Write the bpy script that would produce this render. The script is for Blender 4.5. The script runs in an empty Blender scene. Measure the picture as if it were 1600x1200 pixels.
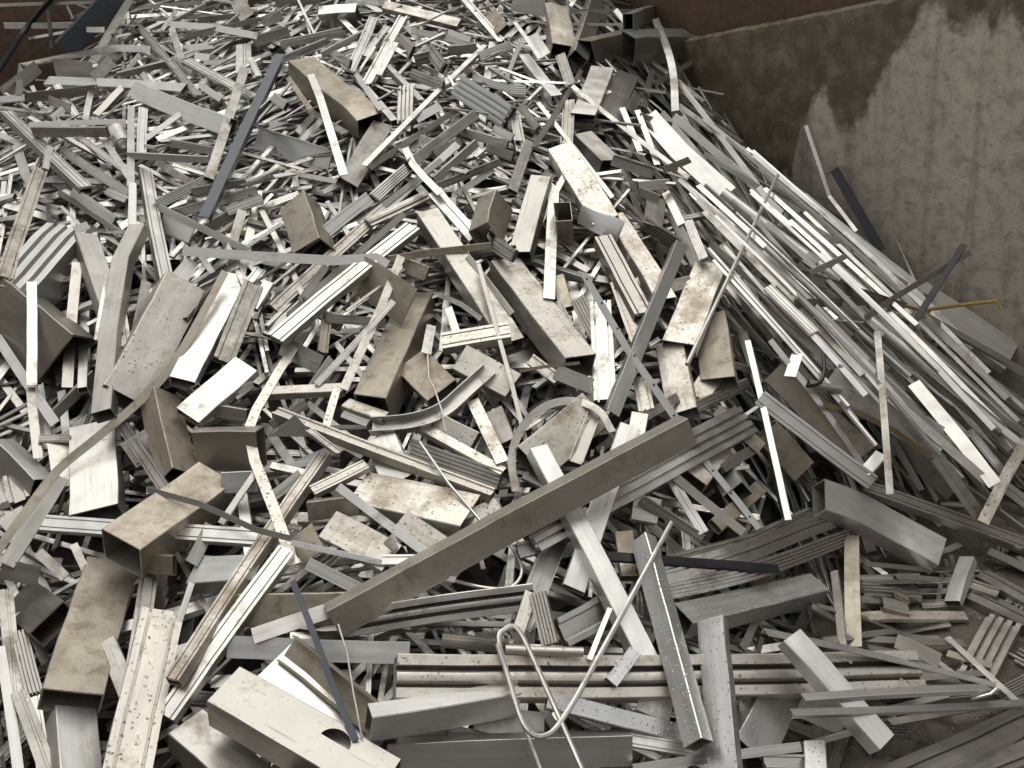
import bpy, bmesh, math, random
import numpy as np
from mathutils import Vector, Matrix
from mathutils.geometry import tessellate_polygon

scene = bpy.context.scene
COL = scene.collection
# ------------------------------------------------------------------ camera
CAMD = {'loc': [0.0, 0.0, 2.0], 'right': [0.9914448613738104, -0.05721891656951556, -0.11731616445348302], 'up': [0.13052619222005157, 0.4346208208585751, 0.8911047386366838], 'back': [-0.0, -0.898794046299167, 0.4383711467890774], 'lens': 34.875}
cam = bpy.data.cameras.new('camera')
cam.sensor_width = 36.0
cam.lens = CAMD['lens']
cam.clip_start = 0.05
cam.clip_end = 500.0
cam_ob = bpy.data.objects.new('camera', cam)
COL.objects.link(cam_ob)
_r, _u, _b, _l = (Vector(CAMD[k]) for k in ('right', 'up', 'back', 'loc'))
cam_ob.matrix_world = Matrix(((_r.x, _u.x, _b.x, _l.x), (_r.y, _u.y, _b.y, _l.y), (_r.z, _u.z, _b.z, _l.z), (0, 0, 0, 1)))
scene.camera = cam_ob
# ------------------------------------------------------------------ world, sun, exposure
SUN_EL, SUN_AZ = math.radians(76), math.radians(20)      # azimuth from +Y towards +X
world = bpy.data.worlds.new('World')
scene.world = world
world.use_nodes = True
wt = world.node_tree
wt.nodes.clear()
sky = wt.nodes.new('ShaderNodeTexSky')
sky.sky_type = 'NISHITA'
sky.sun_disc = False
sky.sun_elevation = SUN_EL
sky.sun_rotation = SUN_AZ
sky.air_density = 1.0
sky.dust_density = 1.0
sky.ozone_density = 1.0
hsv = wt.nodes.new('ShaderNodeHueSaturation')
hsv.inputs['Saturation'].default_value = 0.12             # grey overcast
bg = wt.nodes.new('ShaderNodeBackground')
bg.inputs['Strength'].default_value = 0.15
wo = wt.nodes.new('ShaderNodeOutputWorld')
wt.links.new(sky.outputs['Color'], hsv.inputs['Color'])
tint = wt.nodes.new('ShaderNodeMix')
tint.data_type = 'RGBA'
tint.blend_type = 'MULTIPLY'
tint.inputs['Factor'].default_value = 1.0
tint.inputs[7].default_value = (1.0, .98, .93, 1)        # warm white cloud cover
wt.links.new(hsv.outputs['Color'], tint.inputs[6])
wt.links.new(tint.outputs[2], bg.inputs['Color'])
wt.links.new(bg.outputs['Background'], wo.inputs['Surface'])
sun = bpy.data.lights.new('sun', 'SUN')
sun.energy = 0.7
sun.angle = math.radians(60)
sun.color = (1.0, 0.96, 0.89)
sun_ob = bpy.data.objects.new('sun', sun)
COL.objects.link(sun_ob)
_d = Vector((math.sin(SUN_AZ)*math.cos(SUN_EL), math.cos(SUN_AZ)*math.cos(SUN_EL), math.sin(SUN_EL)))
sun_ob.rotation_euler = _d.to_track_quat('Z', 'Y').to_euler()
sun_ob.location = (0, 0, 8)
scene.view_settings.view_transform = 'Standard'
scene.view_settings.look = 'None'
scene.view_settings.exposure = 0.50
scene.view_settings.gamma = 1.0
scene.view_settings.use_curve_mapping = False
scene.render.engine = 'CYCLES'
scene.cycles.max_bounces = 6
scene.cycles.use_denoising = True

# ------------------------------------------------------------------ node helpers
class NT:
    def __init__(s, name):
        s.m = bpy.data.materials.new(name)
        s.m.use_nodes = True
        s.t = s.m.node_tree
        s.t.nodes.clear()
        s.out = s.n('ShaderNodeOutputMaterial')
        s.p = s.n('ShaderNodeBsdfPrincipled')
        s.l(s.p.outputs[0], s.out.inputs['Surface'])
    def n(s, t, **k):
        nd = s.t.nodes.new(t)
        for a, v in k.items(): setattr(nd, a, v)
        return nd
    def l(s, a, b): s.t.links.new(a, b)
    def noise(s, vec, scale, detail=4, rough=.55, dist=0.0):
        nd = s.n('ShaderNodeTexNoise')
        nd.inputs['Scale'].default_value = scale
        nd.inputs['Detail'].default_value = detail
        nd.inputs['Roughness'].default_value = rough
        nd.inputs['Distortion'].default_value = dist
        s.l(vec, nd.inputs['Vector'])
        return nd.outputs['Fac']
    def ramp(s, fac, stops):
        nd = s.n('ShaderNodeValToRGB')
        e = nd.color_ramp.elements
        while len(e) > 1: e.remove(e[-1])
        for i, (p, c) in enumerate(stops):
            c = c if isinstance(c, tuple) else (c, c, c)
            el = e[0] if i == 0 else e.new(p)
            el.position = p
            el.color = (*c[:3], 1)
        s.l(fac, nd.inputs['Fac'])
        return nd.outputs['Color']
    def math(s, op, a, b=None, clamp=False):
        nd = s.n('ShaderNodeMath', operation=op)
        nd.use_clamp = clamp
        for i, v in enumerate((a, b)):
            if v is None: continue
            if hasattr(v, 'default_value') or hasattr(v, 'links'): s.l(v, nd.inputs[i])
            else: nd.inputs[i].default_value = v
        return nd.outputs[0]
    def mix(s, fac, a, b, blend='MIX'):
        nd = s.n('ShaderNodeMix', data_type='RGBA', blend_type=blend)
        for sock, v in ((nd.inputs['Factor'], fac), (nd.inputs[6], a), (nd.inputs[7], b)):
            if hasattr(v, 'links'): s.l(v, sock)
            elif isinstance(v, (int, float)): sock.default_value = v
            else: sock.default_value = (*v, 1)
        return nd.outputs[2]
    def mapping(s, vec, scale=(1, 1, 1), loc=(0, 0, 0)):
        nd = s.n('ShaderNodeMapping')
        nd.inputs['Scale'].default_value = scale
        nd.inputs['Location'].default_value = loc
        s.l(vec, nd.inputs['Vector'])
        return nd.outputs[0]
    def bump(s, height, strength, dist, normal=None):
        nd = s.n('ShaderNodeBump')
        nd.inputs['Strength'].default_value = strength
        nd.inputs['Distance'].default_value = dist
        s.l(height, nd.inputs['Height'])
        if normal is not None: s.l(normal, nd.inputs['Normal'])
        return nd.outputs[0]
    def objvec(s):
        tc = s.n('ShaderNodeTexCoord')
        oi = s.n('ShaderNodeObjectInfo')
        r = s.math('MULTIPLY', oi.outputs['Random'], 97.0)
        ad = s.n('ShaderNodeVectorMath', operation='ADD')
        s.l(tc.outputs['Object'], ad.inputs[0])
        cb = s.n('ShaderNodeCombineXYZ')
        for i in range(3): s.l(r, cb.inputs[i])
        s.l(cb.outputs[0], ad.inputs[1])
        return ad.outputs[0], oi.outputs['Random']

def metal(name, col, metallic=.9, rough=.42, dirt=.25, dirtcol=(.20, .165, .125), spots=0.0, drops=False, vary=.22, grime=.6, streak=.18, fillmode=False):
    t = NT(name)
    vec, rnd = t.objvec()
    if fillmode:
        at = t.n('ShaderNodeAttribute', attribute_name='piece')
        rnd = at.outputs['Fac']
    long = t.mapping(vec, (2.0, 60, 60))
    st = t.noise(long, 1.0, 3, .6)
    blot = t.noise(vec, 9, 5, .62)
    fine = t.noise(vec, 60, 4, .7)
    # brightness by piece, by streak, by blotch
    k = t.math('ADD', t.math('MULTIPLY', rnd, vary), 1 - vary*.6)
    k = t.math('MULTIPLY', k, t.math('ADD', t.math('MULTIPLY', st, streak*2), 1 - streak))
    k = t.math('MULTIPLY', k, t.math('ADD', t.math('MULTIPLY', blot, .3), .85))
    cc = t.n('ShaderNodeCombineColor')
    for i in range(3): t.l(t.math('MULTIPLY', k, col[i], clamp=True), cc.inputs[i])
    base = cc.outputs[0]
    lo = .68 - dirt*.36
    dm = t.math('MULTIPLY', t.ramp(t.math('ADD', t.math('ADD', t.math('MULTIPLY', blot, .75), t.math('MULTIPLY', fine, .25)), t.math('MULTIPLY', t.math('SUBTRACT', rnd, .5), .16)), [(lo, 0), (min(lo+.18, 1), 1)]), .85)
    c2 = t.mix(dm, base, dirtcol)
    if dirt > .5:
        bl = t.ramp(t.noise(vec, 22, 6, .7, .6), [(.52, 0), (.68, 1)])
        c2 = t.mix(t.math('MULTIPLY', bl, .55), c2, (.135, .105, .072))
    rg = t.math('ADD', t.math('MULTIPLY', st, .16), rough - .10)
    rg = t.math('ADD', rg, t.math('MULTIPLY', dm, .12), clamp=True)
    mt = t.math('MULTIPLY', t.math('SUBTRACT', 1.0, t.math('MULTIPLY', dm, .4)), metallic)
    # small grime specks everywhere
    sp = t.ramp(t.noise(vec, 130, 2, .5), [(.70 - dirt*.06, 0), (.76, 1)])
    spd = t.math('MULTIPLY', sp, .55)
    c2 = t.mix(spd, c2, (.07, .055, .04))
    if dirt > .2:
        gl = t.noise(t.mapping(vec, (4.5, 75, 75)), 1.0, 4, .65)
        gm = t.math('MULTIPLY', t.ramp(gl, [(.66 - dirt*.12, 0), (.74, 1)]), grime)
        c2 = t.mix(gm, c2, (.085, .068, .048))
    hgt = t.math('ADD', t.math('MULTIPLY', t.noise(vec, 5, 2, .5), 1.0), t.math('MULTIPLY', st, .05))
    if spots:
        vo = t.n('ShaderNodeTexVoronoi')
        vo.inputs['Scale'].default_value = 85
        wn = t.n('ShaderNodeTexNoise'); wn.inputs['Scale'].default_value = 45; t.l(vec, wn.inputs['Vector'])
        wv = t.n('ShaderNodeVectorMath', operation='MULTIPLY_ADD'); wv.inputs[1].default_value = (.022, .022, .022); t.l(wn.outputs['Color'], wv.inputs[0]); t.l(vec, wv.inputs[2])
        t.l(wv.outputs[0], vo.inputs['Vector'])
        pit = t.ramp(vo.outputs['Distance'], [(.0, 1), (.20, 1), (.34, 0)])
        cl = t.ramp(t.noise(vec, 11, 3, .6), [(.56 - spots*.22, 0), (.62, 1)])
        vr = t.n('ShaderNodeSeparateColor'); t.l(vo.outputs['Color'], vr.inputs[0])
        some = t.ramp(vr.outputs[0], [(.45, 0), (.5, 1)])
        pm = t.math('MULTIPLY', t.math('MULTIPLY', pit, cl), t.math('MULTIPLY', some, .8))
        c2 = t.mix(pm, c2, (.13, .085, .05))
        mt = t.math('MULTIPLY', mt, t.math('SUBTRACT', 1.0, pm))
        rg = t.math('ADD', rg, t.math('MULTIPLY', pm, .3), clamp=True)
    nrm = t.bump(hgt, .6, .02)
    nrm = t.bump(fine, .10, .003, nrm)
    if drops:
        v2 = t.n('ShaderNodeTexVoronoi'); v2.inputs['Scale'].default_value = 150; v2.inputs['Randomness'].default_value = 1
        t.l(vec, v2.inputs['Vector'])
        sc2 = t.n('ShaderNodeSeparateColor'); t.l(v2.outputs['Color'], sc2.inputs[0])
        rad = t.math('MULTIPLY', t.ramp(sc2.outputs[0], [(.45, 0), (1, 1)]), .42)
        hh = t.math('SUBTRACT', rad, v2.outputs['Distance'])
        dome = t.math('SQRT', t.math('MAXIMUM', hh, 0.0))
        nrm = t.bump(dome, .9, .004, nrm)
        wet = t.ramp(hh, [(.0, 0), (.03, 1)])
        rg = t.mix(wet, rg, (.06, .06, .06))
    t.l(c2, t.p.inputs['Base Color'])
    t.l(rg, t.p.inputs['Roughness'])
    t.l(mt, t.p.inputs['Metallic'])
    t.l(nrm, t.p.inputs['Normal'])
    return t.m

TAN = (.29, .245, .185)
M = {
 'a': metal('mill_aluminium', (.61, .595, .56), .90, .37, .30),
 'b': metal('dull_aluminium', (.45, .435, .40), .92, .44, .45),
 'w': metal('white_aluminium', (.70, .69, .665), .72, .40, .16),
 'g': metal('grey_painted_aluminium', (.50, .50, .48), .82, .44, .20),
 't': metal('tan_stained_aluminium', (.43, .39, .32), .78, .46, .62, TAN, streak=.05, grime=.25),
 's': metal('pitted_aluminium', (.63, .60, .54), .85, .46, .46, (.33, .27, .195), spots=1.0),
 'd': metal('wet_aluminium', (.62, .62, .61), .88, .40, .12, drops=True),
 'n': metal('bronze_painted_aluminium', (.40, .375, .325), .78, .44, .45, (.15, .12, .09), streak=.06, grime=.2),
 'u': metal('grimy_aluminium', (.50, .485, .455), .95, .34, .46, (.16, .14, .115), streak=.14, grime=.6),
 'c': metal('slate_painted_aluminium', (.085, .093, .105), .2, .42, .10),
 'k': metal('black_painted_steel', (.018, .018, .02), .1, .35, .05),
 'y': metal('yellow_painted_steel', (.42, .30, .085), .0, .45, .2),
 'o': metal('ochre_stained_strip', (.24, .18, .095), .2, .55, .3),
}
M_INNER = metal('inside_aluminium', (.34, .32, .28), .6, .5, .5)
M_SEAL = metal('black_rubber', (.015, .014, .014), .0, .6, .1)
M_FILL = metal('loose_offcut_aluminium', (.60, .588, .553), .95, .38, .38, vary=.8, fillmode=True)

# ------------------------------------------------------------------ mesh building
def ring_outline(kind, w, T, s, design, rs):
    """outer loop (counter-clockwise in y,z; z=0 is the front face) and an inner loop or None"""
    hw = w/2
    if kind in 'B':
        c = min(.0022, w*.05); t = max(.0022, w*.035)
        o = [(-hw, -T+c), (-hw+c, -T), (hw-c, -T), (hw, -T+c), (hw, -c), (hw-c, 0), (-hw+c, 0), (-hw, -c)]
        i = [(-hw+t, -T+t), (hw-t, -T+t), (hw-t, -t), (-hw+t, -t)]
        return o, i
    if kind == 'A':
        t = max(.0022, w*.06); e = hw*(s or 1)
        if e > 0:
            o = [(-hw, -t), (hw-t, -t), (hw-t, -T), (hw, -T), (hw, -.001), (hw-.001, 0), (-hw, 0)]
        else:
            o = [(-hw, -T), (-hw+t, -T), (-hw+t, -t), (hw, -t), (hw, 0), (-hw+.001, 0), (-hw, -.001)]
        return o, None
    if kind == 'C':
        t = max(.0025, w*.05)
        return [(-hw, -T), (hw, -T), (hw, 0), (hw-t, 0), (hw-t, -T+t), (-hw+t, -T+t), (-hw+t, 0), (-hw, 0)], None
    if kind in 'FP':
        return [(-hw, -T), (hw, -T), (hw, 0), (-hw, 0)], None
    if kind == 'E':
        g = min(.017, T*.45, max(w*.17, .003)); t = max(.002, w*.035)
        if design == 0:      # two deep slots near the edges
            top = [(1, 0), (.66, 0), (.66, -1), (.50, -1), (.50, 0), (-.50, 0), (-.50, -1), (-.66, -1), (-.66, 0), (-1, 0)]
        elif design == 1:    # central recess with lips
            top = [(1, 0), (.62, 0), (.52, -.8), (-.52, -.8), (-.62, 0), (-1, 0)]
        elif design == 2:    # stepped
            top = [(1, -1), (.35, -1), (.3, 0), (.1, 0), (.1, -.9), (-.05, -.9), (-.05, 0), (-1, 0)]
        elif design == 5:    # narrow grooves of unequal depth
            top = [(1, 0), (.82, 0), (.80, -.5), (.70, -.5), (.68, 0), (.12, 0), (.10, -.4), (-.02, -.4), (-.04, 0), (-.60, 0), (-.62, -1), (-.78, -1), (-.80, 0), (-1, 0)]
        elif design == 4:    # flat, slot, rounded bulge, slot, flat
            g = min(.022, T*.5, w*.22)
            top = [(1, -.1), (.94, 0), (.50, 0), (.48, -1), (.32, -1), (.28, -.45), (.18, -.1), (0, 0), (-.18, -.1), (-.28, -.45), (-.32, -1), (-.48, -1), (-.50, 0), (-.94, 0), (-1, -.1)]
        else:                # many ribs
            top = []; n = 4 if w > .06 else 5
            for q in range(n):
                a = 1 - 2*q/n; b = a - 1.15/n; e = a - 2/n
                top += [(a, 0), (b, 0), (b - .04, -1), (e + .04, -1)]
            top[-1] = (-1, -1)
        o = [(-hw, -T), (hw, -T)] + [(a*hw, b*g) for a, b in top]
        i = [(-hw+t, -T+t), (hw-t, -T+t), (hw-t, -g-t), (-hw+t, -g-t)]
        if T - g - 2*t < .003: i = None
        return o, i
    if kind in 'RW':
        n = 16 if w > .02 else 8
        o = [(hw*math.cos(2*math.pi*q/n), hw*math.sin(2*math.pi*q/n)) for q in range(n)]
        i = None
        if kind == 'R' and w > .016:
            i = [(a*.88, b*.88) for a, b in o]
        return o, i

def smooth_path(P, n):
    P = [Vector(p) for p in P]
    out = []
    for k in range(len(P)-1):
        p0 = P[k-1] if k else P[0]*2-P[1]
        p1, p2 = P[k], P[k+1]
        p3 = P[k+2] if k+2 < len(P) else p2*2-p1
        for j in range(n):
            t = j/n
            out.append(.5*((2*p1)+(p2-p0)*t+(2*p0-5*p1+4*p2-p3)*t*t+(3*p1-p0-3*p2+p3)*t*t*t))
    out.append(P[-1])
    return out

def build_mesh(name, kind, P, N, w, T, s, opt, seed, mats):
    """P: path in local space, N: front normal (local). returns mesh"""
    rs = random.Random(seed)
    design = int(opt.get('d', rs.choice([0, 1, 2, 5, 5, 3])))
    o, inner = ring_outline(kind, w, T, s, design, rs)
    straight = len(P) == 2
    if straight:
        A, B = P
        L = (B-A).length
        n = max(2, min(9, int(L/.07)))
        amp = L*rs.uniform(-.006, .006); amp2 = L*rs.uniform(-.005, .005)
        ax = (B-A)/L
        side = N.cross(ax)
        P = []
        for k in range(n+1):
            t = k/n
            bow = math.sin(math.pi*t)
            P.append(A.lerp(B, t) + side*amp*bow + N*amp2*bow)
    elif opt.get('smooth'):
        P = smooth_path(P, 6)
    nP = len(P)
    loops = [o] + ([inner] if inner else [])
    V = []; F = []; MI = []
    m0 = opt.get('m0', rs.uniform(-.06, .06)); m1 = opt.get('m1', rs.uniform(-.06, .06))
    tw = rs.uniform(-.05, .05)
    ja = w*.015 if kind in 'BAECP' and straight else 0
    jit = [(rs.uniform(-ja, ja), rs.uniform(-ja, ja)) for _ in range(nP)]
    dent = rs.randint(1, max(1, nP-2)) if rs.random() < .5 else -1
    dd = rs.uniform(.03, .12)
    crush = {}
    if rs.random() < .25: crush[0] = rs.uniform(.6, .9)
    if rs.random() < .25: crush[nP-1] = rs.uniform(.6, .9)
    offs = []
    for lp in loops:
        offs.append(len(V))
        for k, p in enumerate(P):
            a = P[min(k+1, nP-1)] - P[max(k-1, 0)]
            a.normalize()
            n_ = (N - a*N.dot(a))
            if n_.length < .05: n_ = Vector((0, 1, 0)) - a*a.y
            n_.normalize()
            y_ = n_.cross(a)
            # mitre at inner joints of a kinked path
            sc = 1.0
            ang = tw*(k/(nP-1)-.5)
            ca, sa = math.cos(ang), math.sin(ang)
            jy, jz = jit[k]
            for (yy, zz) in lp:
                if kind == 'B' and straight:
                    if k == dent and zz > -T*.5 and abs(yy) < w*.6: zz = zz - T*dd; yy = yy*1.02
                    if k in crush: zz = -T*.5+(zz+T*.5)*crush[k]; yy = yy*(1+.12*(1-crush[k]))
                yy, zz = yy+jy, zz+jz
                y2, z2 = yy*ca-zz*sa, yy*sa+zz*ca
                q = p + y_*y2 + n_*z2
                if k == 0: q = q + a*(m0*yy)
                if k == nP-1: q = q + a*(m1*yy)
                if opt.get('crumple'):
                    q = q + Vector((rs.uniform(-1, 1), rs.uniform(-1, 1), rs.uniform(-1, 1)))*w*.10
                V.append(q)
    for li, lp in enumerate(loops):
        n = len(lp); b = offs[li]
        for k in range(nP-1):
            for j in range(n):
                a0 = b+k*n+j; a1 = b+k*n+(j+1) % n; c0 = a0+n; c1 = a1+n
                F.append((a0, c0, c1, a1) if li else (a0, a1, c1, c0))
                MI.append(1 if li else 0)
    # end caps
    tris = tessellate_polygon([[Vector((x, y, 0)) for x, y in lp] for lp in ([o, inner[::-1]] if inner else [o])])
    def vid(j, k):
        if j < len(o): return k*len(o)+j
        jj = len(inner)-1-(j-len(o))
        return offs[1]+k*len(inner)+jj
    for t in tris:
        F.append(tuple(vid(j, 0) for j in t)); MI.append(0)
        F.append(tuple(vid(j, nP-1) for j in t)); MI.append(0)
    me = bpy.data.meshes.new(name)
    me.from_pydata([tuple(v) for v in V], [], F)
    for m in mats: me.materials.append(m)
    me.polygons.foreach_set('material_index', MI if len(mats) > 1 else [0]*len(MI))
    bm = bmesh.new(); bm.from_mesh(me)
    bmesh.ops.recalc_face_normals(bm, faces=bm.faces)
    bm.to_mesh(me); bm.free()
    me.polygons.foreach_set('use_smooth', [True]*len(me.polygons))
    me.set_sharp_from_angle(angle=math.radians(35))
    me.update()
    return me

NAMES = {'B': ('box_tube', 'box tube'), 'E': ('grooved_rail', 'rail'), 'A': ('angle_bar', 'angle bar'), 'F': ('flat_strip', 'flat strip'),
         'P': ('sheet_offcut', 'sheet offcut'), 'C': ('channel_bar', 'channel'), 'R': ('round_pipe', 'pipe'), 'W': ('thin_rod', 'rod'), 'T': ('triangular_plate', 'plate')}

def tag(o, label=None, cat=None, group=None, kind=None):
    for k, v in (('label', label), ('category', cat), ('group', group), ('kind', kind)):
        if v: o[k] = v
    return o

def link(name, me, parent=None):
    o = bpy.data.objects.new(name, me)
    COL.objects.link(o)
    if parent: o.parent = parent
    return o

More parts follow.
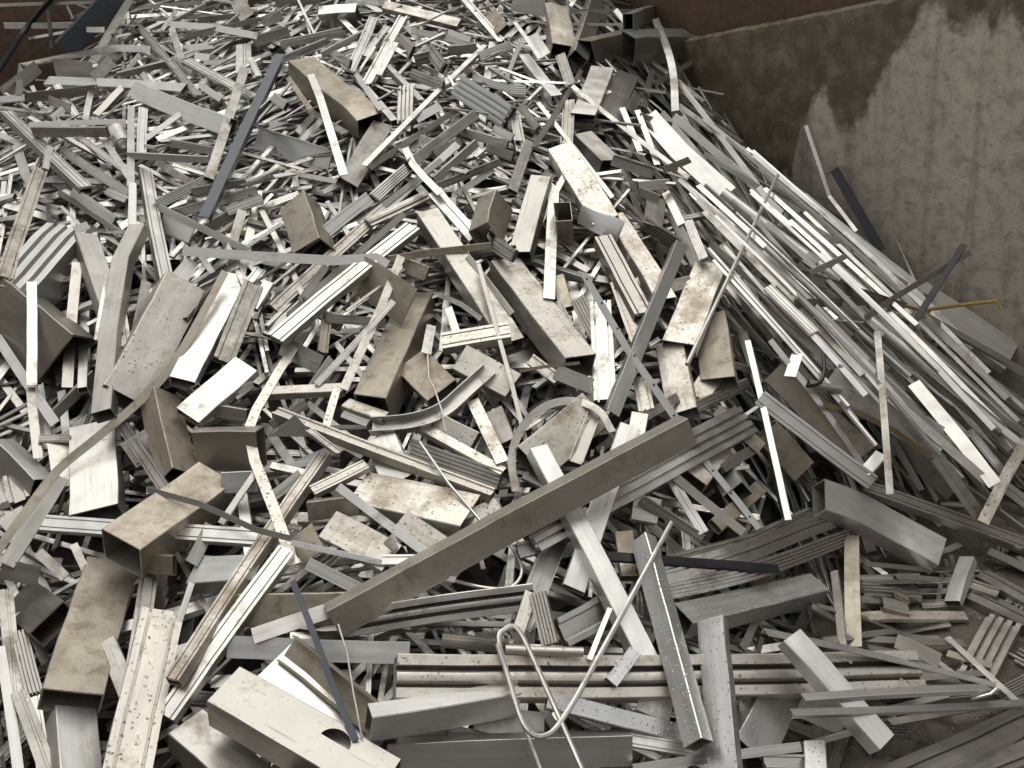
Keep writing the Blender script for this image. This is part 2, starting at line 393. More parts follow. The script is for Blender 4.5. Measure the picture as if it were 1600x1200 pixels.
# ------------------------------------------------------------------ the setting
HM = np.array([[0.513,0.488,0.464,0.44,0.417,0.394,0.371,0.349,0.328,0.308,0.288,0.269,0.251,0.234,0.219,0.204,0.19,0.176,0.163,0.15,0.136,0.123,0.108,0.094,0.079,0.063,0.048,0.033,0.02,0.007,0.0,0.0,0.0,0.0,0.0,0.0,0.0,0.0,0.0,0.0,0.0,0.0,0.0,0.0,0.0,0.0,0.0,0.0,0.0,0.0,0.0,0.0,0.0,0.0,0.0,0.0,0.0],[0.537,0.513,0.489,0.465,0.441,0.418,0.396,0.374,0.352,0.332,0.312,0.293,0.275,0.259,0.243,0.229,0.215,0.202,0.19,0.177,0.164,0.151,0.137,0.122,0.106,0.09,0.073,0.057,0.042,0.028,0.015,0.003,0.0,0.0,0.0,0.0,0.0,0.0,0.0,0.0,0.0,0.0,0.0,0.0,0.0,0.0,0.0,0.0,0.0,0.0,0.0,0.0,0.0,0.0,0.0,0.0,0.0],[0.563,0.538,0.514,0.49,0.467,0.444,0.421,0.399,0.377,0.357,0.337,0.318,0.3,0.284,0.269,0.255,0.242,0.23,0.218,0.206,0.194,0.181,0.167,0.152,0.135,0.118,0.101,0.084,0.067,0.052,0.037,0.023,0.01,0.0,0.0,0.0,0.0,0.0,0.0,0.0,0.0,0.0,0.0,0.0,0.0,0.0,0.0,0.0,0.0,0.0,0.0,0.0,0.0,0.0,0.0,0.0,0.0],[0.589,0.565,0.54,0.517,0.493,0.47,0.447,0.425,0.404,0.383,0.363,0.344,0.326,0.31,0.295,0.281,0.269,0.258,0.248,0.237,0.226,0.214,0.2,0.185,0.168,0.15,0.131,0.112,0.094,0.077,0.061,0.045,0.029,0.013,0.0,0.0,0.0,0.0,0.0,0.0,0.0,0.0,0.0,0.0,0.0,0.0,0.0,0.0,0.0,0.0,0.0,0.0,0.0,0.0,0.0,0.0,0.0],[0.616,0.592,0.568,0.544,0.521,0.498,0.475,0.453,0.431,0.41,0.39,0.371,0.353,0.337,0.322,0.309,0.298,0.288,0.279,0.27,0.26,0.249,0.236,0.221,0.203,0.184,0.164,0.144,0.124,0.106,0.087,0.068,0.049,0.03,0.013,0.0,0.0,0.0,0.0,0.0,0.0,0.0,0.0,0.0,0.0,0.0,0.0,0.0,0.0,0.0,0.0,0.0,0.0,0.0,0.0,0.0,0.0],[0.644,0.62,0.596,0.573,0.549,0.526,0.503,0.481,0.459,0.438,0.418,0.399,0.381,0.365,0.35,0.338,0.327,0.318,0.311,0.304,0.296,0.287,0.276,0.261,0.243,0.222,0.2,0.178,0.157,0.137,0.116,0.094,0.07,0.046,0.025,0.008,0.0,0.0,0.0,0.0,0.0,0.0,0.0,0.0,0.002,0.003,0.0,0.0,0.0,0.0,0.0,0.0,0.0,0.0,0.0,0.0,0.0],[0.673,0.649,0.625,0.602,0.579,0.556,0.533,0.511,0.489,0.468,0.447,0.428,0.41,0.393,0.379,0.366,0.356,0.349,0.343,0.339,0.335,0.328,0.318,0.304,0.286,0.263,0.239,0.214,0.192,0.171,0.149,0.123,0.093,0.063,0.035,0.014,0.0,0.0,0.0,0.0,0.0,0.0,0.0,0.003,0.006,0.007,0.005,0.0,0.0,0.0,0.0,0.0,0.0,0.0,0.0,0.0,0.0],[0.703,0.679,0.656,0.633,0.61,0.587,0.564,0.542,0.52,0.499,0.478,0.458,0.44,0.423,0.408,0.396,0.386,0.379,0.376,0.375,0.374,0.371,0.364,0.352,0.334,0.31,0.282,0.254,0.231,0.209,0.186,0.155,0.118,0.078,0.043,0.017,0.002,0.0,0.0,0.0,0.0,0.0,0.001,0.005,0.007,0.009,0.007,0.003,0.0,0.0,0.0,0.0,0.0,0.0,0.0,0.0,0.0],[0.733,0.71,0.687,0.664,0.642,0.619,0.597,0.575,0.553,0.531,0.51,0.49,0.471,0.454,0.439,0.426,0.416,0.409,0.407,0.409,0.413,0.415,0.413,0.405,0.388,0.363,0.332,0.3,0.275,0.253,0.227,0.192,0.143,0.092,0.047,0.016,0.001,0.0,0.0,0.0,0.0,0.0,0.001,0.005,0.007,0.009,0.008,0.005,0.0,0.0,0.0,0.0,0.0,0.0,0.0,0.0,0.0],[0.764,0.741,0.719,0.697,0.674,0.652,0.631,0.609,0.587,0.565,0.544,0.524,0.504,0.486,0.47,0.457,0.446,0.439,0.437,0.441,0.45,0.458,0.463,0.461,0.448,0.423,0.391,0.357,0.329,0.303,0.271,0.228,0.168,0.103,0.046,0.01,0.0,0.0,0.0,0.0,0.0,0.0,0.0,0.003,0.006,0.008,0.009,0.006,0.0,0.0,0.0,0.0,0.0,0.0,0.0,0.0,0.0],[0.796,0.774,0.752,0.73,0.708,0.687,0.665,0.644,0.622,0.601,0.579,0.559,0.539,0.521,0.504,0.49,0.478,0.469,0.465,0.469,0.481,0.497,0.51,0.518,0.51,0.485,0.454,0.423,0.392,0.359,0.32,0.266,0.195,0.115,0.044,0.003,0.0,0.001,0.0,0.0,0.0,0.0,0.0,0.001,0.004,0.007,0.008,0.007,0.002,0.0,0.0,0.0,0.0,0.0,0.0,0.0,0.0],[0.829,0.807,0.785,0.764,0.743,0.722,0.702,0.681,0.659,0.638,0.617,0.596,0.577,0.558,0.541,0.526,0.513,0.503,0.497,0.499,0.514,0.534,0.552,0.564,0.56,0.541,0.515,0.486,0.455,0.419,0.375,0.315,0.233,0.134,0.042,0.0,0.0,0.0,0.001,0.0,0.0,0.0,0.0,0.0,0.001,0.004,0.006,0.006,0.002,0.0,0.0,0.0,0.0,0.0,0.0,0.0,0.0],[0.862,0.841,0.82,0.799,0.779,0.759,0.739,0.718,0.697,0.677,0.656,0.636,0.617,0.599,0.582,0.567,0.554,0.544,0.539,0.541,0.555,0.574,0.592,0.603,0.603,0.591,0.57,0.545,0.516,0.482,0.439,0.377,0.29,0.174,0.051,0.0,0.0,0.0,0.001,0.0,0.0,0.0,0.0,0.0,0.0,0.001,0.004,0.005,0.001,0.0,0.0,0.0,0.0,0.0,0.0,0.0,0.0],[0.896,0.875,0.855,0.835,0.815,0.796,0.776,0.757,0.737,0.717,0.698,0.679,0.66,0.643,0.627,0.612,0.601,0.593,0.589,0.593,0.604,0.62,0.635,0.645,0.647,0.64,0.625,0.604,0.578,0.549,0.509,0.453,0.372,0.25,0.107,0.01,0.0,0.0,0.004,0.0,0.0,0.0,0.0,0.0,0.0,0.0,0.001,0.001,0.0,0.0,0.0,0.0,0.0,0.0,0.0,0.0,0.0],[0.93,0.91,0.89,0.871,0.852,0.834,0.815,0.797,0.778,0.76,0.741,0.723,0.706,0.69,0.675,0.662,0.651,0.645,0.644,0.649,0.658,0.671,0.683,0.692,0.695,0.691,0.68,0.663,0.643,0.616,0.581,0.531,0.458,0.347,0.214,0.108,0.05,0.03,0.02,0.013,0.006,0.0,0.0,0.0,0.0,0.0,0.0,0.0,0.0,0.0,0.0,0.0,0.0,0.0,0.0,0.0,0.0],[0.964,0.945,0.926,0.908,0.89,0.873,0.855,0.838,0.821,0.804,0.787,0.771,0.755,0.74,0.726,0.714,0.705,0.7,0.701,0.705,0.714,0.725,0.735,0.743,0.746,0.744,0.736,0.723,0.705,0.683,0.651,0.607,0.541,0.447,0.333,0.227,0.149,0.097,0.064,0.044,0.028,0.015,0.005,0.0,0.0,0.0,0.0,0.0,0.0,0.0,0.0,0.0,0.0,0.0,0.0,0.0,0.0],[0.999,0.98,0.963,0.945,0.929,0.912,0.896,0.88,0.865,0.849,0.834,0.82,0.806,0.793,0.78,0.77,0.762,0.757,0.758,0.764,0.773,0.782,0.791,0.798,0.801,0.8,0.794,0.782,0.767,0.746,0.718,0.678,0.622,0.547,0.448,0.347,0.261,0.192,0.138,0.097,0.064,0.039,0.021,0.009,0.002,0.0,0.0,0.0,0.0,0.0,0.0,0.0,0.0,0.0,0.0,0.0,0.0],[1.033,1.016,0.999,0.983,0.967,0.952,0.938,0.924,0.91,0.896,0.883,0.871,0.859,0.848,0.838,0.829,0.822,0.818,0.819,0.825,0.834,0.843,0.851,0.856,0.859,0.857,0.851,0.841,0.826,0.806,0.78,0.743,0.694,0.629,0.544,0.453,0.369,0.295,0.226,0.162,0.109,0.069,0.043,0.025,0.013,0.005,0.0,0.0,0.0,0.0,0.0,0.0,0.0,0.0,0.0,0.0,0.0],[1.068,1.052,1.036,1.021,1.006,0.993,0.98,0.967,0.956,0.944,0.933,0.923,0.914,0.905,0.897,0.89,0.885,0.883,0.884,0.89,0.897,0.905,0.912,0.917,0.918,0.916,0.909,0.898,0.883,0.863,0.838,0.802,0.755,0.695,0.622,0.542,0.463,0.388,0.307,0.225,0.156,0.104,0.07,0.046,0.03,0.017,0.005,0.0,0.0,0.0,0.0,0.0,0.0,0.0,0.0,0.0,0.0],[1.103,1.087,1.072,1.058,1.045,1.033,1.022,1.011,1.002,0.992,0.984,0.976,0.969,0.963,0.958,0.954,0.951,0.95,0.952,0.957,0.963,0.969,0.975,0.978,0.979,0.975,0.968,0.956,0.94,0.919,0.893,0.858,0.812,0.754,0.689,0.616,0.539,0.459,0.372,0.283,0.203,0.143,0.103,0.074,0.052,0.034,0.018,0.003,0.0,0.0,0.0,0.0,0.0,0.0,0.0,0.0,0.0],[1.137,1.122,1.108,1.096,1.084,1.073,1.064,1.055,1.047,1.04,1.034,1.029,1.024,1.021,1.018,1.017,1.017,1.018,1.02,1.023,1.028,1.033,1.037,1.04,1.039,1.034,1.026,1.014,0.997,0.976,0.949,0.913,0.867,0.811,0.748,0.679,0.602,0.519,0.43,0.34,0.257,0.192,0.145,0.109,0.081,0.057,0.036,0.016,0.0,0.0,0.0,0.0,0.0,0.0,0.0,0.0,0.0],[1.171,1.157,1.144,1.132,1.122,1.113,1.105,1.098,1.093,1.088,1.084,1.081,1.079,1.078,1.078,1.079,1.081,1.083,1.085,1.088,1.092,1.096,1.099,1.1,1.098,1.093,1.085,1.072,1.055,1.034,1.006,0.969,0.923,0.867,0.804,0.735,0.658,0.574,0.485,0.396,0.315,0.247,0.192,0.149,0.114,0.084,0.058,0.033,0.009,0.0,0.0,0.0,0.0,0.0,0.0,0.0,0.0],[1.204,1.191,1.179,1.168,1.159,1.151,1.145,1.14,1.137,1.134,1.132,1.131,1.132,1.133,1.134,1.137,1.14,1.143,1.146,1.149,1.153,1.156,1.158,1.159,1.156,1.15,1.142,1.129,1.112,1.09,1.062,1.025,0.978,0.922,0.856,0.784,0.707,0.623,0.536,0.45,0.37,0.301,0.242,0.193,0.151,0.115,0.083,0.053,0.025,0.0,0.0,0.0,0.0,0.0,0.0,0.0,0.0],[1.236,1.223,1.212,1.203,1.195,1.189,1.184,1.181,1.179,1.178,1.179,1.18,1.182,1.185,1.188,1.192,1.196,1.199,1.203,1.207,1.211,1.214,1.216,1.215,1.212,1.206,1.196,1.184,1.167,1.145,1.117,1.08,1.033,0.974,0.905,0.829,0.749,0.667,0.582,0.5,0.423,0.352,0.29,0.236,0.189,0.147,0.11,0.075,0.042,0.01,0.0,0.0,0.0,0.0,0.0,0.0,0.0],[1.268,1.255,1.245,1.236,1.229,1.224,1.221,1.219,1.219,1.221,1.223,1.226,1.23,1.234,1.238,1.243,1.247,1.252,1.256,1.261,1.265,1.269,1.27,1.269,1.266,1.259,1.249,1.236,1.219,1.197,1.169,1.133,1.086,1.024,0.949,0.87,0.789,0.707,0.627,0.548,0.472,0.401,0.337,0.279,0.227,0.18,0.137,0.097,0.06,0.024,0.0,0.0,0.0,0.0,0.0,0.0,0.0],[1.298,1.286,1.276,1.267,1.261,1.257,1.256,1.256,1.257,1.261,1.265,1.27,1.275,1.28,1.286,1.291,1.296,1.301,1.306,1.311,1.316,1.32,1.322,1.32,1.316,1.309,1.298,1.285,1.268,1.246,1.218,1.182,1.134,1.069,0.991,0.908,0.827,0.748,0.671,0.594,0.519,0.448,0.382,0.321,0.265,0.213,0.165,0.12,0.078,0.038,0.0,0.0,0.0,0.0,0.0,0.0,0.0],[1.327,1.315,1.305,1.297,1.292,1.288,1.288,1.289,1.293,1.298,1.304,1.31,1.317,1.324,1.33,1.335,1.34,1.346,1.351,1.357,1.363,1.367,1.37,1.368,1.364,1.356,1.345,1.331,1.314,1.292,1.264,1.226,1.177,1.112,1.033,0.948,0.868,0.792,0.716,0.64,0.566,0.493,0.425,0.36,0.3,0.244,0.191,0.142,0.096,0.052,0.01,0.0,0.0,0.0,0.0,0.0,0.0],[1.355,1.343,1.332,1.325,1.319,1.317,1.317,1.319,1.324,1.331,1.339,1.348,1.356,1.363,1.37,1.376,1.381,1.387,1.393,1.401,1.407,1.413,1.415,1.414,1.409,1.401,1.39,1.376,1.358,1.336,1.308,1.271,1.222,1.159,1.083,1.0,0.919,0.842,0.765,0.688,0.611,0.536,0.465,0.397,0.333,0.272,0.216,0.163,0.113,0.065,0.02,0.0,0.0,0.0,0.0,0.0,0.0],[1.382,1.369,1.358,1.35,1.344,1.342,1.342,1.346,1.352,1.361,1.371,1.381,1.391,1.4,1.407,1.413,1.418,1.424,1.432,1.441,1.45,1.456,1.459,1.458,1.453,1.445,1.433,1.419,1.401,1.38,1.352,1.317,1.271,1.213,1.142,1.062,0.98,0.898,0.816,0.735,0.655,0.576,0.501,0.43,0.362,0.298,0.238,0.181,0.127,0.076,0.027,0.0,0.0,0.0,0.0,0.0,0.0],[1.408,1.394,1.382,1.373,1.367,1.364,1.364,1.368,1.375,1.385,1.398,1.411,1.423,1.432,1.44,1.446,1.452,1.459,1.469,1.48,1.49,1.499,1.503,1.502,1.497,1.488,1.476,1.461,1.444,1.424,1.399,1.366,1.325,1.272,1.206,1.128,1.043,0.955,0.867,0.78,0.695,0.612,0.533,0.458,0.387,0.319,0.255,0.195,0.138,0.084,0.033,0.0,0.0,0.0,0.0,0.0,0.0],[1.433,1.418,1.404,1.394,1.386,1.382,1.382,1.385,1.393,1.405,1.419,1.435,1.45,1.462,1.471,1.477,1.483,1.492,1.504,1.517,1.53,1.541,1.547,1.546,1.54,1.532,1.519,1.505,1.489,1.472,1.448,1.417,1.379,1.334,1.272,1.192,1.102,1.008,0.912,0.819,0.728,0.642,0.559,0.481,0.406,0.336,0.269,0.206,0.146,0.089,0.036,0.0,0.0,0.0,0.0,0.0,0.0],[1.458,1.441,1.425,1.413,1.403,1.397,1.395,1.397,1.404,1.416,1.433,1.453,1.473,1.488,1.499,1.506,1.514,1.526,1.541,1.556,1.57,1.582,1.589,1.589,1.586,1.579,1.567,1.552,1.538,1.525,1.503,1.471,1.432,1.391,1.331,1.249,1.153,1.051,0.949,0.849,0.753,0.663,0.577,0.496,0.419,0.346,0.277,0.211,0.149,0.091,0.035,0.0,0.0,0.0,0.0,0.0,0.0],[1.483,1.463,1.446,1.431,1.418,1.409,1.404,1.403,1.407,1.419,1.437,1.462,1.487,1.508,1.524,1.537,1.548,1.566,1.585,1.599,1.612,1.623,1.629,1.633,1.634,1.63,1.62,1.606,1.596,1.588,1.568,1.533,1.486,1.444,1.384,1.297,1.193,1.082,0.972,0.866,0.766,0.673,0.586,0.503,0.424,0.35,0.279,0.212,0.148,0.088,0.032,0.0,0.0,0.0,0.0,0.0,0.0],[1.509,1.487,1.467,1.448,1.432,1.419,1.409,1.403,1.403,1.411,1.428,1.454,1.488,1.515,1.541,1.569,1.597,1.625,1.642,1.65,1.662,1.674,1.679,1.685,1.689,1.686,1.678,1.669,1.664,1.659,1.641,1.609,1.564,1.513,1.438,1.336,1.218,1.095,0.977,0.867,0.765,0.671,0.584,0.501,0.421,0.346,0.274,0.206,0.142,0.081,0.024,0.0,0.0,0.0,0.0,0.0,0.0],[1.536,1.512,1.489,1.467,1.447,1.429,1.413,1.401,1.393,1.392,1.402,1.424,1.459,1.496,1.539,1.592,1.651,1.699,1.71,1.71,1.726,1.74,1.746,1.748,1.746,1.738,1.728,1.723,1.722,1.72,1.706,1.682,1.647,1.586,1.485,1.356,1.219,1.086,0.962,0.849,0.748,0.655,0.57,0.488,0.409,0.334,0.262,0.195,0.131,0.07,0.012,0.0,0.0,0.0,0.0,0.0,0.0],[1.566,1.54,1.514,1.489,1.465,1.442,1.42,1.399,1.38,1.366,1.361,1.371,1.4,1.447,1.51,1.589,1.675,1.744,1.779,1.792,1.805,1.813,1.815,1.809,1.794,1.773,1.756,1.746,1.746,1.746,1.733,1.716,1.69,1.626,1.495,1.342,1.189,1.048,0.923,0.812,0.714,0.624,0.542,0.464,0.387,0.314,0.244,0.177,0.114,0.054,0.0,0.0,0.0,0.0,0.0,0.0,0.0],[1.6,1.571,1.543,1.515,1.488,1.461,1.433,1.404,1.372,1.339,1.313,1.304,1.323,1.374,1.455,1.558,1.669,1.768,1.837,1.872,1.881,1.876,1.865,1.848,1.816,1.779,1.748,1.727,1.717,1.71,1.698,1.681,1.651,1.578,1.44,1.277,1.12,0.98,0.861,0.757,0.665,0.581,0.503,0.428,0.356,0.286,0.219,0.154,0.093,0.034,0.0,0.0,0.0,0.0,0.0,0.0,0.0],[1.638,1.608,1.578,1.548,1.519,1.489,1.458,1.423,1.379,1.325,1.27,1.232,1.233,1.284,1.379,1.503,1.64,1.77,1.874,1.925,1.928,1.909,1.881,1.845,1.799,1.747,1.7,1.664,1.64,1.623,1.606,1.582,1.538,1.454,1.325,1.169,1.017,0.889,0.783,0.689,0.605,0.528,0.455,0.386,0.318,0.252,0.188,0.127,0.068,0.011,0.0,0.0,0.0,0.0,0.0,0.0,0.0],[1.68,1.65,1.62,1.589,1.559,1.529,1.499,1.464,1.413,1.338,1.245,1.165,1.14,1.187,1.293,1.434,1.589,1.739,1.864,1.926,1.925,1.899,1.858,1.806,1.746,1.68,1.618,1.565,1.525,1.497,1.473,1.442,1.39,1.305,1.186,1.043,0.901,0.791,0.699,0.617,0.541,0.471,0.403,0.338,0.275,0.214,0.154,0.095,0.039,0.0,0.0,0.0,0.0,0.0,0.0,0.0,0.0],[1.728,1.699,1.669,1.639,1.609,1.582,1.558,1.532,1.486,1.398,1.262,1.121,1.058,1.102,1.215,1.364,1.524,1.675,1.795,1.861,1.872,1.847,1.801,1.74,1.668,1.59,1.512,1.441,1.386,1.35,1.322,1.287,1.234,1.154,1.048,0.925,0.805,0.704,0.62,0.546,0.477,0.412,0.35,0.29,0.231,0.173,0.117,0.062,0.008,0.0,0.0,0.0,0.0,0.0,0.0,0.0,0.0],[1.781,1.754,1.726,1.698,1.672,1.648,1.633,1.628,1.605,1.527,1.356,1.124,1.017,1.061,1.172,1.314,1.463,1.6,1.707,1.77,1.787,1.767,1.72,1.655,1.576,1.488,1.397,1.31,1.24,1.199,1.171,1.135,1.084,1.012,0.921,0.819,0.718,0.627,0.549,0.479,0.415,0.355,0.297,0.241,0.186,0.132,0.079,0.027,0.0,0.0,0.0,0.0,0.0,0.0,0.0,0.0,0.0]])
HX0, HY0, HST = -4.2, .3, .15
def pile(x, y):
    fx = min(max((x-HX0)/HST, 0), HM.shape[1]-1.001); fy = min(max((y-HY0)/HST, 0), HM.shape[0]-1.001)
    i, j = int(fx), int(fy); a, b = fx-i, fy-j
    return (HM[j, i]*(1-a)+HM[j, i+1]*a)*(1-b)+(HM[j+1, i]*(1-a)+HM[j+1, i+1]*a)*b
WALL = {'A': [1.006, 4.923], 'd': [0.485, -0.875], 'n': [-0.875, -0.485], 'top': 1.9, 'slope': 0.1668, 'z0': 1.2951}
WA, WD, WN = (Vector((*WALL[k], 0)) for k in ('A', 'd', 'n'))

def mat_ground():
    t = NT('dirty_concrete_yard')
    tc = t.n('ShaderNodeTexCoord'); v = tc.outputs['Object']
    big = t.noise(v, 1.7, 5, .6); med = t.noise(v, 14, 5, .65); fine = t.noise(v, 120, 3, .7)
    c = t.mix(t.ramp(big, [(.38, 0), (.62, 1)]), (.085, .070, .058), (.165, .142, .118))
    c = t.mix(t.ramp(med, [(.5, 0), (.62, 1)]), c, (.06, .05, .042))
    vo = t.n('ShaderNodeTexVoronoi'); vo.inputs['Scale'].default_value = 95; t.l(v, vo.inputs['Vector'])
    sc = t.n('ShaderNodeSeparateColor'); t.l(vo.outputs['Color'], sc.inputs[0])
    chip = t.math('MULTIPLY', t.ramp(sc.outputs[0], [(.72, 0), (.76, 1)]), t.ramp(vo.outputs['Distance'], [(.3, 1), (.45, 0)]))
    c = t.mix(chip, c, t.ramp(sc.outputs[1], [(0, (.16, .14, .12)), (.6, (.30, .28, .25)), (1, (.13, .075, .045))]))
    t.l(c, t.p.inputs['Base Color'])
    t.l(t.ramp(fine, [(.3, .55), (.7, .95)]), t.p.inputs['Roughness'])
    hh = t.math('ADD', t.math('ADD', med, t.math('MULTIPLY', fine, .5)), t.math('MULTIPLY', chip, .6))
    t.l(t.bump(hh, .8, .012), t.p.inputs['Normal'])
    return t.m

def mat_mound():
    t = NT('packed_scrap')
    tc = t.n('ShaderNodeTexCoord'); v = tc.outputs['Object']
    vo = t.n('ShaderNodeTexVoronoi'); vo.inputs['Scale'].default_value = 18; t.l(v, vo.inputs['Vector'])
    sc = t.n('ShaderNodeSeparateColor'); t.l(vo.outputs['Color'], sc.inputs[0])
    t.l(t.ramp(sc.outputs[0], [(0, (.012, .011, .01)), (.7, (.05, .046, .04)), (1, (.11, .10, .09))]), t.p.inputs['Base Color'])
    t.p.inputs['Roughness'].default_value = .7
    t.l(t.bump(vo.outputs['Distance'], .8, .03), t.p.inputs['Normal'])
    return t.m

def mat_concrete():
    t = NT('stained_concrete')
    tc = t.n('ShaderNodeTexCoord'); v = tc.outputs['Object']      # x along the wall, z up (0 = top)
    sep = t.n('ShaderNodeSeparateXYZ'); t.l(v, sep.inputs[0])
    X, Z = sep.outputs[0], sep.outputs[2]
    big = t.noise(v, 2.2, 5, .6); med = t.noise(v, 16, 6, .65); fine = t.noise(v, 62, 5, .75)
    c = t.mix(t.ramp(big, [(.3, 0), (.7, 1)]), (.47, .415, .345), (.60, .53, .445))
    c = t.mix(t.math('MULTIPLY', t.ramp(med, [(.46, 0), (.66, 1)]), .75), c, (.24, .25, .20))
    c = t.mix(t.math('MULTIPLY', t.ramp(fine, [(.58, 0), (.66, 1)]), .7), c, (.085, .07, .055))
    c = t.mix(t.math('MULTIPLY', t.ramp(fine, [(.28, 1), (.36, 0)]), .4), c, (.34, .32, .28))
    # damp brown seepage hanging from the top edge: its reach varies along the wall
    cv = t.n('ShaderNodeFloatCurve')
    cur = cv.mapping.curves[0]
    pts = [(0.0315, 0.6178), (0.0992, 0.5894), (0.239, 0.612), (0.2956, 0.6087), (0.3133, 0.4942), (0.3296, 0.466), (0.3468, 0.4329), (0.3722, 0.4025), (0.3877, 0.4626), (0.4188, 0.479), (0.4516, 0.4474), (0.4814, 0.3783), (0.5156, 0.3128), (0.5484, 0.2629), (0.569, 0.2272), (0.5907, 0.22), (0.6097, 0.2604), (0.6262, 0.2655), (0.6459, 0.2478), (0.665, 0.2307), (0.6797, 0.2632), (0.6894, 0.2247), (0.7269, 0.2665)]
    while len(cur.points) < len(pts): cur.points.new(.5, .5)
    for p, (a, b) in zip(cur.points, pts): p.location = (a, b); p.handle_type = 'AUTO_CLAMPED'
    cv.mapping.update()
    wob = t.noise(t.mapping(v, (9, 1, 1.2)), 1.0, 4, .6)
    xx = t.math('DIVIDE', X, 2.4, clamp=True)
    xx = t.math('ADD', xx, t.math('MULTIPLY', t.math('SUBTRACT', t.noise(v, 7, 3, .6), .5), .030))
    t.l(xx, cv.inputs['Value'])
    reach = t.math('ADD', t.math('MULTIPLY', cv.outputs[0], 1.9), t.math('MULTIPLY', t.math('SUBTRACT', wob, .5), .16))
    reach = t.math('ADD', reach, t.math('MULTIPLY', t.math('SUBTRACT', t.noise(v, 24, 5, .7), .5), .13))
    depth = t.math('MULTIPLY', Z, -1.0)
    dif = t.math('SUBTRACT', reach, depth)
    stain = t.ramp(t.math('ADD', t.math('MULTIPLY', dif, 6.0), .5, clamp=True), [(.3, 0), (.62, 1)])
    dk = t.mix(t.ramp(med, [(.35, 0), (.7, 1)]), (.072, .049, .024), (.125, .088, .045))
    dk = t.mix(t.math('MULTIPLY', t.ramp(t.noise(t.mapping(v, (14, 1, .9)), 1.0, 4, .6), [(.45, 0), (.7, 1)]), .55), dk, (.15, .12, .075))
    patch = t.ramp(t.noise(v, 10, 6, .7), [(.30, .62), (.55, .97)])
    c = t.mix(t.math('MULTIPLY', stain, patch), c, dk)
    # vertical drip runs lower down
    run = t.ramp(t.noise(t.mapping(v, (7, 1, .35)), 1.0, 4, .6), [(.56, 0), (.72, 1)])
    c = t.mix(t.math('MULTIPLY', run, .5), c, (.075, .06, .045))
    # pale scrapes
    scr = t.n('ShaderNodeTexWave'); scr.inputs['Scale'].default_value = 1.3; scr.inputs['Distortion'].default_value = 28; scr.inputs['Detail'].default_value = 3; scr.inputs['Detail Scale'].default_value = .7
    t.l(v, scr.inputs['Vector'])
    sm = t.math('MULTIPLY', t.ramp(scr.outputs['Fac'], [(.985, 0), (1, 1)]), t.ramp(t.noise(v, 4, 3, .6), [(.55, 0), (.65, 1)]))
    c = t.mix(t.math('MULTIPLY', sm, .45), c, (.26, .24, .20))
    # pale chipped upper edge
    edge = t.math('MULTIPLY', t.ramp(t.math('ADD', depth, t.math('ADD', WALL['z0']-WALL['top'], t.math('MULTIPLY', X, WALL['slope']))), [(.0, 1), (.05, 0)]), t.ramp(med, [(.45, 0), (.6, 1)]))
    c = t.mix(t.math('MULTIPLY', edge, .7), c, (.24, .22, .17))
    t.l(c, t.p.inputs['Base Color'])
    t.l(t.math('SUBTRACT', .92, t.math('MULTIPLY', stain, .25)), t.p.inputs['Roughness'])
    hh = t.math('ADD', t.math('MULTIPLY', med, .6), fine)
    t.l(t.bump(hh, .55, .010), t.p.inputs['Normal'])
    return t.m

def mat_rust():
    t = NT('rusted_steel_sheet')
    tc = t.n('ShaderNodeTexCoord'); v = tc.outputs['Object']
    a = t.noise(v, 2.0, 5, .6); b = t.noise(v, 26, 5, .65); d = t.noise(t.mapping(v, (16, 16, .9)), 1.0, 4, .6)
    c = t.mix(t.ramp(a, [(.35, 0), (.65, 1)]), (.085, .050, .034), (.125, .075, .050))
    c = t.mix(t.math('MULTIPLY', t.ramp(b, [(.48, 0), (.66, 1)]), .7), c, (.055, .032, .023))
    c = t.mix(t.math('MULTIPLY', t.ramp(d, [(.52, 0), (.72, 1)]), .6), c, (.13, .072, .035))
    t.l(c, t.p.inputs['Base Color'])
    t.p.inputs['Roughness'].default_value = .75
    t.l(t.bump(b, .5, .006), t.p.inputs['Normal'])
    return t.m

M_GROUND, M_MOUND, M_CONC, M_RUST = mat_ground(), mat_mound(), mat_concrete(), mat_rust()
_t = NT('reflect_wall_grey'); _tc = _t.n('ShaderNodeTexCoord')  # grey for the added wall that is only seen in reflections
_t.l(_t.ramp(_t.noise(_tc.outputs['Object'], 1.5, 4, .6), [(.3, (.17, .16, .15)), (.7, (.24, .225, .205))]), _t.p.inputs['Base Color'])
M_REFLECT = _t.m

def grid_mesh(name, x0, x1, y0, y1, st, zf, mat):
    nx = int(round((x1-x0)/st)); ny = int(round((y1-y0)/st))
    V = [(x0+(x1-x0)*i/nx, y0+(y1-y0)*j/ny, zf(x0+(x1-x0)*i/nx, y0+(y1-y0)*j/ny)) for j in range(ny+1) for i in range(nx+1)]
    F = [(j*(nx+1)+i, j*(nx+1)+i+1, (j+1)*(nx+1)+i+1, (j+1)*(nx+1)+i) for j in range(ny) for i in range(nx)]
    me = bpy.data.meshes.new(name); me.from_pydata(V, [], F); me.materials.append(mat)
    return me
g = link('ground', grid_mesh('ground', -60, 60, -60, 60, 6, lambda x, y: 0.0, M_GROUND)); tag(g, kind='structure')
rm = random.Random(3)
mo = link('mound', grid_mesh('mound', -4.2, 3.0, .3, 6.3, .075, lambda x, y: max(pile(x, y)-.30, -.05)+rm.uniform(-.03, .03), M_MOUND)); tag(mo, kind='structure')

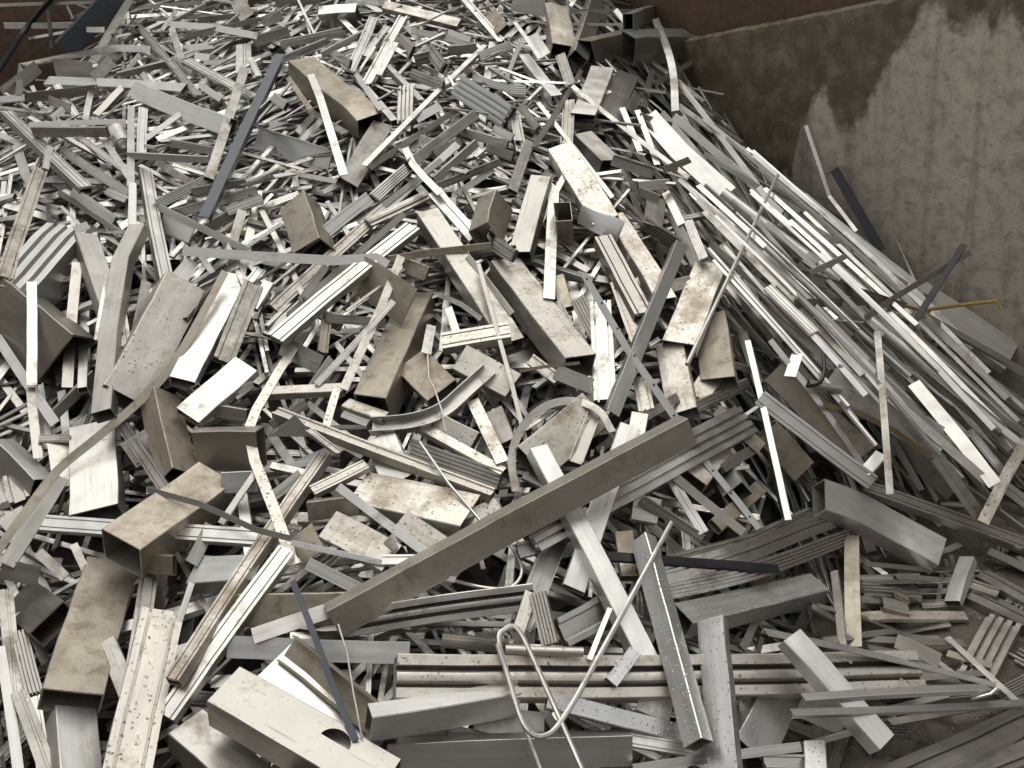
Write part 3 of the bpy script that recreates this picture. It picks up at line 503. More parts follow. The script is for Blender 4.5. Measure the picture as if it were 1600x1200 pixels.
def prism(name, mat, L, th, H, origin, xdir, rough=0.0, nx=1, z0=0.0, slope=0.0):
    """a wall slab: local x along it, z up with 0 at the top, y its thickness (away from the yard)"""
    bm = bmesh.new(); rr = random.Random(5)
    cols = []
    for i in range(nx+1):
        x = L*i/nx; dz = (-abs(rr.gauss(0, rough)) if rough else 0)+z0+slope*x; dy = abs(rr.gauss(0, rough)) if rough else 0
        cols.append([bm.verts.new(p) for p in ((x, 0, -H), (x, 0, -.012+dz), (x, .012+dy, dz), (x, th, dz), (x, th, -H))])
    for a, b in zip(cols[:-1], cols[1:]):
        for j in range(5): bm.faces.new((a[j], b[j], b[(j+1) % 5], a[(j+1) % 5]))
    bm.faces.new(cols[0]); bm.faces.new(cols[-1])
    bmesh.ops.recalc_face_normals(bm, faces=bm.faces)
    me = bpy.data.meshes.new(name); bm.to_mesh(me); bm.free(); me.materials.append(mat)
    o = link(name, me)
    x = Vector(xdir).normalized(); z = Vector((0, 0, 1)); y = z.cross(x)
    o.matrix_world = Matrix(((x.x, y.x, 0, origin[0]), (x.y, y.y, 0, origin[1]), (x.z, y.z, 1, origin[2]), (0, 0, 0, 1)))
    return o
top = WALL['top']
# thickness must go away from the yard: y = z x xdir; flip by starting from the far end if needed
_y = Vector((0, 0, 1)).cross(WD)
wallo = prism('concrete_wall', M_CONC, 3.4, .05, top+.3, (WA.x, WA.y, top), WD, .004, 90, WALL['z0']-top, WALL['slope'])
tag(wallo, 'stained grey concrete wall with a brown damp stain hanging from its top edge', 'wall')
A2 = WA - WD*.9 - WN*.09
side = prism('steel_wall', M_RUST, 4.9, .08, 2.6, (A2.x, A2.y, 2.3), WD)
tag(side, 'rusty brown steel wall rising right behind the concrete wall', 'wall')
back = prism('steel_wall', M_RUST, 8.0, .08, 2.9, (-7.0, 6.8, 2.6), (1, -.06, 0))
tag(back, 'dark rusty steel wall behind the heap at the top left', 'wall')
left = prism('steel_wall', M_RUST, 7.5, .08, 2.1, (-1.62, .2, 1.8), (-.36, 1, 0))
tag(left, 'rusty steel side wall along the left edge of the heap', 'wall')
reflect_wall = prism('added_reflect_wall', M_REFLECT, 24.0, .2, 7.0, (12, -6, 6.5), (-1, 0, 0))  # unseen, added so faces turned to the viewer reflect something dark
tag(reflect_wall, 'unseen dark panel added behind the viewer for the metal to reflect', 'wall')

# ------------------------------------------------------------------ the heap: loose small offcuts between and under the larger pieces
def fill_pieces(pile, project, wall_a, wall_n, n_want):
    """small offcuts strewn over the heap surface, half sunk in it, often in little sheaves: (x, y, z), axis, normal, length, width, kind"""
    r = random.Random(11); out = []; left = 0; tries = 0
    while len(out) < n_want:
        q = [r.random() for _ in range(10)]
        if left > 0 and tries < 5:
            tries += 1
            x, y, a, w, L, knd = last
            o = r.uniform(1.0, 2.6)*w; s = r.uniform(-.25, .25)*L
            x += -math.sin(a)*o + math.cos(a)*s; y += math.cos(a)*o + math.sin(a)*s
            a += r.gauss(0, .05); L *= r.uniform(.8, 1.15)
            new = False
        else:
            x = r.uniform(-3.4, 2.3); y = r.uniform(1.0, 5.8); a = q[2]*math.pi; new = True; left = 0
            w = (.011, .013, .015, .018, .021, .026, .033)[int(q[5]*7)]; L = .18+.50*q[6]; knd = int(q[8]*4)
        z = pile(x, y)
        px, py, d = project((x, y, z))
        if not (-160 < px < 1760 and -90 < py < 1330): continue
        ground = z < .06
        if ground and q[0] < .55: continue
        if (x-wall_a[0])*wall_n[0]+(y-wall_a[1])*wall_n[1] < .06: continue
        if x < -1.95 and y > 4.9: continue
        far = d > 3.3
        slope = x > .55 and y > 2.3 and not ground
        if new and far and not slope: L *= 1.3; w *= .92
        if new and slope and q[3] < .85: a = math.radians(-60+(q[4]-.5)*18); L = L*1.9; w = min(w, .024)
        if new and ground: w = (.008, .012, .02)[int(q[5]*3)]; L = .04+.22*q[6]
        e = .06
        n = [-(pile(x+e, y)-pile(x-e, y))/(2*e)+r.gauss(0, .2), -(pile(x, y+e)-pile(x, y-e))/(2*e)+r.gauss(0, .2), 1.0]
        l = math.sqrt(sum(v*v for v in n)); n = [v/l for v in n]
        t = [math.cos(a), math.sin(a), 0.0]
        k = sum(p*s for p, s in zip(t, n)); t = [p-k*s for p, s in zip(t, n)]
        l = math.sqrt(sum(v*v for v in t)); t = [v/l for v in t]
        zz = z - ((.035+.16*q[7]) if far else (.11+.23*q[7])) - (.03 if slope else 0)
        if ground: zz = .008+w*.5; n = [0, 0, 1]; t = [math.cos(a), math.sin(a), 0]
        out.append(((x, y, zz), t, n, L, w, knd))
        last = (x, y, a, w, L, knd); tries = 0
        left = r.choice((0, 1, 2, 3)) if new else left-1
    return out

def project(p):
    d = Vector(p)-_l
    z = -d.dot(_b)
    return d.dot(_r)/z*1550+800, 600-d.dot(_u)/z*1550, z
V = []; F = []; PC = []; MI = []
rf = random.Random(21)
SKIP = set([200,224,475,487,509,827,844,863,890,971,1194,1208,1297,1300,1418,1505,1595,1619,1625,1685,1741,1959,1977,2038,2143,2179,2270,2425,2546,2580,2597,2598,2654,2714,3004,3005,3068,3102,3284,3295,3297])      # would stick out through the larger pieces lying over them
for num, (O, T, N, L, w, kind) in enumerate(fill_pieces(pile, project, WALL['A'], WALL['n'], 3300)):
    if num in SKIP: continue
    O, T, N = Vector(O), Vector(T), Vector(N)
    k = 'AEBF'[kind]
    th = {'A': w*.6, 'E': w*.5, 'B': w*.6, 'F': .003}[k]
    me = build_mesh('tmp', k, [O-T*L/2, O+T*L/2], N, w, th, rf.choice([-1, 1]), {}, rf.random(), [M_FILL])
    b = len(V); c = rf.random()
    V += [tuple(v.co) for v in me.vertices]
    for p in me.polygons: F.append(tuple(b+i for i in p.vertices)); PC.append(c)
    bpy.data.meshes.remove(me)
me = bpy.data.meshes.new('loose_offcuts'); me.from_pydata(V, [], F); me.materials.append(M_FILL)
at = me.attributes.new('piece', 'FLOAT', 'FACE'); at.data.foreach_set('value', PC)
me.update()
fo = link('loose_offcuts', me)
tag(fo, 'tangle of small silver aluminium offcuts filling the gaps of the heap', 'scrap', kind='stuff')

# ------------------------------------------------------------------ the heap: every traced piece
# kind, finish, path (m), front normal, width, depth, side wall, options, label, group
ROWS = [
["F","b",[[-2.667,6.276,1.787],[-2.07,6.282,1.731]],[0.024,-0.987,0.16],0.0186,0.003,0,{},"slim dull grey flat strip crossing the black hose","flat strips lying in the scrap heap"],
["A","a",[[-2.663,6.273,1.674],[-2.23,6.27,1.624]],[0.006,-0.995,0.104],0.0336,0.0202,0,{},"slim bright silver angle bar just right of the black hose","angle bars lying in the scrap heap"],
["F","a",[[-2.546,6.275,1.588],[-2.289,6.276,1.599]],[-0.013,-0.929,0.371],0.0159,0.003,0,{},"short slim bright silver flat strip just left of the dark slate slab","flat strips lying in the scrap heap"],
["F","b",[[-2.382,6.263,1.729],[-2.433,6.269,1.52]],[0.185,-0.98,-0.074],0.0189,0.003,0,{},"short slim dull grey flat strip just right of the black hose","flat strips lying in the scrap heap"],
["F","b",[[-2.278,6.278,1.662],[-2.153,6.28,1.702]],[0.019,-1.0,-0.013],0.0149,0.003,0,{},"short slim dull grey flat strip, rising right, just left of the dark slate slab","flat strips lying in the scrap heap"],
["F","b",[[-2.279,6.288,1.739],[-2.258,6.267,1.664]],[0.004,-0.964,0.264],0.0116,0.003,0,{},"short slim dull grey flat strip between the dark slate slab and the black hose","flat strips lying in the scrap heap"],
["F","b",[[-2.219,6.269,1.743],[-2.088,6.277,1.666]],[0.146,-0.978,0.146],0.0149,0.003,0,{},"short slim dull grey flat strip between the dark slate slab and the white edged angle","flat strips lying in the scrap heap"],
["F","b",[[-2.583,6.23,1.483],[-2.401,6.262,1.589]],[0.33,-0.9,-0.287],0.0157,0.003,0,{},"short slim dull grey flat strip just above the folded flat bar","flat strips lying in the scrap heap"],
["B","c",[[-1.831,5.832,1.775],[-2.163,5.731,1.537]],[0.352,-0.931,-0.097],0.1115,0.0558,0,{},"wide dark slate slab tilted behind the heap, right of the black hose","box tubes lying in the scrap heap"],
["F","a",[[-1.954,5.565,1.641],[-1.82,5.436,1.638]],[-0.653,-0.686,0.321],0.0267,0.003,0,{},"short slim bright silver flat strip just right of the dark slate slab","flat strips lying in the scrap heap"],
["P","b",[[-1.932,4.944,1.534],[-1.687,4.739,1.516]],[-0.642,-0.767,0.004],0.0856,0.0035,0,{},"short dull grey sheet offcut, level, just above the long level grey bar","sheet offcuts lying in the scrap heap"],
["A","a",[[-1.787,5.908,1.75],[-1.739,4.89,1.535]],[-0.063,-0.209,0.976],0.0549,0.0848,1,{},"white edged angle bar leaning beside the dark slate slab","angle bars lying in the scrap heap"],
["P","b",[[-2.098,4.707,1.475],[-2.076,5.123,1.532]],[0.945,-0.096,0.314],0.0603,0.0035,0,{},"short dull grey sheet offcut crossing the folded flat bar","sheet offcuts lying in the scrap heap"],
["F","b",[[-1.584,5.414,1.719],[-1.296,5.417,1.705]],[0.019,-0.986,0.164],0.0194,0.003,0,{},"slim dull grey flat strip right of the white edged angle","flat strips lying in the scrap heap"],
["F","b",[[-1.57,5.352,1.662],[-1.269,5.313,1.647]],[-0.123,-0.989,0.087],0.016,0.003,0,{},"slim dull grey flat strip above the folded flat bar","flat strips lying in the scrap heap"],
["A","b",[[-1.436,5.278,1.638],[-1.274,5.388,1.692]],[0.59,-0.791,-0.164],0.0202,0.0121,0,{},"short slim dull grey angle bar right of the folded flat bar","angle bars lying in the scrap heap"],
["F","b",[[-1.276,5.175,1.643],[-0.977,5.103,1.64]],[-0.226,-0.93,-0.29],0.0265,0.003,0,{},"rightmost slim dull grey flat strip left of the dark slate bar","flat strips lying in the scrap heap"],
["F","b",[[-1.32,5.062,1.588],[-0.962,4.996,1.622]],[-0.16,-0.968,-0.192],0.0249,0.003,0,{},"leftmost slim dull grey flat strip left of the dark slate bar","flat strips lying in the scrap heap"],
["B","b",[[-1.096,5.276,1.71],[-1.013,5.027,1.634]],[-0.312,-0.367,0.876],0.0742,0.0371,0,{},"short dull grey box tube above the dark slate bar","box tubes lying in the scrap heap"],
["P","b",[[-1.372,4.855,1.507],[-1.234,4.666,1.469]],[-0.564,-0.541,0.624],0.0524,0.0035,0,{},"short dull grey sheet offcut, falling right, just above the long level grey bar","sheet offcuts lying in the scrap heap"],
["B","a",[[-0.685,5.091,1.628],[-0.503,5.063,1.614]],[-0.03,-0.596,0.803],0.0593,0.1067,-1,{},"short bright silver box tube just left of the broad white profile","box tubes lying in the scrap heap"],
["A","a",[[-0.847,4.82,1.528],[-0.565,4.9,1.543]],[0.267,-0.958,0.104],0.0177,0.0106,0,{},"slim bright silver angle bar just above the tan tube near the top","angle bars lying in the scrap heap"],
["F","a",[[-0.554,5.131,1.637],[-0.364,5.1,1.614]],[-0.12,-0.944,0.308],0.0251,0.003,0,{},"short slim bright silver flat strip just above the broad white profile","flat strips lying in the scrap heap"],
["P","b",[[-0.889,5.145,1.674],[-0.671,5.124,1.67]],[-0.097,-0.987,-0.13],0.0439,0.0035,0,{},"short dull grey sheet offcut above the dark slate bar","sheet offcuts lying in the scrap heap"],
["F","a",[[-1.375,4.619,1.589],[-1.545,4.728,1.602],[-1.978,5.219,1.552],[-2.312,5.495,1.513],[-1.897,4.392,1.497]],[0.379,-0.919,0.106],0.0296,0.003,0,{},"bent flat bar with a sharp fold at its left end, near the top left corner","flat strips lying in the scrap heap"],
["B","g",[[-1.953,4.859,1.494],[-1.222,4.431,1.438]],[-0.203,-0.459,0.865],0.0537,0.0196,-1,{},"long level grey bar under the folded flat bar","box tubes lying in the scrap heap"],
["E","b",[[-1.971,4.637,1.453],[-1.644,4.587,1.456]],[-0.153,-0.987,0.056],0.0425,0.0213,0,{},"dull grey grooved rail just below the long level grey bar","grooved rails lying in the scrap heap"],
["E","a",[[-1.743,4.263,1.419],[-1.33,3.786,1.241]],[-0.169,-0.469,0.867],0.0234,0.0117,0,{},"slim bright silver grooved rail just left of the stubby round pipe","grooved rails lying in the scrap heap"],
["E","b",[[-1.683,4.12,1.305],[-1.332,3.73,1.177]],[-0.356,-0.564,0.745],0.0349,0.0174,0,{},"dull grey grooved rail below the stubby round pipe","grooved rails lying in the scrap heap"],
["F","a",[[-1.812,4.2,1.401],[-1.411,4.155,1.371]],[-0.06,-0.874,0.483],0.0218,0.003,0,{},"slim bright silver flat strip just left of the stubby round pipe","flat strips lying in the scrap heap"],
["B","b",[[-1.788,4.151,1.379],[-1.456,4.036,1.357]],[-0.328,-0.944,-0.024],0.0396,0.0198,0,{},"dull grey box tube left of the stubby round pipe","box tubes lying in the scrap heap"],
["B","b",[[-1.529,4.958,1.542],[-1.579,4.721,1.468]],[0.825,-0.32,0.466],0.0207,0.0104,0,{},"short slim dull grey box tube just above the long level grey bar","box tubes lying in the scrap heap"],
["A","n",[[-1.589,4.748,1.482],[-1.346,4.804,1.503]],[0.241,-0.921,-0.307],0.0286,0.0171,0,{},"slim brown angle bar just above the long level grey bar","angle bars lying in the scrap heap"],
["P","a",[[-1.653,4.925,1.536],[-1.679,4.702,1.492]],[0.882,-0.186,0.433],0.05,0.0035,0,{},"short bright silver sheet offcut just right of the white edged angle","sheet offcuts lying in the scrap heap"],
["F","b",[[-1.876,4.622,1.438],[-1.739,4.485,1.404]],[-0.613,-0.702,0.362],0.0404,0.003,0,{},"short dull grey flat strip just below the long level grey bar","flat strips lying in the scrap heap"],
["E","a",[[-1.693,4.3,1.432],[-1.714,4.207,1.413]],[0.861,-0.278,0.425],0.0263,0.0132,0,{},"short slim bright silver grooved rail just below the long level grey bar","grooved rails lying in the scrap heap"],
["F","b",[[-1.905,4.238,1.326],[-1.748,3.878,1.223]],[-0.076,-0.305,0.949],0.0367,0.003,0,{},"short dull grey flat strip just left of the bronze window profile","flat strips lying in the scrap heap"],
["E","a",[[-0.826,4.715,1.522],[-0.547,4.858,1.526]],[0.452,-0.888,0.079],0.0262,0.0131,0,{},"slim bright silver grooved rail just above the tan tube near the top","grooved rails lying in the scrap heap"],
["E","b",[[-0.969,4.855,1.539],[-0.814,4.928,1.562]],[0.425,-0.905,0.011],0.0477,0.0239,0,{},"short dull grey grooved rail just above the dark slate bar","grooved rails lying in the scrap heap"],
["B","b",[[-0.364,5.008,1.618],[-0.025,4.88,1.506]],[0.053,-0.575,0.816],0.0564,0.0289,-1,{},"dull grey box tube right of the broad white profile","box tubes lying in the scrap heap"],
["F","a",[[-0.269,4.843,1.526],[-0.179,4.596,1.444]],[-0.451,-0.425,0.785],0.0231,0.003,0,{},"short slim bright silver flat strip right of the broad white profile","flat strips lying in the scrap heap"],
["E","a",[[-0.243,4.717,1.517],[0.023,4.574,1.446]],[-0.28,-0.79,0.546],0.0272,0.0136,0,{},"slim bright silver grooved rail, level, just above the slim bright angle","grooved rails lying in the scrap heap"],
["E","a",[[-0.707,3.985,1.27],[-0.649,4.111,1.308]],[0.579,-0.471,0.665],0.0258,0.0129,0,{},"leftmost short slim bright silver grooved rail just left of the torn strip","grooved rails lying in the scrap heap"],
["E","b",[[-0.575,4.466,1.487],[-0.506,4.381,1.45]],[-0.675,-0.681,0.284],0.0342,0.0171,0,{},"short dull grey grooved rail just left of the broad white profile","grooved rails lying in the scrap heap"],
["E","b",[[-0.23,4.5,1.412],[-0.117,4.532,1.42]],[0.281,-0.94,-0.193],0.0473,0.0237,0,{},"short dull grey grooved rail, rising right, just above the slim bright angle","grooved rails lying in the scrap heap"],
["E","b",[[-0.174,4.549,1.452],[-0.121,4.378,1.389]],[-0.697,-0.431,0.573],0.0473,0.0237,0,{},"short dull grey grooved rail, falling right, just above the many grooved grey profile","grooved rails lying in the scrap heap"],
["E","b",[[-0.258,4.364,1.382],[-0.127,4.212,1.337]],[-0.723,-0.671,0.167],0.0391,0.0196,0,{},"short dull grey grooved rail, falling right, just left of the many grooved grey profile","grooved rails lying in the scrap heap"],
["B","b",[[-0.088,4.562,1.426],[0.039,4.558,1.424]],[-0.034,-0.989,-0.143],0.0408,0.0204,0,{},"short dull grey box tube just above the slim bright angle","box tubes lying in the scrap heap"],
["F","a",[[-0.078,4.652,1.495],[0.016,4.571,1.461]],[-0.557,-0.774,0.3],0.0254,0.003,0,{},"short slim bright silver flat strip just above the slim bright angle","flat strips lying in the scrap heap"],
["A","n",[[-0.952,5.052,1.604],[-0.865,5.116,1.625]],[0.569,-0.812,0.133],0.0489,0.0294,0,{},"short brown angle bar just above the dark slate bar","angle bars lying in the scrap heap"],
["E","b",[[-0.639,4.368,1.39],[-0.589,4.475,1.421]],[0.852,-0.464,0.242],0.0344,0.0172,0,{},"short dull grey grooved rail crossing the tan tube near the top","grooved rails lying in the scrap heap"],
["B","n",[[-0.304,4.681,1.488],[-0.253,4.545,1.449]],[-0.765,-0.422,0.487],0.0543,0.0271,0,{},"short brown box tube right of the broad white profile","box tubes lying in the scrap heap"],
["E","b",[[-0.171,3.69,1.183],[-0.072,3.788,1.196]],[0.626,-0.678,0.386],0.0288,0.0144,0,{},"short dull grey grooved rail just right of the curved flat strip","grooved rails lying in the scrap heap"],
["E","b",[[-0.843,3.505,1.13],[-1.001,3.435,1.078]],[0.412,-0.911,-0.028],0.038,0.019,0,{},"dull grey grooved rail just right of the dark slate bar","grooved rails lying in the scrap heap"],
["P","t",[[-0.484,3.137,0.967],[-0.289,2.939,0.881]],[-0.523,-0.715,0.463],0.1279,0.0035,0,{},"broad tan stained sheet offcut just left of the narrow spotted bar","sheet offcuts lying in the scrap heap"],
["B","a",[[-2.128,4.686,1.457],[-1.977,4.628,1.459]],[-0.329,-0.839,0.433],0.03,0.015,0,{},"short slim bright silver box tube just left of the folded flat bar","box tubes lying in the scrap heap"],
["F","a",[[-1.436,5.262,1.622],[-1.305,4.814,1.51]],[-0.187,-0.288,0.939],0.0311,0.003,0,{},"short slim bright silver flat strip just right of the folded flat bar","flat strips lying in the scrap heap"],
["A","g",[[-1.423,5.401,1.691],[-1.472,5.213,1.616]],[0.698,-0.414,0.585],0.0191,0.0114,0,{},"short slim mid grey angle bar just above the folded flat bar","angle bars lying in the scrap heap"],
["F","a",[[-1.418,5.186,1.639],[-1.196,5.057,1.613],[-0.948,4.84,1.566]],[-0.505,-0.769,0.392],0.0306,0.003,0,{},"slim bright silver flat strip above the long level grey bar","flat strips lying in the scrap heap"],
["F","a",[[-1.673,4.614,1.455],[-1.627,4.315,1.375]],[0.548,-0.136,0.825],0.0248,0.003,0,{},"short slim bright silver flat strip just below the long level grey bar","flat strips lying in the scrap heap"],
["A","b",[[-1.527,4.602,1.455],[-1.598,4.373,1.382]],[0.355,-0.381,0.854],0.0295,0.0206,1,{},"short slim dull grey angle bar just below the long level grey bar","angle bars lying in the scrap heap"],
["E","a",[[-1.976,4.41,1.44],[-1.49,3.756,1.218]],[0.252,-0.137,0.958],0.0482,0.0338,-1,{},"long bright silver grooved rail just above the bronze window profile","grooved rails lying in the scrap heap"],
["E","a",[[-1.491,4.078,1.335],[-1.307,3.722,1.237]],[-0.034,-0.282,0.959],0.0249,0.0125,0,{},"slim bright silver grooved rail just below the stubby round pipe","grooved rails lying in the scrap heap"],
["R","a",[[-1.446,4.128,1.342],[-1.395,4.013,1.301]],[-0.033,-0.353,0.935],0.071,0.071,0,{},"stubby round pipe offcut with its mouth open toward the lower left heap","round pipes lying in the scrap heap"],
["E","g",[[-1.693,4.055,1.331],[-1.669,3.888,1.278]],[0.596,-0.163,0.786],0.0251,0.0125,0,{},"short slim mid grey grooved rail just above the bronze window profile","grooved rails lying in the scrap heap"],
["A","g",[[-1.427,4.327,1.405],[-1.285,3.648,1.217]],[0.472,-0.143,0.87],0.028,0.0168,0,{},"mid grey angle bar just right of the stubby round pipe","angle bars lying in the scrap heap"],
["E","w",[[-1.395,4.375,1.385],[-1.324,3.973,1.265]],[0.455,-0.18,0.872],0.0368,0.0184,0,{},"short white grooved rail just right of the stubby round pipe","grooved rails lying in the scrap heap"],
["B","g",[[-1.345,3.87,1.289],[-1.032,3.825,1.241]],[-0.126,-0.987,0.102],0.0272,0.0136,0,{},"mid grey box tube just right of the steep pale rail","box tubes lying in the scrap heap"],
["A","b",[[-1.252,3.894,1.249],[-1.047,3.667,1.175]],[-0.499,-0.639,0.586],0.0267,0.016,0,{},"dull grey angle bar just right of the steep pale rail","angle bars lying in the scrap heap"],
["A","b",[[-1.247,4.058,1.287],[-1.035,3.923,1.254]],[-0.504,-0.84,0.203],0.0308,0.0185,0,{},"dull grey angle bar just below the pale mitred tube","angle bars lying in the scrap heap"],
["E","a",[[-1.024,4.866,1.539],[-0.983,4.54,1.456]],[0.017,-0.246,0.969],0.0652,0.0326,0,{},"short bright silver grooved rail just left of the dark slate bar","grooved rails lying in the scrap heap"],
["E","a",[[-0.967,4.66,1.497],[-0.909,4.479,1.439]],[0.057,-0.286,0.956],0.0259,0.013,0,{},"short slim bright silver grooved rail just left of the dark slate bar","grooved rails lying in the scrap heap"],
["P","a",[[-1.333,4.976,1.541],[-1.16,4.896,1.547]],[-0.405,-0.859,0.312],0.0307,0.0035,0,{},"short slim bright silver sheet offcut above the long level grey bar","sheet offcuts lying in the scrap heap"],
["F","w",[[-1.246,4.82,1.516],[-1.169,4.772,1.507]],[-0.404,-0.739,0.539],0.034,0.003,0,{},"short white flat strip just above the long level grey bar","flat strips lying in the scrap heap"],
["F","a",[[-1.194,4.744,1.492],[-1.033,4.665,1.491]],[-0.391,-0.811,0.434],0.0211,0.003,0,{},"short slim bright silver flat strip right of the long level grey bar","flat strips lying in the scrap heap"],
["E","a",[[-1.131,4.561,1.444],[-1.187,4.399,1.407]],[0.68,-0.38,0.627],0.0338,0.0169,0,{},"short bright silver grooved rail just right of the long level grey bar","grooved rails lying in the scrap heap"],
["A","b",[[-0.862,4.589,1.466],[-0.626,4.771,1.512]],[0.618,-0.784,-0.054],0.0296,0.0177,0,{},"slim dull grey angle bar just above the tan tube near the top","angle bars lying in the scrap heap"],
["E","a",[[-0.348,4.815,1.539],[-0.447,4.522,1.46]],[0.457,-0.37,0.809],0.0238,0.0119,0,{},"short slim bright silver grooved rail just right of the broad white profile","grooved rails lying in the scrap heap"],
["E","a",[[0.011,5.07,1.596],[0.153,4.68,1.428]],[-0.024,-0.403,0.915],0.0341,0.0239,-1,{},"slim bright silver grooved rail, falling right, just above the slim bright angle","grooved rails lying in the scrap heap"],
["F","t",[[-0.764,4.345,1.436],[-0.65,4.076,1.33]],[-0.256,-0.446,0.858],0.0209,0.003,0,{},"short slim tan stained flat strip just left of the torn strip","flat strips lying in the scrap heap"],
["A","g",[[-0.643,4.62,1.472],[-0.451,4.813,1.524]],[0.71,-0.704,0.001],0.0269,0.0161,0,{},"slim mid grey angle bar just left of the broad white profile","angle bars lying in the scrap heap"],
["B","b",[[-0.074,3.919,1.206],[0.1,3.817,1.151]],[-0.42,-0.866,0.271],0.0348,0.0174,0,{},"dull grey box tube just below the many grooved grey profile","box tubes lying in the scrap heap"],
["A","a",[[-0.451,3.684,1.15],[-0.59,3.587,1.121]],[0.395,-0.728,0.56],0.0195,0.0117,0,{},"short slim bright silver angle bar just below the torn strip","angle bars lying in the scrap heap"],
["E","a",[[-0.269,3.734,1.145],[-0.401,3.517,1.098]],[0.492,-0.461,0.739],0.044,0.022,0,{},"bright silver grooved rail just left of the curved flat strip","grooved rails lying in the scrap heap"],
["E","a",[[0.038,3.64,1.11],[-0.105,3.53,1.066]],[0.477,-0.781,0.403],0.0234,0.0117,0,{},"short slim bright silver grooved rail just left of the down facing tan tube","grooved rails lying in the scrap heap"],
["E","b",[[0.064,3.629,1.135],[-0.184,3.481,1.109]],[0.506,-0.86,0.07],0.0262,0.0131,0,{},"dull grey grooved rail just right of the curved flat strip","grooved rails lying in the scrap heap"],
["F","a",[[-0.711,3.699,1.18],[-0.541,3.643,1.138]],[-0.142,-0.835,0.532],0.017,0.003,0,{},"short slim bright silver flat strip just below the broad grey channel","flat strips lying in the scrap heap"],
["E","a",[[-0.691,3.922,1.246],[-0.615,4.061,1.293]],[0.569,-0.525,0.633],0.0229,0.0115,0,{},"rightmost short slim bright silver grooved rail just left of the torn strip","grooved rails lying in the scrap heap"],
["P","w",[[-0.824,4.059,1.298],[-0.757,4.087,1.307]],[0.304,-0.865,0.399],0.0289,0.0035,0,{},"short white sheet offcut just above the broad grey channel","sheet offcuts lying in the scrap heap"],
["B","b",[[-0.709,3.846,1.399],[-0.764,3.932,1.427]],[-0.557,-0.563,0.61],0.0341,0.017,0,{},"short dull grey box tube just right of the dark slate bar","box tubes lying in the scrap heap"],
["E","w",[[0.048,4.512,1.394],[0.197,4.619,1.411]],[0.491,-0.752,0.439],0.0405,0.0202,0,{"d":3},"short white grooved rail just right of the slim bright angle","grooved rails lying in the scrap heap"],
["B","t",[[0.122,4.91,1.527],[0.166,4.728,1.47]],[-0.483,-0.366,0.796],0.0646,0.0323,0,{},"short tan stained box tube just above the slim bright angle","box tubes lying in the scrap heap"],
["E","a",[[0.055,3.827,1.22],[0.122,3.781,1.185]],[-0.322,-0.822,0.469],0.0293,0.0146,0,{},"short bright silver grooved rail just below the many grooved grey profile","grooved rails lying in the scrap heap"],
["E","b",[[0.021,3.802,1.157],[0.112,3.742,1.122]],[-0.467,-0.849,0.246],0.0345,0.0172,0,{},"short dull grey grooved rail, falling right, just below the many grooved grey profile","grooved rails lying in the scrap heap"],
["A","b",[[-0.231,3.882,1.21],[-0.148,3.835,1.184]],[-0.34,-0.839,0.425],0.0222,0.0133,0,{},"short slim dull grey angle bar just right of the curved flat strip","angle bars lying in the scrap heap"],
["P","w",[[0.237,5.034,1.548],[0.387,5.008,1.506]],[-0.143,-0.985,0.101],0.0731,0.0035,0,{},"short white sheet offcut just left of the steep scuffed tube","sheet offcuts lying in the scrap heap"],
["B","b",[[0.669,5.161,1.505],[0.495,4.55,1.338]],[0.643,-0.366,0.672],0.0775,0.062,-1,{},"dull grey box tube just above the left mouthed tube","box tubes lying in the scrap heap"],
["F","a",[[0.493,4.901,1.488],[0.867,5.132,1.421]],[0.52,-0.853,-0.039],0.0215,0.003,0,{},"slim bright silver flat strip just left of the tube against the rusty wall","flat strips lying in the scrap heap"],
["E","b",[[0.179,4.118,1.236],[0.227,3.954,1.172]],[-0.62,-0.436,0.652],0.0316,0.0158,0,{},"short dull grey grooved rail just right of the many grooved grey profile","grooved rails lying in the scrap heap"],
["E","b",[[0.152,4.008,1.222],[0.151,3.755,1.138]],[0.056,-0.314,0.948],0.04,0.02,0,{},"short dull grey grooved rail, steep, just below the many grooved grey profile","grooved rails lying in the scrap heap"],
["E","b",[[0.241,3.608,1.076],[0.176,3.476,1.048]],[0.497,-0.411,0.764],0.0418,0.0209,0,{},"short dull grey grooved rail just left of the upright pale bar","grooved rails lying in the scrap heap"],
["B","b",[[0.729,4.464,1.173],[0.638,4.183,1.139]],[0.637,-0.293,0.713],0.0459,0.0229,0,{},"short dull grey box tube just right of the twin flat tube","box tubes lying in the scrap heap"],
["P","a",[[0.296,4.783,1.42],[0.331,4.591,1.348]],[-0.375,-0.387,0.843],0.0637,0.0035,0,{},"short bright silver sheet offcut just left of the steep scuffed tube","sheet offcuts lying in the scrap heap"],
["E","g",[[-1.504,3.516,1.145],[-1.614,3.188,1.043]],[0.09,-0.325,0.942],0.1853,0.1153,1,{"d":3},"broad grooved grey panel at the left edge above the dark tan tube","grooved rails lying in the scrap heap"],
["B","b",[[-1.414,3.451,1.12],[-1.247,3.059,0.964]],[0.439,-0.162,0.884],0.0741,0.0593,-1,{},"broad dull grey box tube just left of the crushed upright tube","box tubes lying in the scrap heap"],
["E","a",[[-1.022,3.688,1.2],[-1.203,3.623,1.148]],[0.209,-0.894,0.396],0.0385,0.0192,0,{},"bright silver grooved rail just right of the steep pale rail","grooved rails lying in the scrap heap"],
["E","a",[[-0.823,3.566,1.162],[-1.161,3.579,1.114]],[-0.077,-0.957,0.279],0.0349,0.0174,0,{},"bright silver grooved rail crossing the dark slate bar","grooved rails lying in the scrap heap"],
["E","b",[[-1.485,2.905,0.801],[-1.392,2.646,0.7]],[0.151,-0.312,0.938],0.0278,0.0139,0,{},"dull grey grooved rail above the white tube at left","grooved rails lying in the scrap heap"],
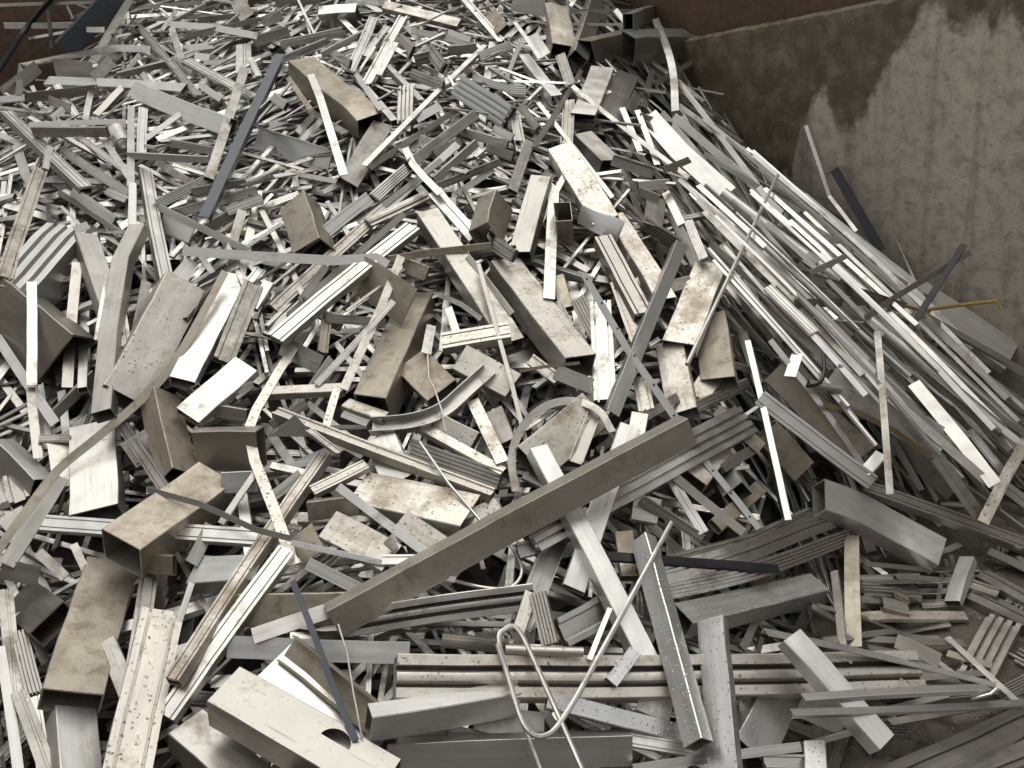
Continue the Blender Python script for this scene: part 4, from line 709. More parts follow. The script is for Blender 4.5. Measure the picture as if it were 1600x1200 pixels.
["E","b",[[-1.255,3.166,1.019],[-1.186,2.911,0.888]],[0.189,-0.407,0.894],0.0413,0.0206,0,{},"dull grey grooved rail just right of the crushed upright tube","grooved rails lying in the scrap heap"],
["A","b",[[-1.181,3.245,0.98],[-1.189,3.051,0.874]],[0.679,-0.375,0.631],0.0398,0.0239,0,{},"dull grey angle bar just left of the big spotted tan tube","angle bars lying in the scrap heap"],
["A","b",[[-1.522,3.181,0.936],[-1.439,3.009,0.836]],[0.27,-0.385,0.883],0.0212,0.0127,0,{},"short slim dull grey angle bar just above the dark brown tube","angle bars lying in the scrap heap"],
["E","a",[[-0.915,3.46,1.129],[-0.794,3.51,1.146]],[0.287,-0.854,0.435],0.0323,0.0162,0,{},"short bright silver grooved rail just right of the dark slate bar","grooved rails lying in the scrap heap"],
["A","b",[[-1.075,3.653,1.168],[-0.87,3.651,1.177]],[-0.009,-1.0,-0.024],0.029,0.0174,0,{},"dull grey angle bar crossing the dark slate bar","angle bars lying in the scrap heap"],
["B","t",[[-0.299,2.768,0.781],[-0.209,2.636,0.724]],[-0.158,-0.482,0.862],0.1072,0.0536,0,{},"short broad tan stained box tube just above the curved channel","box tubes lying in the scrap heap"],
["P","b",[[-0.697,2.874,0.835],[-0.573,2.779,0.794]],[-0.404,-0.745,0.53],0.06,0.0035,0,{},"short dull grey sheet offcut just right of the kinked bar","sheet offcuts lying in the scrap heap"],
["E","a",[[-0.171,2.975,0.85],[-0.141,2.813,0.782]],[-0.055,-0.398,0.916],0.0242,0.0121,0,{},"short bright silver grooved rail left of the dull sloping tube","grooved rails lying in the scrap heap"],
["E","b",[[-1.48,2.574,0.668],[-1.433,2.475,0.635]],[0.066,-0.283,0.957],0.0562,0.0281,0,{},"short dull grey grooved rail just left of the snaking strip","grooved rails lying in the scrap heap"],
["B","b",[[-0.919,2.681,0.741],[-0.787,2.626,0.729]],[-0.331,-0.873,0.358],0.0389,0.0194,0,{},"short dull grey box tube just left of the kinked bar","box tubes lying in the scrap heap"],
["W","k",[[-2.327,6.246,1.796],[-2.546,6.25,1.634],[-2.55,5.725,1.473]],[0.708,-0.566,0.423],0.0326,0.0326,0,{"smooth":1},"thick black rubber hose hanging across the top left corner of the heap","thin rods lying on the scrap heap"],
["B","a",[[-1.474,4.521,1.448],[-0.971,3.988,1.324]],[-0.584,-0.661,0.472],0.0767,0.0384,0,{"m0":0.5},"wide pale smooth tube with a pointed mitred upper left end","box tubes lying in the scrap heap"],
["E","a",[[-1.642,5.412,1.65],[-1.149,4.353,1.41]],[0.305,-0.073,0.949],0.0364,0.0131,-1,{},"slim bright silver grooved rail just right of the folded flat bar","grooved rails lying in the scrap heap"],
["E","a",[[-1.274,4.763,1.513],[-0.911,4.294,1.382]],[0.047,-0.236,0.971],0.0485,0.023,-1,{},"bright silver grooved rail just right of the long level grey bar","grooved rails lying in the scrap heap"],
["E","n",[[-1.684,3.884,1.279],[-1.625,3.215,1.071]],[0.587,-0.192,0.787],0.0504,0.0252,0,{},"bronze brown window profile with a silver cut end at the left edge","grooved rails lying in the scrap heap"],
["B","b",[[-0.946,4.428,1.486],[-0.991,3.623,1.217]],[0.537,-0.294,0.79],0.0378,0.0189,0,{},"long dull grey box tube crossing the pale mitred tube","box tubes lying in the scrap heap"],
["A","a",[[-1.17,4.481,1.44],[-1.053,4.319,1.385]],[-0.506,-0.58,0.638],0.0272,0.0163,0,{},"short slim bright silver angle bar just right of the long level grey bar","angle bars lying in the scrap heap"],
["B","t",[[-0.712,4.471,1.485],[-0.412,3.953,1.315]],[0.165,-0.219,0.962],0.1214,0.1009,-1,{"m1":-0.2},"tan weathered box tube near the heap top, open end facing lower right","box tubes lying in the scrap heap"],
["E","w",[[-0.418,4.966,1.572],[-0.506,4.369,1.426]],[0.315,-0.27,0.91],0.0414,0.0207,0,{},"broad white profile slanting down left beside the tan tube near the top","grooved rails lying in the scrap heap"],
["E","a",[[-0.279,4.941,1.563],[-0.442,4.348,1.371]],[0.126,-0.337,0.933],0.0422,0.0295,1,{},"bright silver grooved rail just right of the broad white profile","grooved rails lying in the scrap heap"],
["A","a",[[-0.311,4.638,1.483],[-0.386,4.349,1.395]],[0.279,-0.345,0.896],0.0234,0.014,0,{},"short slim bright silver angle bar just right of the broad white profile","angle bars lying in the scrap heap"],
["E","w",[[0.003,4.277,1.346],[0.164,4.222,1.282]],[-0.186,-0.922,0.339],0.0294,0.0147,0,{},"short white grooved rail, falling right, just above the many grooved grey profile","grooved rails lying in the scrap heap"],
["A","a",[[-0.352,4.461,1.419],[-0.213,4.146,1.305]],[0.306,-0.203,0.93],0.0289,0.0246,-1,{},"slim bright silver angle bar just above the slim bright angle","angle bars lying in the scrap heap"],
["A","a",[[-0.478,4.329,1.415],[-0.368,3.973,1.318]],[-0.36,-0.347,0.866],0.0207,0.0124,0,{},"short slim bright silver angle bar just above the tan tube near the top","angle bars lying in the scrap heap"],
["E","a",[[-0.277,4.246,1.355],[-0.284,3.992,1.264]],[-0.088,-0.335,0.938],0.0671,0.0335,0,{"d":3},"short bright silver grooved rail just above the slim bright angle","grooved rails lying in the scrap heap"],
["P","w",[[-0.241,4.023,1.255],[-0.143,4.1,1.279]],[0.44,-0.725,0.53],0.0342,0.0035,0,{},"short white sheet offcut just below the slim bright angle","sheet offcuts lying in the scrap heap"],
["B","b",[[-0.366,4.003,1.265],[-0.494,3.609,1.14]],[0.564,-0.411,0.716],0.0778,0.0389,0,{"m0":-0.5},"broad dull grey box tube just above the slim bright angle","box tubes lying in the scrap heap"],
["C","g",[[-0.889,3.992,1.28],[-0.582,3.731,1.204]],[-0.507,-0.728,0.463],0.0883,0.0309,0,{},"broad dull grey channel left of the torn strip","channels lying in the scrap heap"],
["B","b",[[0.001,3.997,1.248],[-0.264,3.599,1.176]],[0.682,-0.544,0.488],0.0412,0.0206,0,{},"dull grey box tube just below the slim bright angle","box tubes lying in the scrap heap"],
["B","g",[[-0.01,3.755,1.188],[-0.176,3.5,1.131]],[0.771,-0.567,0.289],0.0318,0.0159,0,{},"mid grey box tube just above the curved flat strip","box tubes lying in the scrap heap"],
["B","s",[[0.451,5.086,1.514],[0.435,4.682,1.373]],[0.281,-0.326,0.903],0.1111,0.0889,-1,{},"pale scuffed box tube standing steeply at the top centre right","box tubes lying in the scrap heap"],
["A","w",[[0.486,4.789,1.444],[0.798,4.958,1.39]],[0.495,-0.816,0.299],0.0124,0.0074,0,{},"slim white angle bar just above the left mouthed tube","angle bars lying in the scrap heap"],
["E","w",[[0.725,5.034,1.456],[0.789,4.866,1.355]],[-0.361,-0.576,0.734],0.0247,0.0123,0,{},"short slim white grooved rail just left of the tube against the rusty wall","grooved rails lying in the scrap heap"],
["B","g",[[0.766,4.754,1.424],[1.005,5.364,1.385]],[0.93,-0.367,-0.029],0.0717,0.0502,1,{},"grey box tube with a dark open end against the rusty wall","box tubes lying in the scrap heap"],
["B","a",[[0.569,4.449,1.294],[0.424,4.029,1.188]],[0.103,-0.276,0.956],0.1008,0.0504,0,{},"broad bright silver box tube just above the thin pale diagonal","box tubes lying in the scrap heap"],
["B","a",[[0.702,4.567,1.238],[0.537,4.078,1.154]],[0.353,-0.272,0.895],0.1013,0.0507,0,{},"flat sided grey tube with its dark open end down, right of its twin","box tubes lying in the scrap heap"],
["E","b",[[0.382,4.154,1.227],[0.331,3.848,1.124]],[-0.037,-0.315,0.948],0.0489,0.0245,0,{},"short dull grey grooved rail just above the broad dusty tube","grooved rails lying in the scrap heap"],
["B","b",[[0.41,3.938,1.134],[0.496,3.784,1.049]],[0.252,-0.359,0.898],0.0831,0.0665,-1,{"m1":0.3},"short dull grey box tube just below the thin pale diagonal","box tubes lying in the scrap heap"],
["A","a",[[0.79,4.047,1.127],[1.066,3.757,0.854]],[-0.456,-0.8,0.391],0.0306,0.0184,0,{},"long bright silver angle bar just below the longest slim bar","angle bars lying in the scrap heap"],
["A","a",[[0.811,4.534,1.176],[1.045,4.844,1.198]],[0.618,-0.51,0.599],0.024,0.0144,0,{},"short slim bright silver angle bar crossing the bowed strip","angle bars lying in the scrap heap"],
["E","b",[[0.826,4.649,1.221],[0.715,4.289,1.131]],[0.459,-0.346,0.818],0.0264,0.0132,0,{},"short slim dull grey grooved rail just right of the twin flat tube","grooved rails lying in the scrap heap"],
["A","w",[[0.229,4.816,1.484],[0.303,4.431,1.365]],[-0.182,-0.323,0.929],0.0179,0.0107,0,{},"short slim white angle bar just left of the steep scuffed tube","angle bars lying in the scrap heap"],
["E","w",[[0.151,4.21,1.291],[0.216,4.216,1.277]],[0.181,-0.849,0.496],0.043,0.0215,0,{},"short white grooved rail, level, just above the many grooved grey profile","grooved rails lying in the scrap heap"],
["E","b",[[0.402,4.575,1.352],[0.405,4.264,1.268]],[-0.231,-0.256,0.939],0.0441,0.0221,0,{},"short dull grey grooved rail just above the thin pale diagonal","grooved rails lying in the scrap heap"],
["A","b",[[0.663,4.098,1.139],[0.803,4.151,1.071]],[0.349,-0.937,-0.018],0.0185,0.0111,0,{},"short slim dull grey angle bar crossing the wide bright strip","angle bars lying in the scrap heap"],
["A","b",[[0.797,4.324,1.093],[0.985,3.562,0.794]],[-0.475,-0.42,0.773],0.0233,0.014,0,{},"long slim dull grey angle bar just above the wide bright strip","angle bars lying in the scrap heap"],
["B","s",[[0.889,2.173,0.08],[1.2,2.185,0.018]],[0.196,-0.081,0.977],0.0343,0.015,-1,{},"pale bar lying level on the dark gravel patch","box tubes lying in the scrap heap"],
["A","a",[[0.78,3.712,0.904],[0.96,3.232,0.686]],[-0.196,-0.466,0.863],0.0228,0.0137,0,{},"long slim bright silver angle bar between the thin white rod and the upper white pipe","angle bars lying in the scrap heap"],
["A","b",[[0.842,3.763,0.908],[1.099,3.31,0.638]],[-0.729,-0.605,0.321],0.0204,0.0123,0,{},"long slim dull grey angle bar crossing the thin white rod","angle bars lying in the scrap heap"],
["E","a",[[0.847,3.587,0.855],[1.134,2.954,0.536]],[-0.486,-0.558,0.673],0.0249,0.0125,0,{},"long bright silver grooved rail just below the upper white pipe","grooved rails lying in the scrap heap"],
["E","b",[[0.822,3.136,0.764],[0.986,2.775,0.57]],[-0.597,-0.573,0.562],0.0254,0.0127,0,{},"long dull grey grooved rail right of the thin upright bar","grooved rails lying in the scrap heap"],
["E","b",[[0.794,3.278,0.836],[0.832,3.016,0.715]],[-0.46,-0.424,0.78],0.0304,0.0152,0,{},"dull grey grooved rail just right of the thin white rod","grooved rails lying in the scrap heap"],
["A","b",[[0.759,3.067,0.683],[0.86,2.898,0.554]],[-0.665,-0.662,0.345],0.0228,0.0137,0,{},"slim dull grey angle bar just above the thin upright bar","angle bars lying in the scrap heap"],
["F","b",[[0.785,3.079,0.766],[1.105,3.404,0.716]],[0.708,-0.657,0.262],0.0162,0.003,0,{},"slim dull grey flat strip just right of the thin white rod","flat strips lying in the scrap heap"],
["B","n",[[-1.714,3.205,1.005],[-1.428,2.946,0.863]],[-0.379,-0.729,0.57],0.1987,0.0993,0,{"m1":0.2},"dark brown wide tube with a black open end at the left edge","box tubes lying in the scrap heap"],
["P","w",[[-1.455,3.461,1.132],[-1.415,3.492,1.138]],[0.53,-0.761,0.375],0.0273,0.0035,0,{},"short white sheet offcut just right of the broad grooved panel","sheet offcuts lying in the scrap heap"],
["F","a",[[-1.276,3.183,1.039],[-1.265,2.917,0.917]],[0.491,-0.346,0.8],0.0206,0.003,0,{},"slim bright silver flat strip just left of the crushed upright tube","flat strips lying in the scrap heap"],
["A","g",[[-1.28,3.662,1.229],[-1.248,3.448,1.126]],[0.488,-0.319,0.813],0.0278,0.0167,0,{},"short mid grey angle bar just left of the steep pale rail","angle bars lying in the scrap heap"],
["P","a",[[-1.026,3.302,1.012],[-1.079,3.225,0.973]],[0.479,-0.635,0.606],0.055,0.0035,0,{},"short bright silver sheet offcut just above the big spotted tan tube","sheet offcuts lying in the scrap heap"],
["P","a",[[-1.185,3.568,1.101],[-1.052,3.444,1.068]],[-0.45,-0.647,0.615],0.0688,0.0035,0,{},"short bright silver sheet offcut just right of the steep pale rail","sheet offcuts lying in the scrap heap"],
["F","b",[[-0.863,3.484,1.127],[-0.902,3.284,1.016]],[0.471,-0.498,0.728],0.0311,0.003,0,{},"dull grey flat strip just above the level flat bar","flat strips lying in the scrap heap"],
["A","b",[[-1.639,3.857,1.189],[-1.319,3.495,1.096]],[-0.573,-0.639,0.513],0.02,0.012,0,{},"slim dull grey angle bar just right of the broad grooved panel","angle bars lying in the scrap heap"],
["A","g",[[-1.556,3.786,1.202],[-1.347,3.548,1.124]],[-0.515,-0.638,0.572],0.0369,0.0221,0,{},"mid grey angle bar just right of the broad grooved panel","angle bars lying in the scrap heap"],
["E","a",[[-1.434,3.794,1.184],[-1.335,3.701,1.163]],[-0.392,-0.58,0.714],0.0293,0.0146,0,{},"short bright silver grooved rail just left of the steep pale rail","grooved rails lying in the scrap heap"],
["A","b",[[-1.4,2.763,0.748],[-1.295,2.897,0.811]],[0.698,-0.669,0.256],0.0328,0.0197,0,{},"dull grey angle bar just left of the crushed upright tube","angle bars lying in the scrap heap"],
["B","a",[[-0.799,3.039,0.913],[-0.751,3.131,0.962]],[0.22,-0.542,0.811],0.0357,0.0179,0,{},"short bright silver box tube, rising right, just right of the smooth pale tube","box tubes lying in the scrap heap"],
["E","b",[[-0.292,3.366,1.063],[-0.684,3.016,0.879]],[0.515,-0.772,0.372],0.0216,0.0108,0,{},"long slim dull grey grooved rail crossing the level flat bar","grooved rails lying in the scrap heap"],
["E","a",[[-0.415,3.494,1.104],[-0.583,3.339,1.035]],[0.469,-0.731,0.495],0.045,0.0225,0,{},"bright silver grooved rail below the torn strip","grooved rails lying in the scrap heap"],
["A","a",[[-0.084,3.731,1.199],[-0.368,3.435,1.062]],[0.398,-0.669,0.628],0.0283,0.017,0,{},"bright silver angle bar crossing the curved flat strip","angle bars lying in the scrap heap"],
["A","b",[[-0.149,3.65,1.166],[-0.455,3.361,1.05]],[0.505,-0.723,0.471],0.0206,0.0123,0,{},"slim dull grey angle bar just left of the curved flat strip","angle bars lying in the scrap heap"],
["E","b",[[-0.533,2.791,0.804],[-0.607,2.66,0.749]],[0.594,-0.571,0.567],0.0312,0.0156,0,{},"short dull grey grooved rail just left of the narrow spotted bar","grooved rails lying in the scrap heap"],
["E","b",[[-0.643,3.042,0.913],[-0.52,2.943,0.846]],[-0.401,-0.795,0.455],0.034,0.017,0,{},"short dull grey grooved rail just below the broad pale rail","grooved rails lying in the scrap heap"],
["E","b",[[-0.098,2.857,0.8],[-0.146,2.729,0.756]],[0.638,-0.452,0.624],0.0293,0.0146,0,{},"short dull grey grooved rail just above the curved channel","grooved rails lying in the scrap heap"],
["B","b",[[-0.102,3.08,0.89],[0.006,2.909,0.808]],[-0.304,-0.561,0.77],0.0496,0.0248,0,{},"dull grey box tube crossing the dull sloping tube","box tubes lying in the scrap heap"],
["E","b",[[-0.002,3.176,0.977],[0.055,3.098,0.951]],[-0.656,-0.621,0.43],0.0438,0.0219,0,{},"short dull grey grooved rail just above the wide pale tube","grooved rails lying in the scrap heap"],
["B","s",[[0.471,3.11,0.822],[0.537,3.026,0.753]],[-0.076,-0.666,0.742],0.0537,0.0269,0,{},"short speckled pale box tube just left of the lower dusty tube","box tubes lying in the scrap heap"],
["E","b",[[0.167,2.9,0.788],[0.221,2.79,0.74]],[-0.658,-0.548,0.516],0.043,0.0215,0,{},"short dull grey grooved rail crossing the wide pale tube","grooved rails lying in the scrap heap"],
["B","s",[[0.637,3.085,0.785],[0.52,3.035,0.797]],[0.381,-0.759,0.527],0.043,0.0215,0,{},"short speckled pale box tube just right of the slanting grey angle","box tubes lying in the scrap heap"],
["B","n",[[-0.926,2.519,0.689],[-0.738,2.474,0.687]],[-0.219,-0.941,0.259],0.1172,0.0586,0,{},"dark brown wide board like tube behind the kinked bar","box tubes lying in the scrap heap"],
["A","b",[[-1.325,2.28,0.575],[-1.232,2.193,0.54]],[-0.036,-0.402,0.915],0.0273,0.0164,0,{},"short dull grey angle bar below the level white rail","angle bars lying in the scrap heap"],
["P","b",[[-1.359,2.649,0.716],[-1.313,2.505,0.641]],[0.337,-0.351,0.874],0.0561,0.0035,0,{},"short dull grey sheet offcut crossing the snaking strip","sheet offcuts lying in the scrap heap"],
["P","b",[[-1.447,2.43,0.623],[-1.371,2.341,0.586]],[0.092,-0.317,0.944],0.0714,0.0035,0,{},"short broad dull grey sheet offcut crossing the snaking strip","sheet offcuts lying in the scrap heap"],
["P","b",[[-1.421,2.246,0.556],[-1.307,2.207,0.546]],[-0.181,-0.715,0.676],0.051,0.0035,0,{},"short dull grey sheet offcut just right of the snaking strip","sheet offcuts lying in the scrap heap"],
["E","a",[[-0.881,2.709,0.765],[-0.776,2.738,0.778]],[0.198,-0.884,0.423],0.0231,0.0116,0,{},"short bright silver grooved rail just left of the kinked bar","grooved rails lying in the scrap heap"],
["E","b",[[-0.308,2.439,0.654],[-0.069,2.324,0.582]],[-0.206,-0.787,0.582],0.0532,0.0266,0,{"d":3},"dull grey grooved rail just above the long spotted rail","grooved rails lying in the scrap heap"],
["B","a",[[-0.393,2.485,0.683],[-0.342,2.332,0.62]],[-0.168,-0.422,0.891],0.0894,0.0447,0,{},"broad bright silver box tube crossing the long spotted rail","box tubes lying in the scrap heap"],
["B","n",[[-0.584,2.253,0.605],[-0.447,2.252,0.604]],[-0.001,-0.959,0.283],0.0529,0.0265,0,{},"brown box tube just above the pale speckled tube","box tubes lying in the scrap heap"],
["P","t",[[-0.596,2.191,0.588],[-0.556,2.098,0.566]],[-0.303,-0.341,0.89],0.0679,0.0035,0,{},"short broad tan stained sheet offcut just right of the dark blade","sheet offcuts lying in the scrap heap"],
["B","s",[[-0.232,2.519,0.682],[-0.128,2.444,0.645]],[-0.259,-0.696,0.67],0.0618,0.0309,0,{},"short broad speckled pale box tube just below the curved channel","box tubes lying in the scrap heap"],
["B","b",[[-0.065,2.556,0.68],[-0.039,2.448,0.629]],[-0.273,-0.461,0.844],0.0556,0.0278,0,{},"short dull grey box tube just left of the curled hoop strip","box tubes lying in the scrap heap"],
["P","s",[[-0.216,2.17,0.542],[-0.076,2.244,0.552]],[0.259,-0.592,0.763],0.0521,0.0035,0,{},"speckled pale sheet offcut crossing the thin round rod","sheet offcuts lying in the scrap heap"],
["B","b",[[-1.449,2.313,0.426],[-1.231,2.043,0.53]],[-0.422,0.007,0.907],0.1088,0.0544,0,{},"short broad dull grey box tube below the snaking strip","box tubes lying in the scrap heap"],
["A","b",[[0.912,3.592,0.852],[1.219,3.281,0.558]],[-0.608,-0.773,0.18],0.0326,0.0196,0,{},"long dull grey angle bar just below the upper white pipe","angle bars lying in the scrap heap"],
["E","b",[[1.205,3.277,0.576],[1.546,2.826,0.135]],[-0.579,-0.75,0.32],0.0253,0.0127,0,{},"long dull grey grooved rail just below the thick round pipe","grooved rails lying in the scrap heap"],
["F","b",[[1.299,3.39,0.564],[1.626,3.037,0.238]],[-0.596,-0.768,0.236],0.0145,0.003,0,{},"long slim dull grey flat strip just below the leaning black post","flat strips lying in the scrap heap"],
["A","a",[[1.303,3.296,0.52],[1.701,2.871,0.129]],[-0.183,-0.753,0.633],0.0189,0.0113,0,{},"long slim bright silver angle bar between the thick round pipe and the wide white tube","angle bars lying in the scrap heap"],
["F","a",[[0.951,3.211,0.674],[1.356,2.578,0.212]],[-0.179,-0.653,0.736],0.02,0.003,0,{},"long slim bright silver flat strip just left of the upright flat strip","flat strips lying in the scrap heap"],
["A","b",[[0.688,3.389,0.857],[0.979,2.807,0.464]],[-0.398,-0.642,0.656],0.0239,0.0144,0,{},"long dull grey angle bar just above the thin upright bar","angle bars lying in the scrap heap"],
["F","a",[[0.856,3.507,0.828],[1.085,3.006,0.587]],[-0.488,-0.549,0.678],0.0203,0.003,0,{},"long slim bright silver flat strip between the upper white pipe and the thin white rod","flat strips lying in the scrap heap"],
["E","a",[[0.735,3.708,0.964],[1.019,3.254,0.692]],[-0.287,-0.618,0.732],0.0195,0.0097,0,{},"long slim bright silver grooved rail just left of the thin white rod","grooved rails lying in the scrap heap"],
["A","a",[[1.169,3.28,0.59],[1.491,2.91,0.24]],[-0.298,-0.78,0.551],0.0158,0.0095,0,{},"long slim bright silver angle bar just below the thick round pipe","angle bars lying in the scrap heap"],
["A","a",[[0.763,3.537,0.927],[1.169,2.878,0.449]],[-0.369,-0.684,0.63],0.0179,0.0108,0,{},"long slim bright silver angle bar below the upper white pipe","angle bars lying in the scrap heap"],
["F","a",[[0.946,3.454,0.86],[1.328,2.954,0.34]],[-0.218,-0.779,0.588],0.0138,0.003,0,{},"long slim bright silver flat strip between the upper white pipe and the thick round pipe","flat strips lying in the scrap heap"],
["F","a",[[1.411,3.277,0.462],[1.783,2.588,0.043]],[-0.436,-0.628,0.645],0.0287,0.003,0,{},"long bright silver flat strip just above the thick round pipe","flat strips lying in the scrap heap"],
["E","a",[[1.233,3.322,0.593],[1.466,3.034,0.313]],[-0.214,-0.764,0.609],0.0164,0.0082,0,{},"long slim bright silver grooved rail crossing the thick round pipe","grooved rails lying in the scrap heap"],
["A","b",[[1.078,3.655,0.755],[1.59,2.974,0.294]],[-0.647,-0.696,0.31],0.0315,0.0189,0,{},"long dull grey angle bar just above the thick round pipe","angle bars lying in the scrap heap"],
["A","b",[[0.676,3.255,0.882],[1.01,2.734,0.521]],[-0.68,-0.659,0.322],0.0203,0.0122,0,{},"long slim dull grey angle bar just above the thin upright bar","angle bars lying in the scrap heap"],
["A","w",[[0.805,3.061,0.802],[1.113,2.784,0.461]],[-0.325,-0.856,0.403],0.0271,0.0162,0,{},"long white angle bar just above the black hook","angle bars lying in the scrap heap"],
["A","c",[[-0.794,4.462,1.517],[-0.978,3.382,1.14]],[0.163,-0.35,0.922],0.0387,0.0271,1,{},"dark slate grey channel slanting over the upper left heap","angle bars lying in the scrap heap"],
["A","b",[[-0.075,4.04,1.266],[-0.421,3.716,1.157]],[0.613,-0.744,0.264],0.0225,0.0135,0,{},"slim dull grey angle bar just above the curved flat strip","angle bars lying in the scrap heap"],
["E","g",[[-0.074,4.19,1.341],[0.113,3.983,1.227]],[-0.537,-0.724,0.434],0.093,0.0465,0,{"d":3},"wide grey profile with many grooves and a lacy cut end","grooved rails lying in the scrap heap"],
["B","t",[[0.785,4.91,1.313],[0.557,4.613,1.333]],[0.786,-0.611,-0.098],0.1046,0.0732,-1,{"m1":-0.5},"square open tube with its dark mouth facing left at the heap's right crest","box tubes lying in the scrap heap"],
["B","g",[[1.07,4.964,1.235],[0.752,4.684,1.299]],[0.558,-0.727,-0.4],0.1344,0.0941,-1,{"m1":-0.4},"big grey tube end poking left from the corner of the concrete wall","box tubes lying in the scrap heap"],
["A","w",[[0.242,4.598,1.369],[0.34,4.204,1.242]],[0.143,-0.271,0.952],0.0497,0.0348,-1,{},"white angle bar just left of the thin pale diagonal","angle bars lying in the scrap heap"],
["C","b",[[0.493,3.762,1.055],[0.648,3.752,0.984]],[0.07,-0.956,0.285],0.0421,0.0147,0,{},"short dull grey channel just below the thin pale diagonal","channels lying in the scrap heap"],
["A","a",[[0.595,4.118,1.175],[0.611,3.828,1.059]],[-0.034,-0.373,0.927],0.024,0.0144,0,{},"short slim bright silver angle bar crossing the thin pale diagonal","angle bars lying in the scrap heap"],
["A","a",[[0.66,4.138,1.153],[0.666,3.772,1.012]],[-0.027,-0.358,0.933],0.0239,0.0143,0,{},"slim bright silver angle bar just above the thin pale diagonal","angle bars lying in the scrap heap"],
["P","w",[[0.702,4.143,1.125],[0.783,3.916,1.016],[0.92,3.708,0.879]],[-0.278,-0.575,0.77],0.08,0.0035,0,{},"wide bright white sheet strip sliding down toward the concrete wall","sheet offcuts lying in the scrap heap"],
["A","a",[[0.896,4.443,1.191],[0.99,4.152,1.02],[1.068,3.677,0.845],[1.222,3.385,0.674]],[-0.518,-0.499,0.695],0.0232,0.0139,0,{},"long slim bright silver angle bar crossing the thin white rod","angle bars lying in the scrap heap"],
["B","g",[[0.555,3.555,0.996],[0.677,3.591,0.982]],[0.296,-0.893,0.338],0.0379,0.0189,0,{},"short mid grey box tube just below the thin pale diagonal","box tubes lying in the scrap heap"],
["F","a",[[0.169,3.791,1.143],[0.238,3.672,1.078]],[-0.471,-0.615,0.633],0.0097,0.003,0,{},"short slim bright silver flat strip just left of the broad dusty tube","flat strips lying in the scrap heap"],
["B","b",[[0.192,3.812,1.159],[0.094,3.46,1.07]],[0.475,-0.339,0.812],0.038,0.019,0,{},"dull grey box tube just left of the upright pale bar","box tubes lying in the scrap heap"],
["B","a",[[1.07,3.506,0.824],[1.538,3.39,0.481]],[0.028,-0.935,0.354],0.0732,0.0366,0,{},"long bright silver box tube just below the longest slim bar","box tubes lying in the scrap heap"],
["E","b",[[1.539,2.983,0.349],[1.756,2.855,0.175]],[-0.242,-0.899,0.365],0.1093,0.0547,0,{"d":3},"broad dull grey grooved rail just above the thick round pipe","grooved rails lying in the scrap heap"],
["A","b",[[0.959,2.339,0.126],[1.181,2.356,0.054]],[0.307,0.019,0.951],0.0246,0.0148,0,{},"slim dull grey angle bar just below the buckled tube","angle bars lying in the scrap heap"],
["E","b",[[1.279,2.132,0.037],[1.105,1.943,0.029]],[-0.021,-0.023,1.0],0.093,0.0465,0,{"d":3},"broad ribbed grey panel offcut at the right edge, beside the gravel","grooved rails lying in the scrap heap"],
["E","u",[[1.256,2.272,0.026],[1.346,2.11,0.035]],[-0.025,0.045,0.999],0.0671,0.0335,0,{"d":2},"dirty dark grooved rail between the ribbed panel and the pale bar on gravel","grooved rails lying in the scrap heap"],
["B","g",[[0.765,1.914,0.126],[1.072,1.95,0.015]],[0.337,0.039,0.941],0.0807,0.0404,0,{},"long mid grey box tube just below the thick level rail","box tubes lying in the scrap heap"],
["A","a",[[0.866,3.379,0.865],[1.316,3.014,0.399]],[-0.279,-0.868,0.41],0.0179,0.0108,0,{},"long slim bright silver angle bar between the upper white pipe and the thick round pipe","angle bars lying in the scrap heap"],
["E","b",[[0.944,3.414,0.82],[1.227,3.116,0.537]],[-0.449,-0.801,0.396],0.0205,0.0102,0,{},"long slim dull grey grooved rail just below the upper white pipe","grooved rails lying in the scrap heap"],
["A","a",[[0.948,3.191,0.75],[1.355,2.793,0.346]],[-0.185,-0.786,0.589],0.0176,0.0106,0,{},"long slim bright silver angle bar between the upright flat strip and the thick round pipe","angle bars lying in the scrap heap"],
["E","a",[[0.973,3.059,0.679],[1.306,2.777,0.338]],[-0.311,-0.859,0.407],0.0254,0.0127,0,{},"long bright silver grooved rail just left of the upright flat strip","grooved rails lying in the scrap heap"],
["A","b",[[1.016,3.024,0.64],[1.211,2.651,0.35]],[-0.612,-0.659,0.437],0.0192,0.0115,0,{},"long slim dull grey angle bar, falling right, just left of the upright flat strip","angle bars lying in the scrap heap"],
["R","a",[[1.138,3.153,0.595],[1.507,2.832,0.255]],[-0.346,-0.84,0.417],0.0196,0.0196,0,{},"long slim bright silver round pipe just below the thick round pipe","round pipes lying in the scrap heap"],
["A","b",[[0.821,2.978,0.732],[1.015,2.741,0.559]],[-0.555,-0.736,0.387],0.0167,0.01,0,{},"long slim dull grey angle bar just left of the black hook","angle bars lying in the scrap heap"],
["E","b",[[1.129,2.947,0.632],[1.297,2.819,0.435]],[-0.316,-0.896,0.313],0.0209,0.0104,0,{},"slim dull grey grooved rail crossing the upright flat strip","grooved rails lying in the scrap heap"],
["A","a",[[0.868,3.864,1.007],[1.193,3.68,0.781]],[-0.3,-0.904,0.305],0.02,0.012,0,{},"long slim bright silver angle bar between the thin white rod and the longest slim bar","angle bars lying in the scrap heap"],
["A","b",[[0.652,2.816,0.622],[0.811,2.802,0.538]],[0.014,-0.983,0.185],0.0205,0.0123,0,{},"slim dull grey angle bar just left of the thin upright bar","angle bars lying in the scrap heap"],
["E","a",[[0.862,3.012,0.621],[0.945,2.898,0.542]],[-0.329,-0.686,0.649],0.0298,0.0149,0,{},"short bright silver grooved rail just above the right tan tube","grooved rails lying in the scrap heap"],
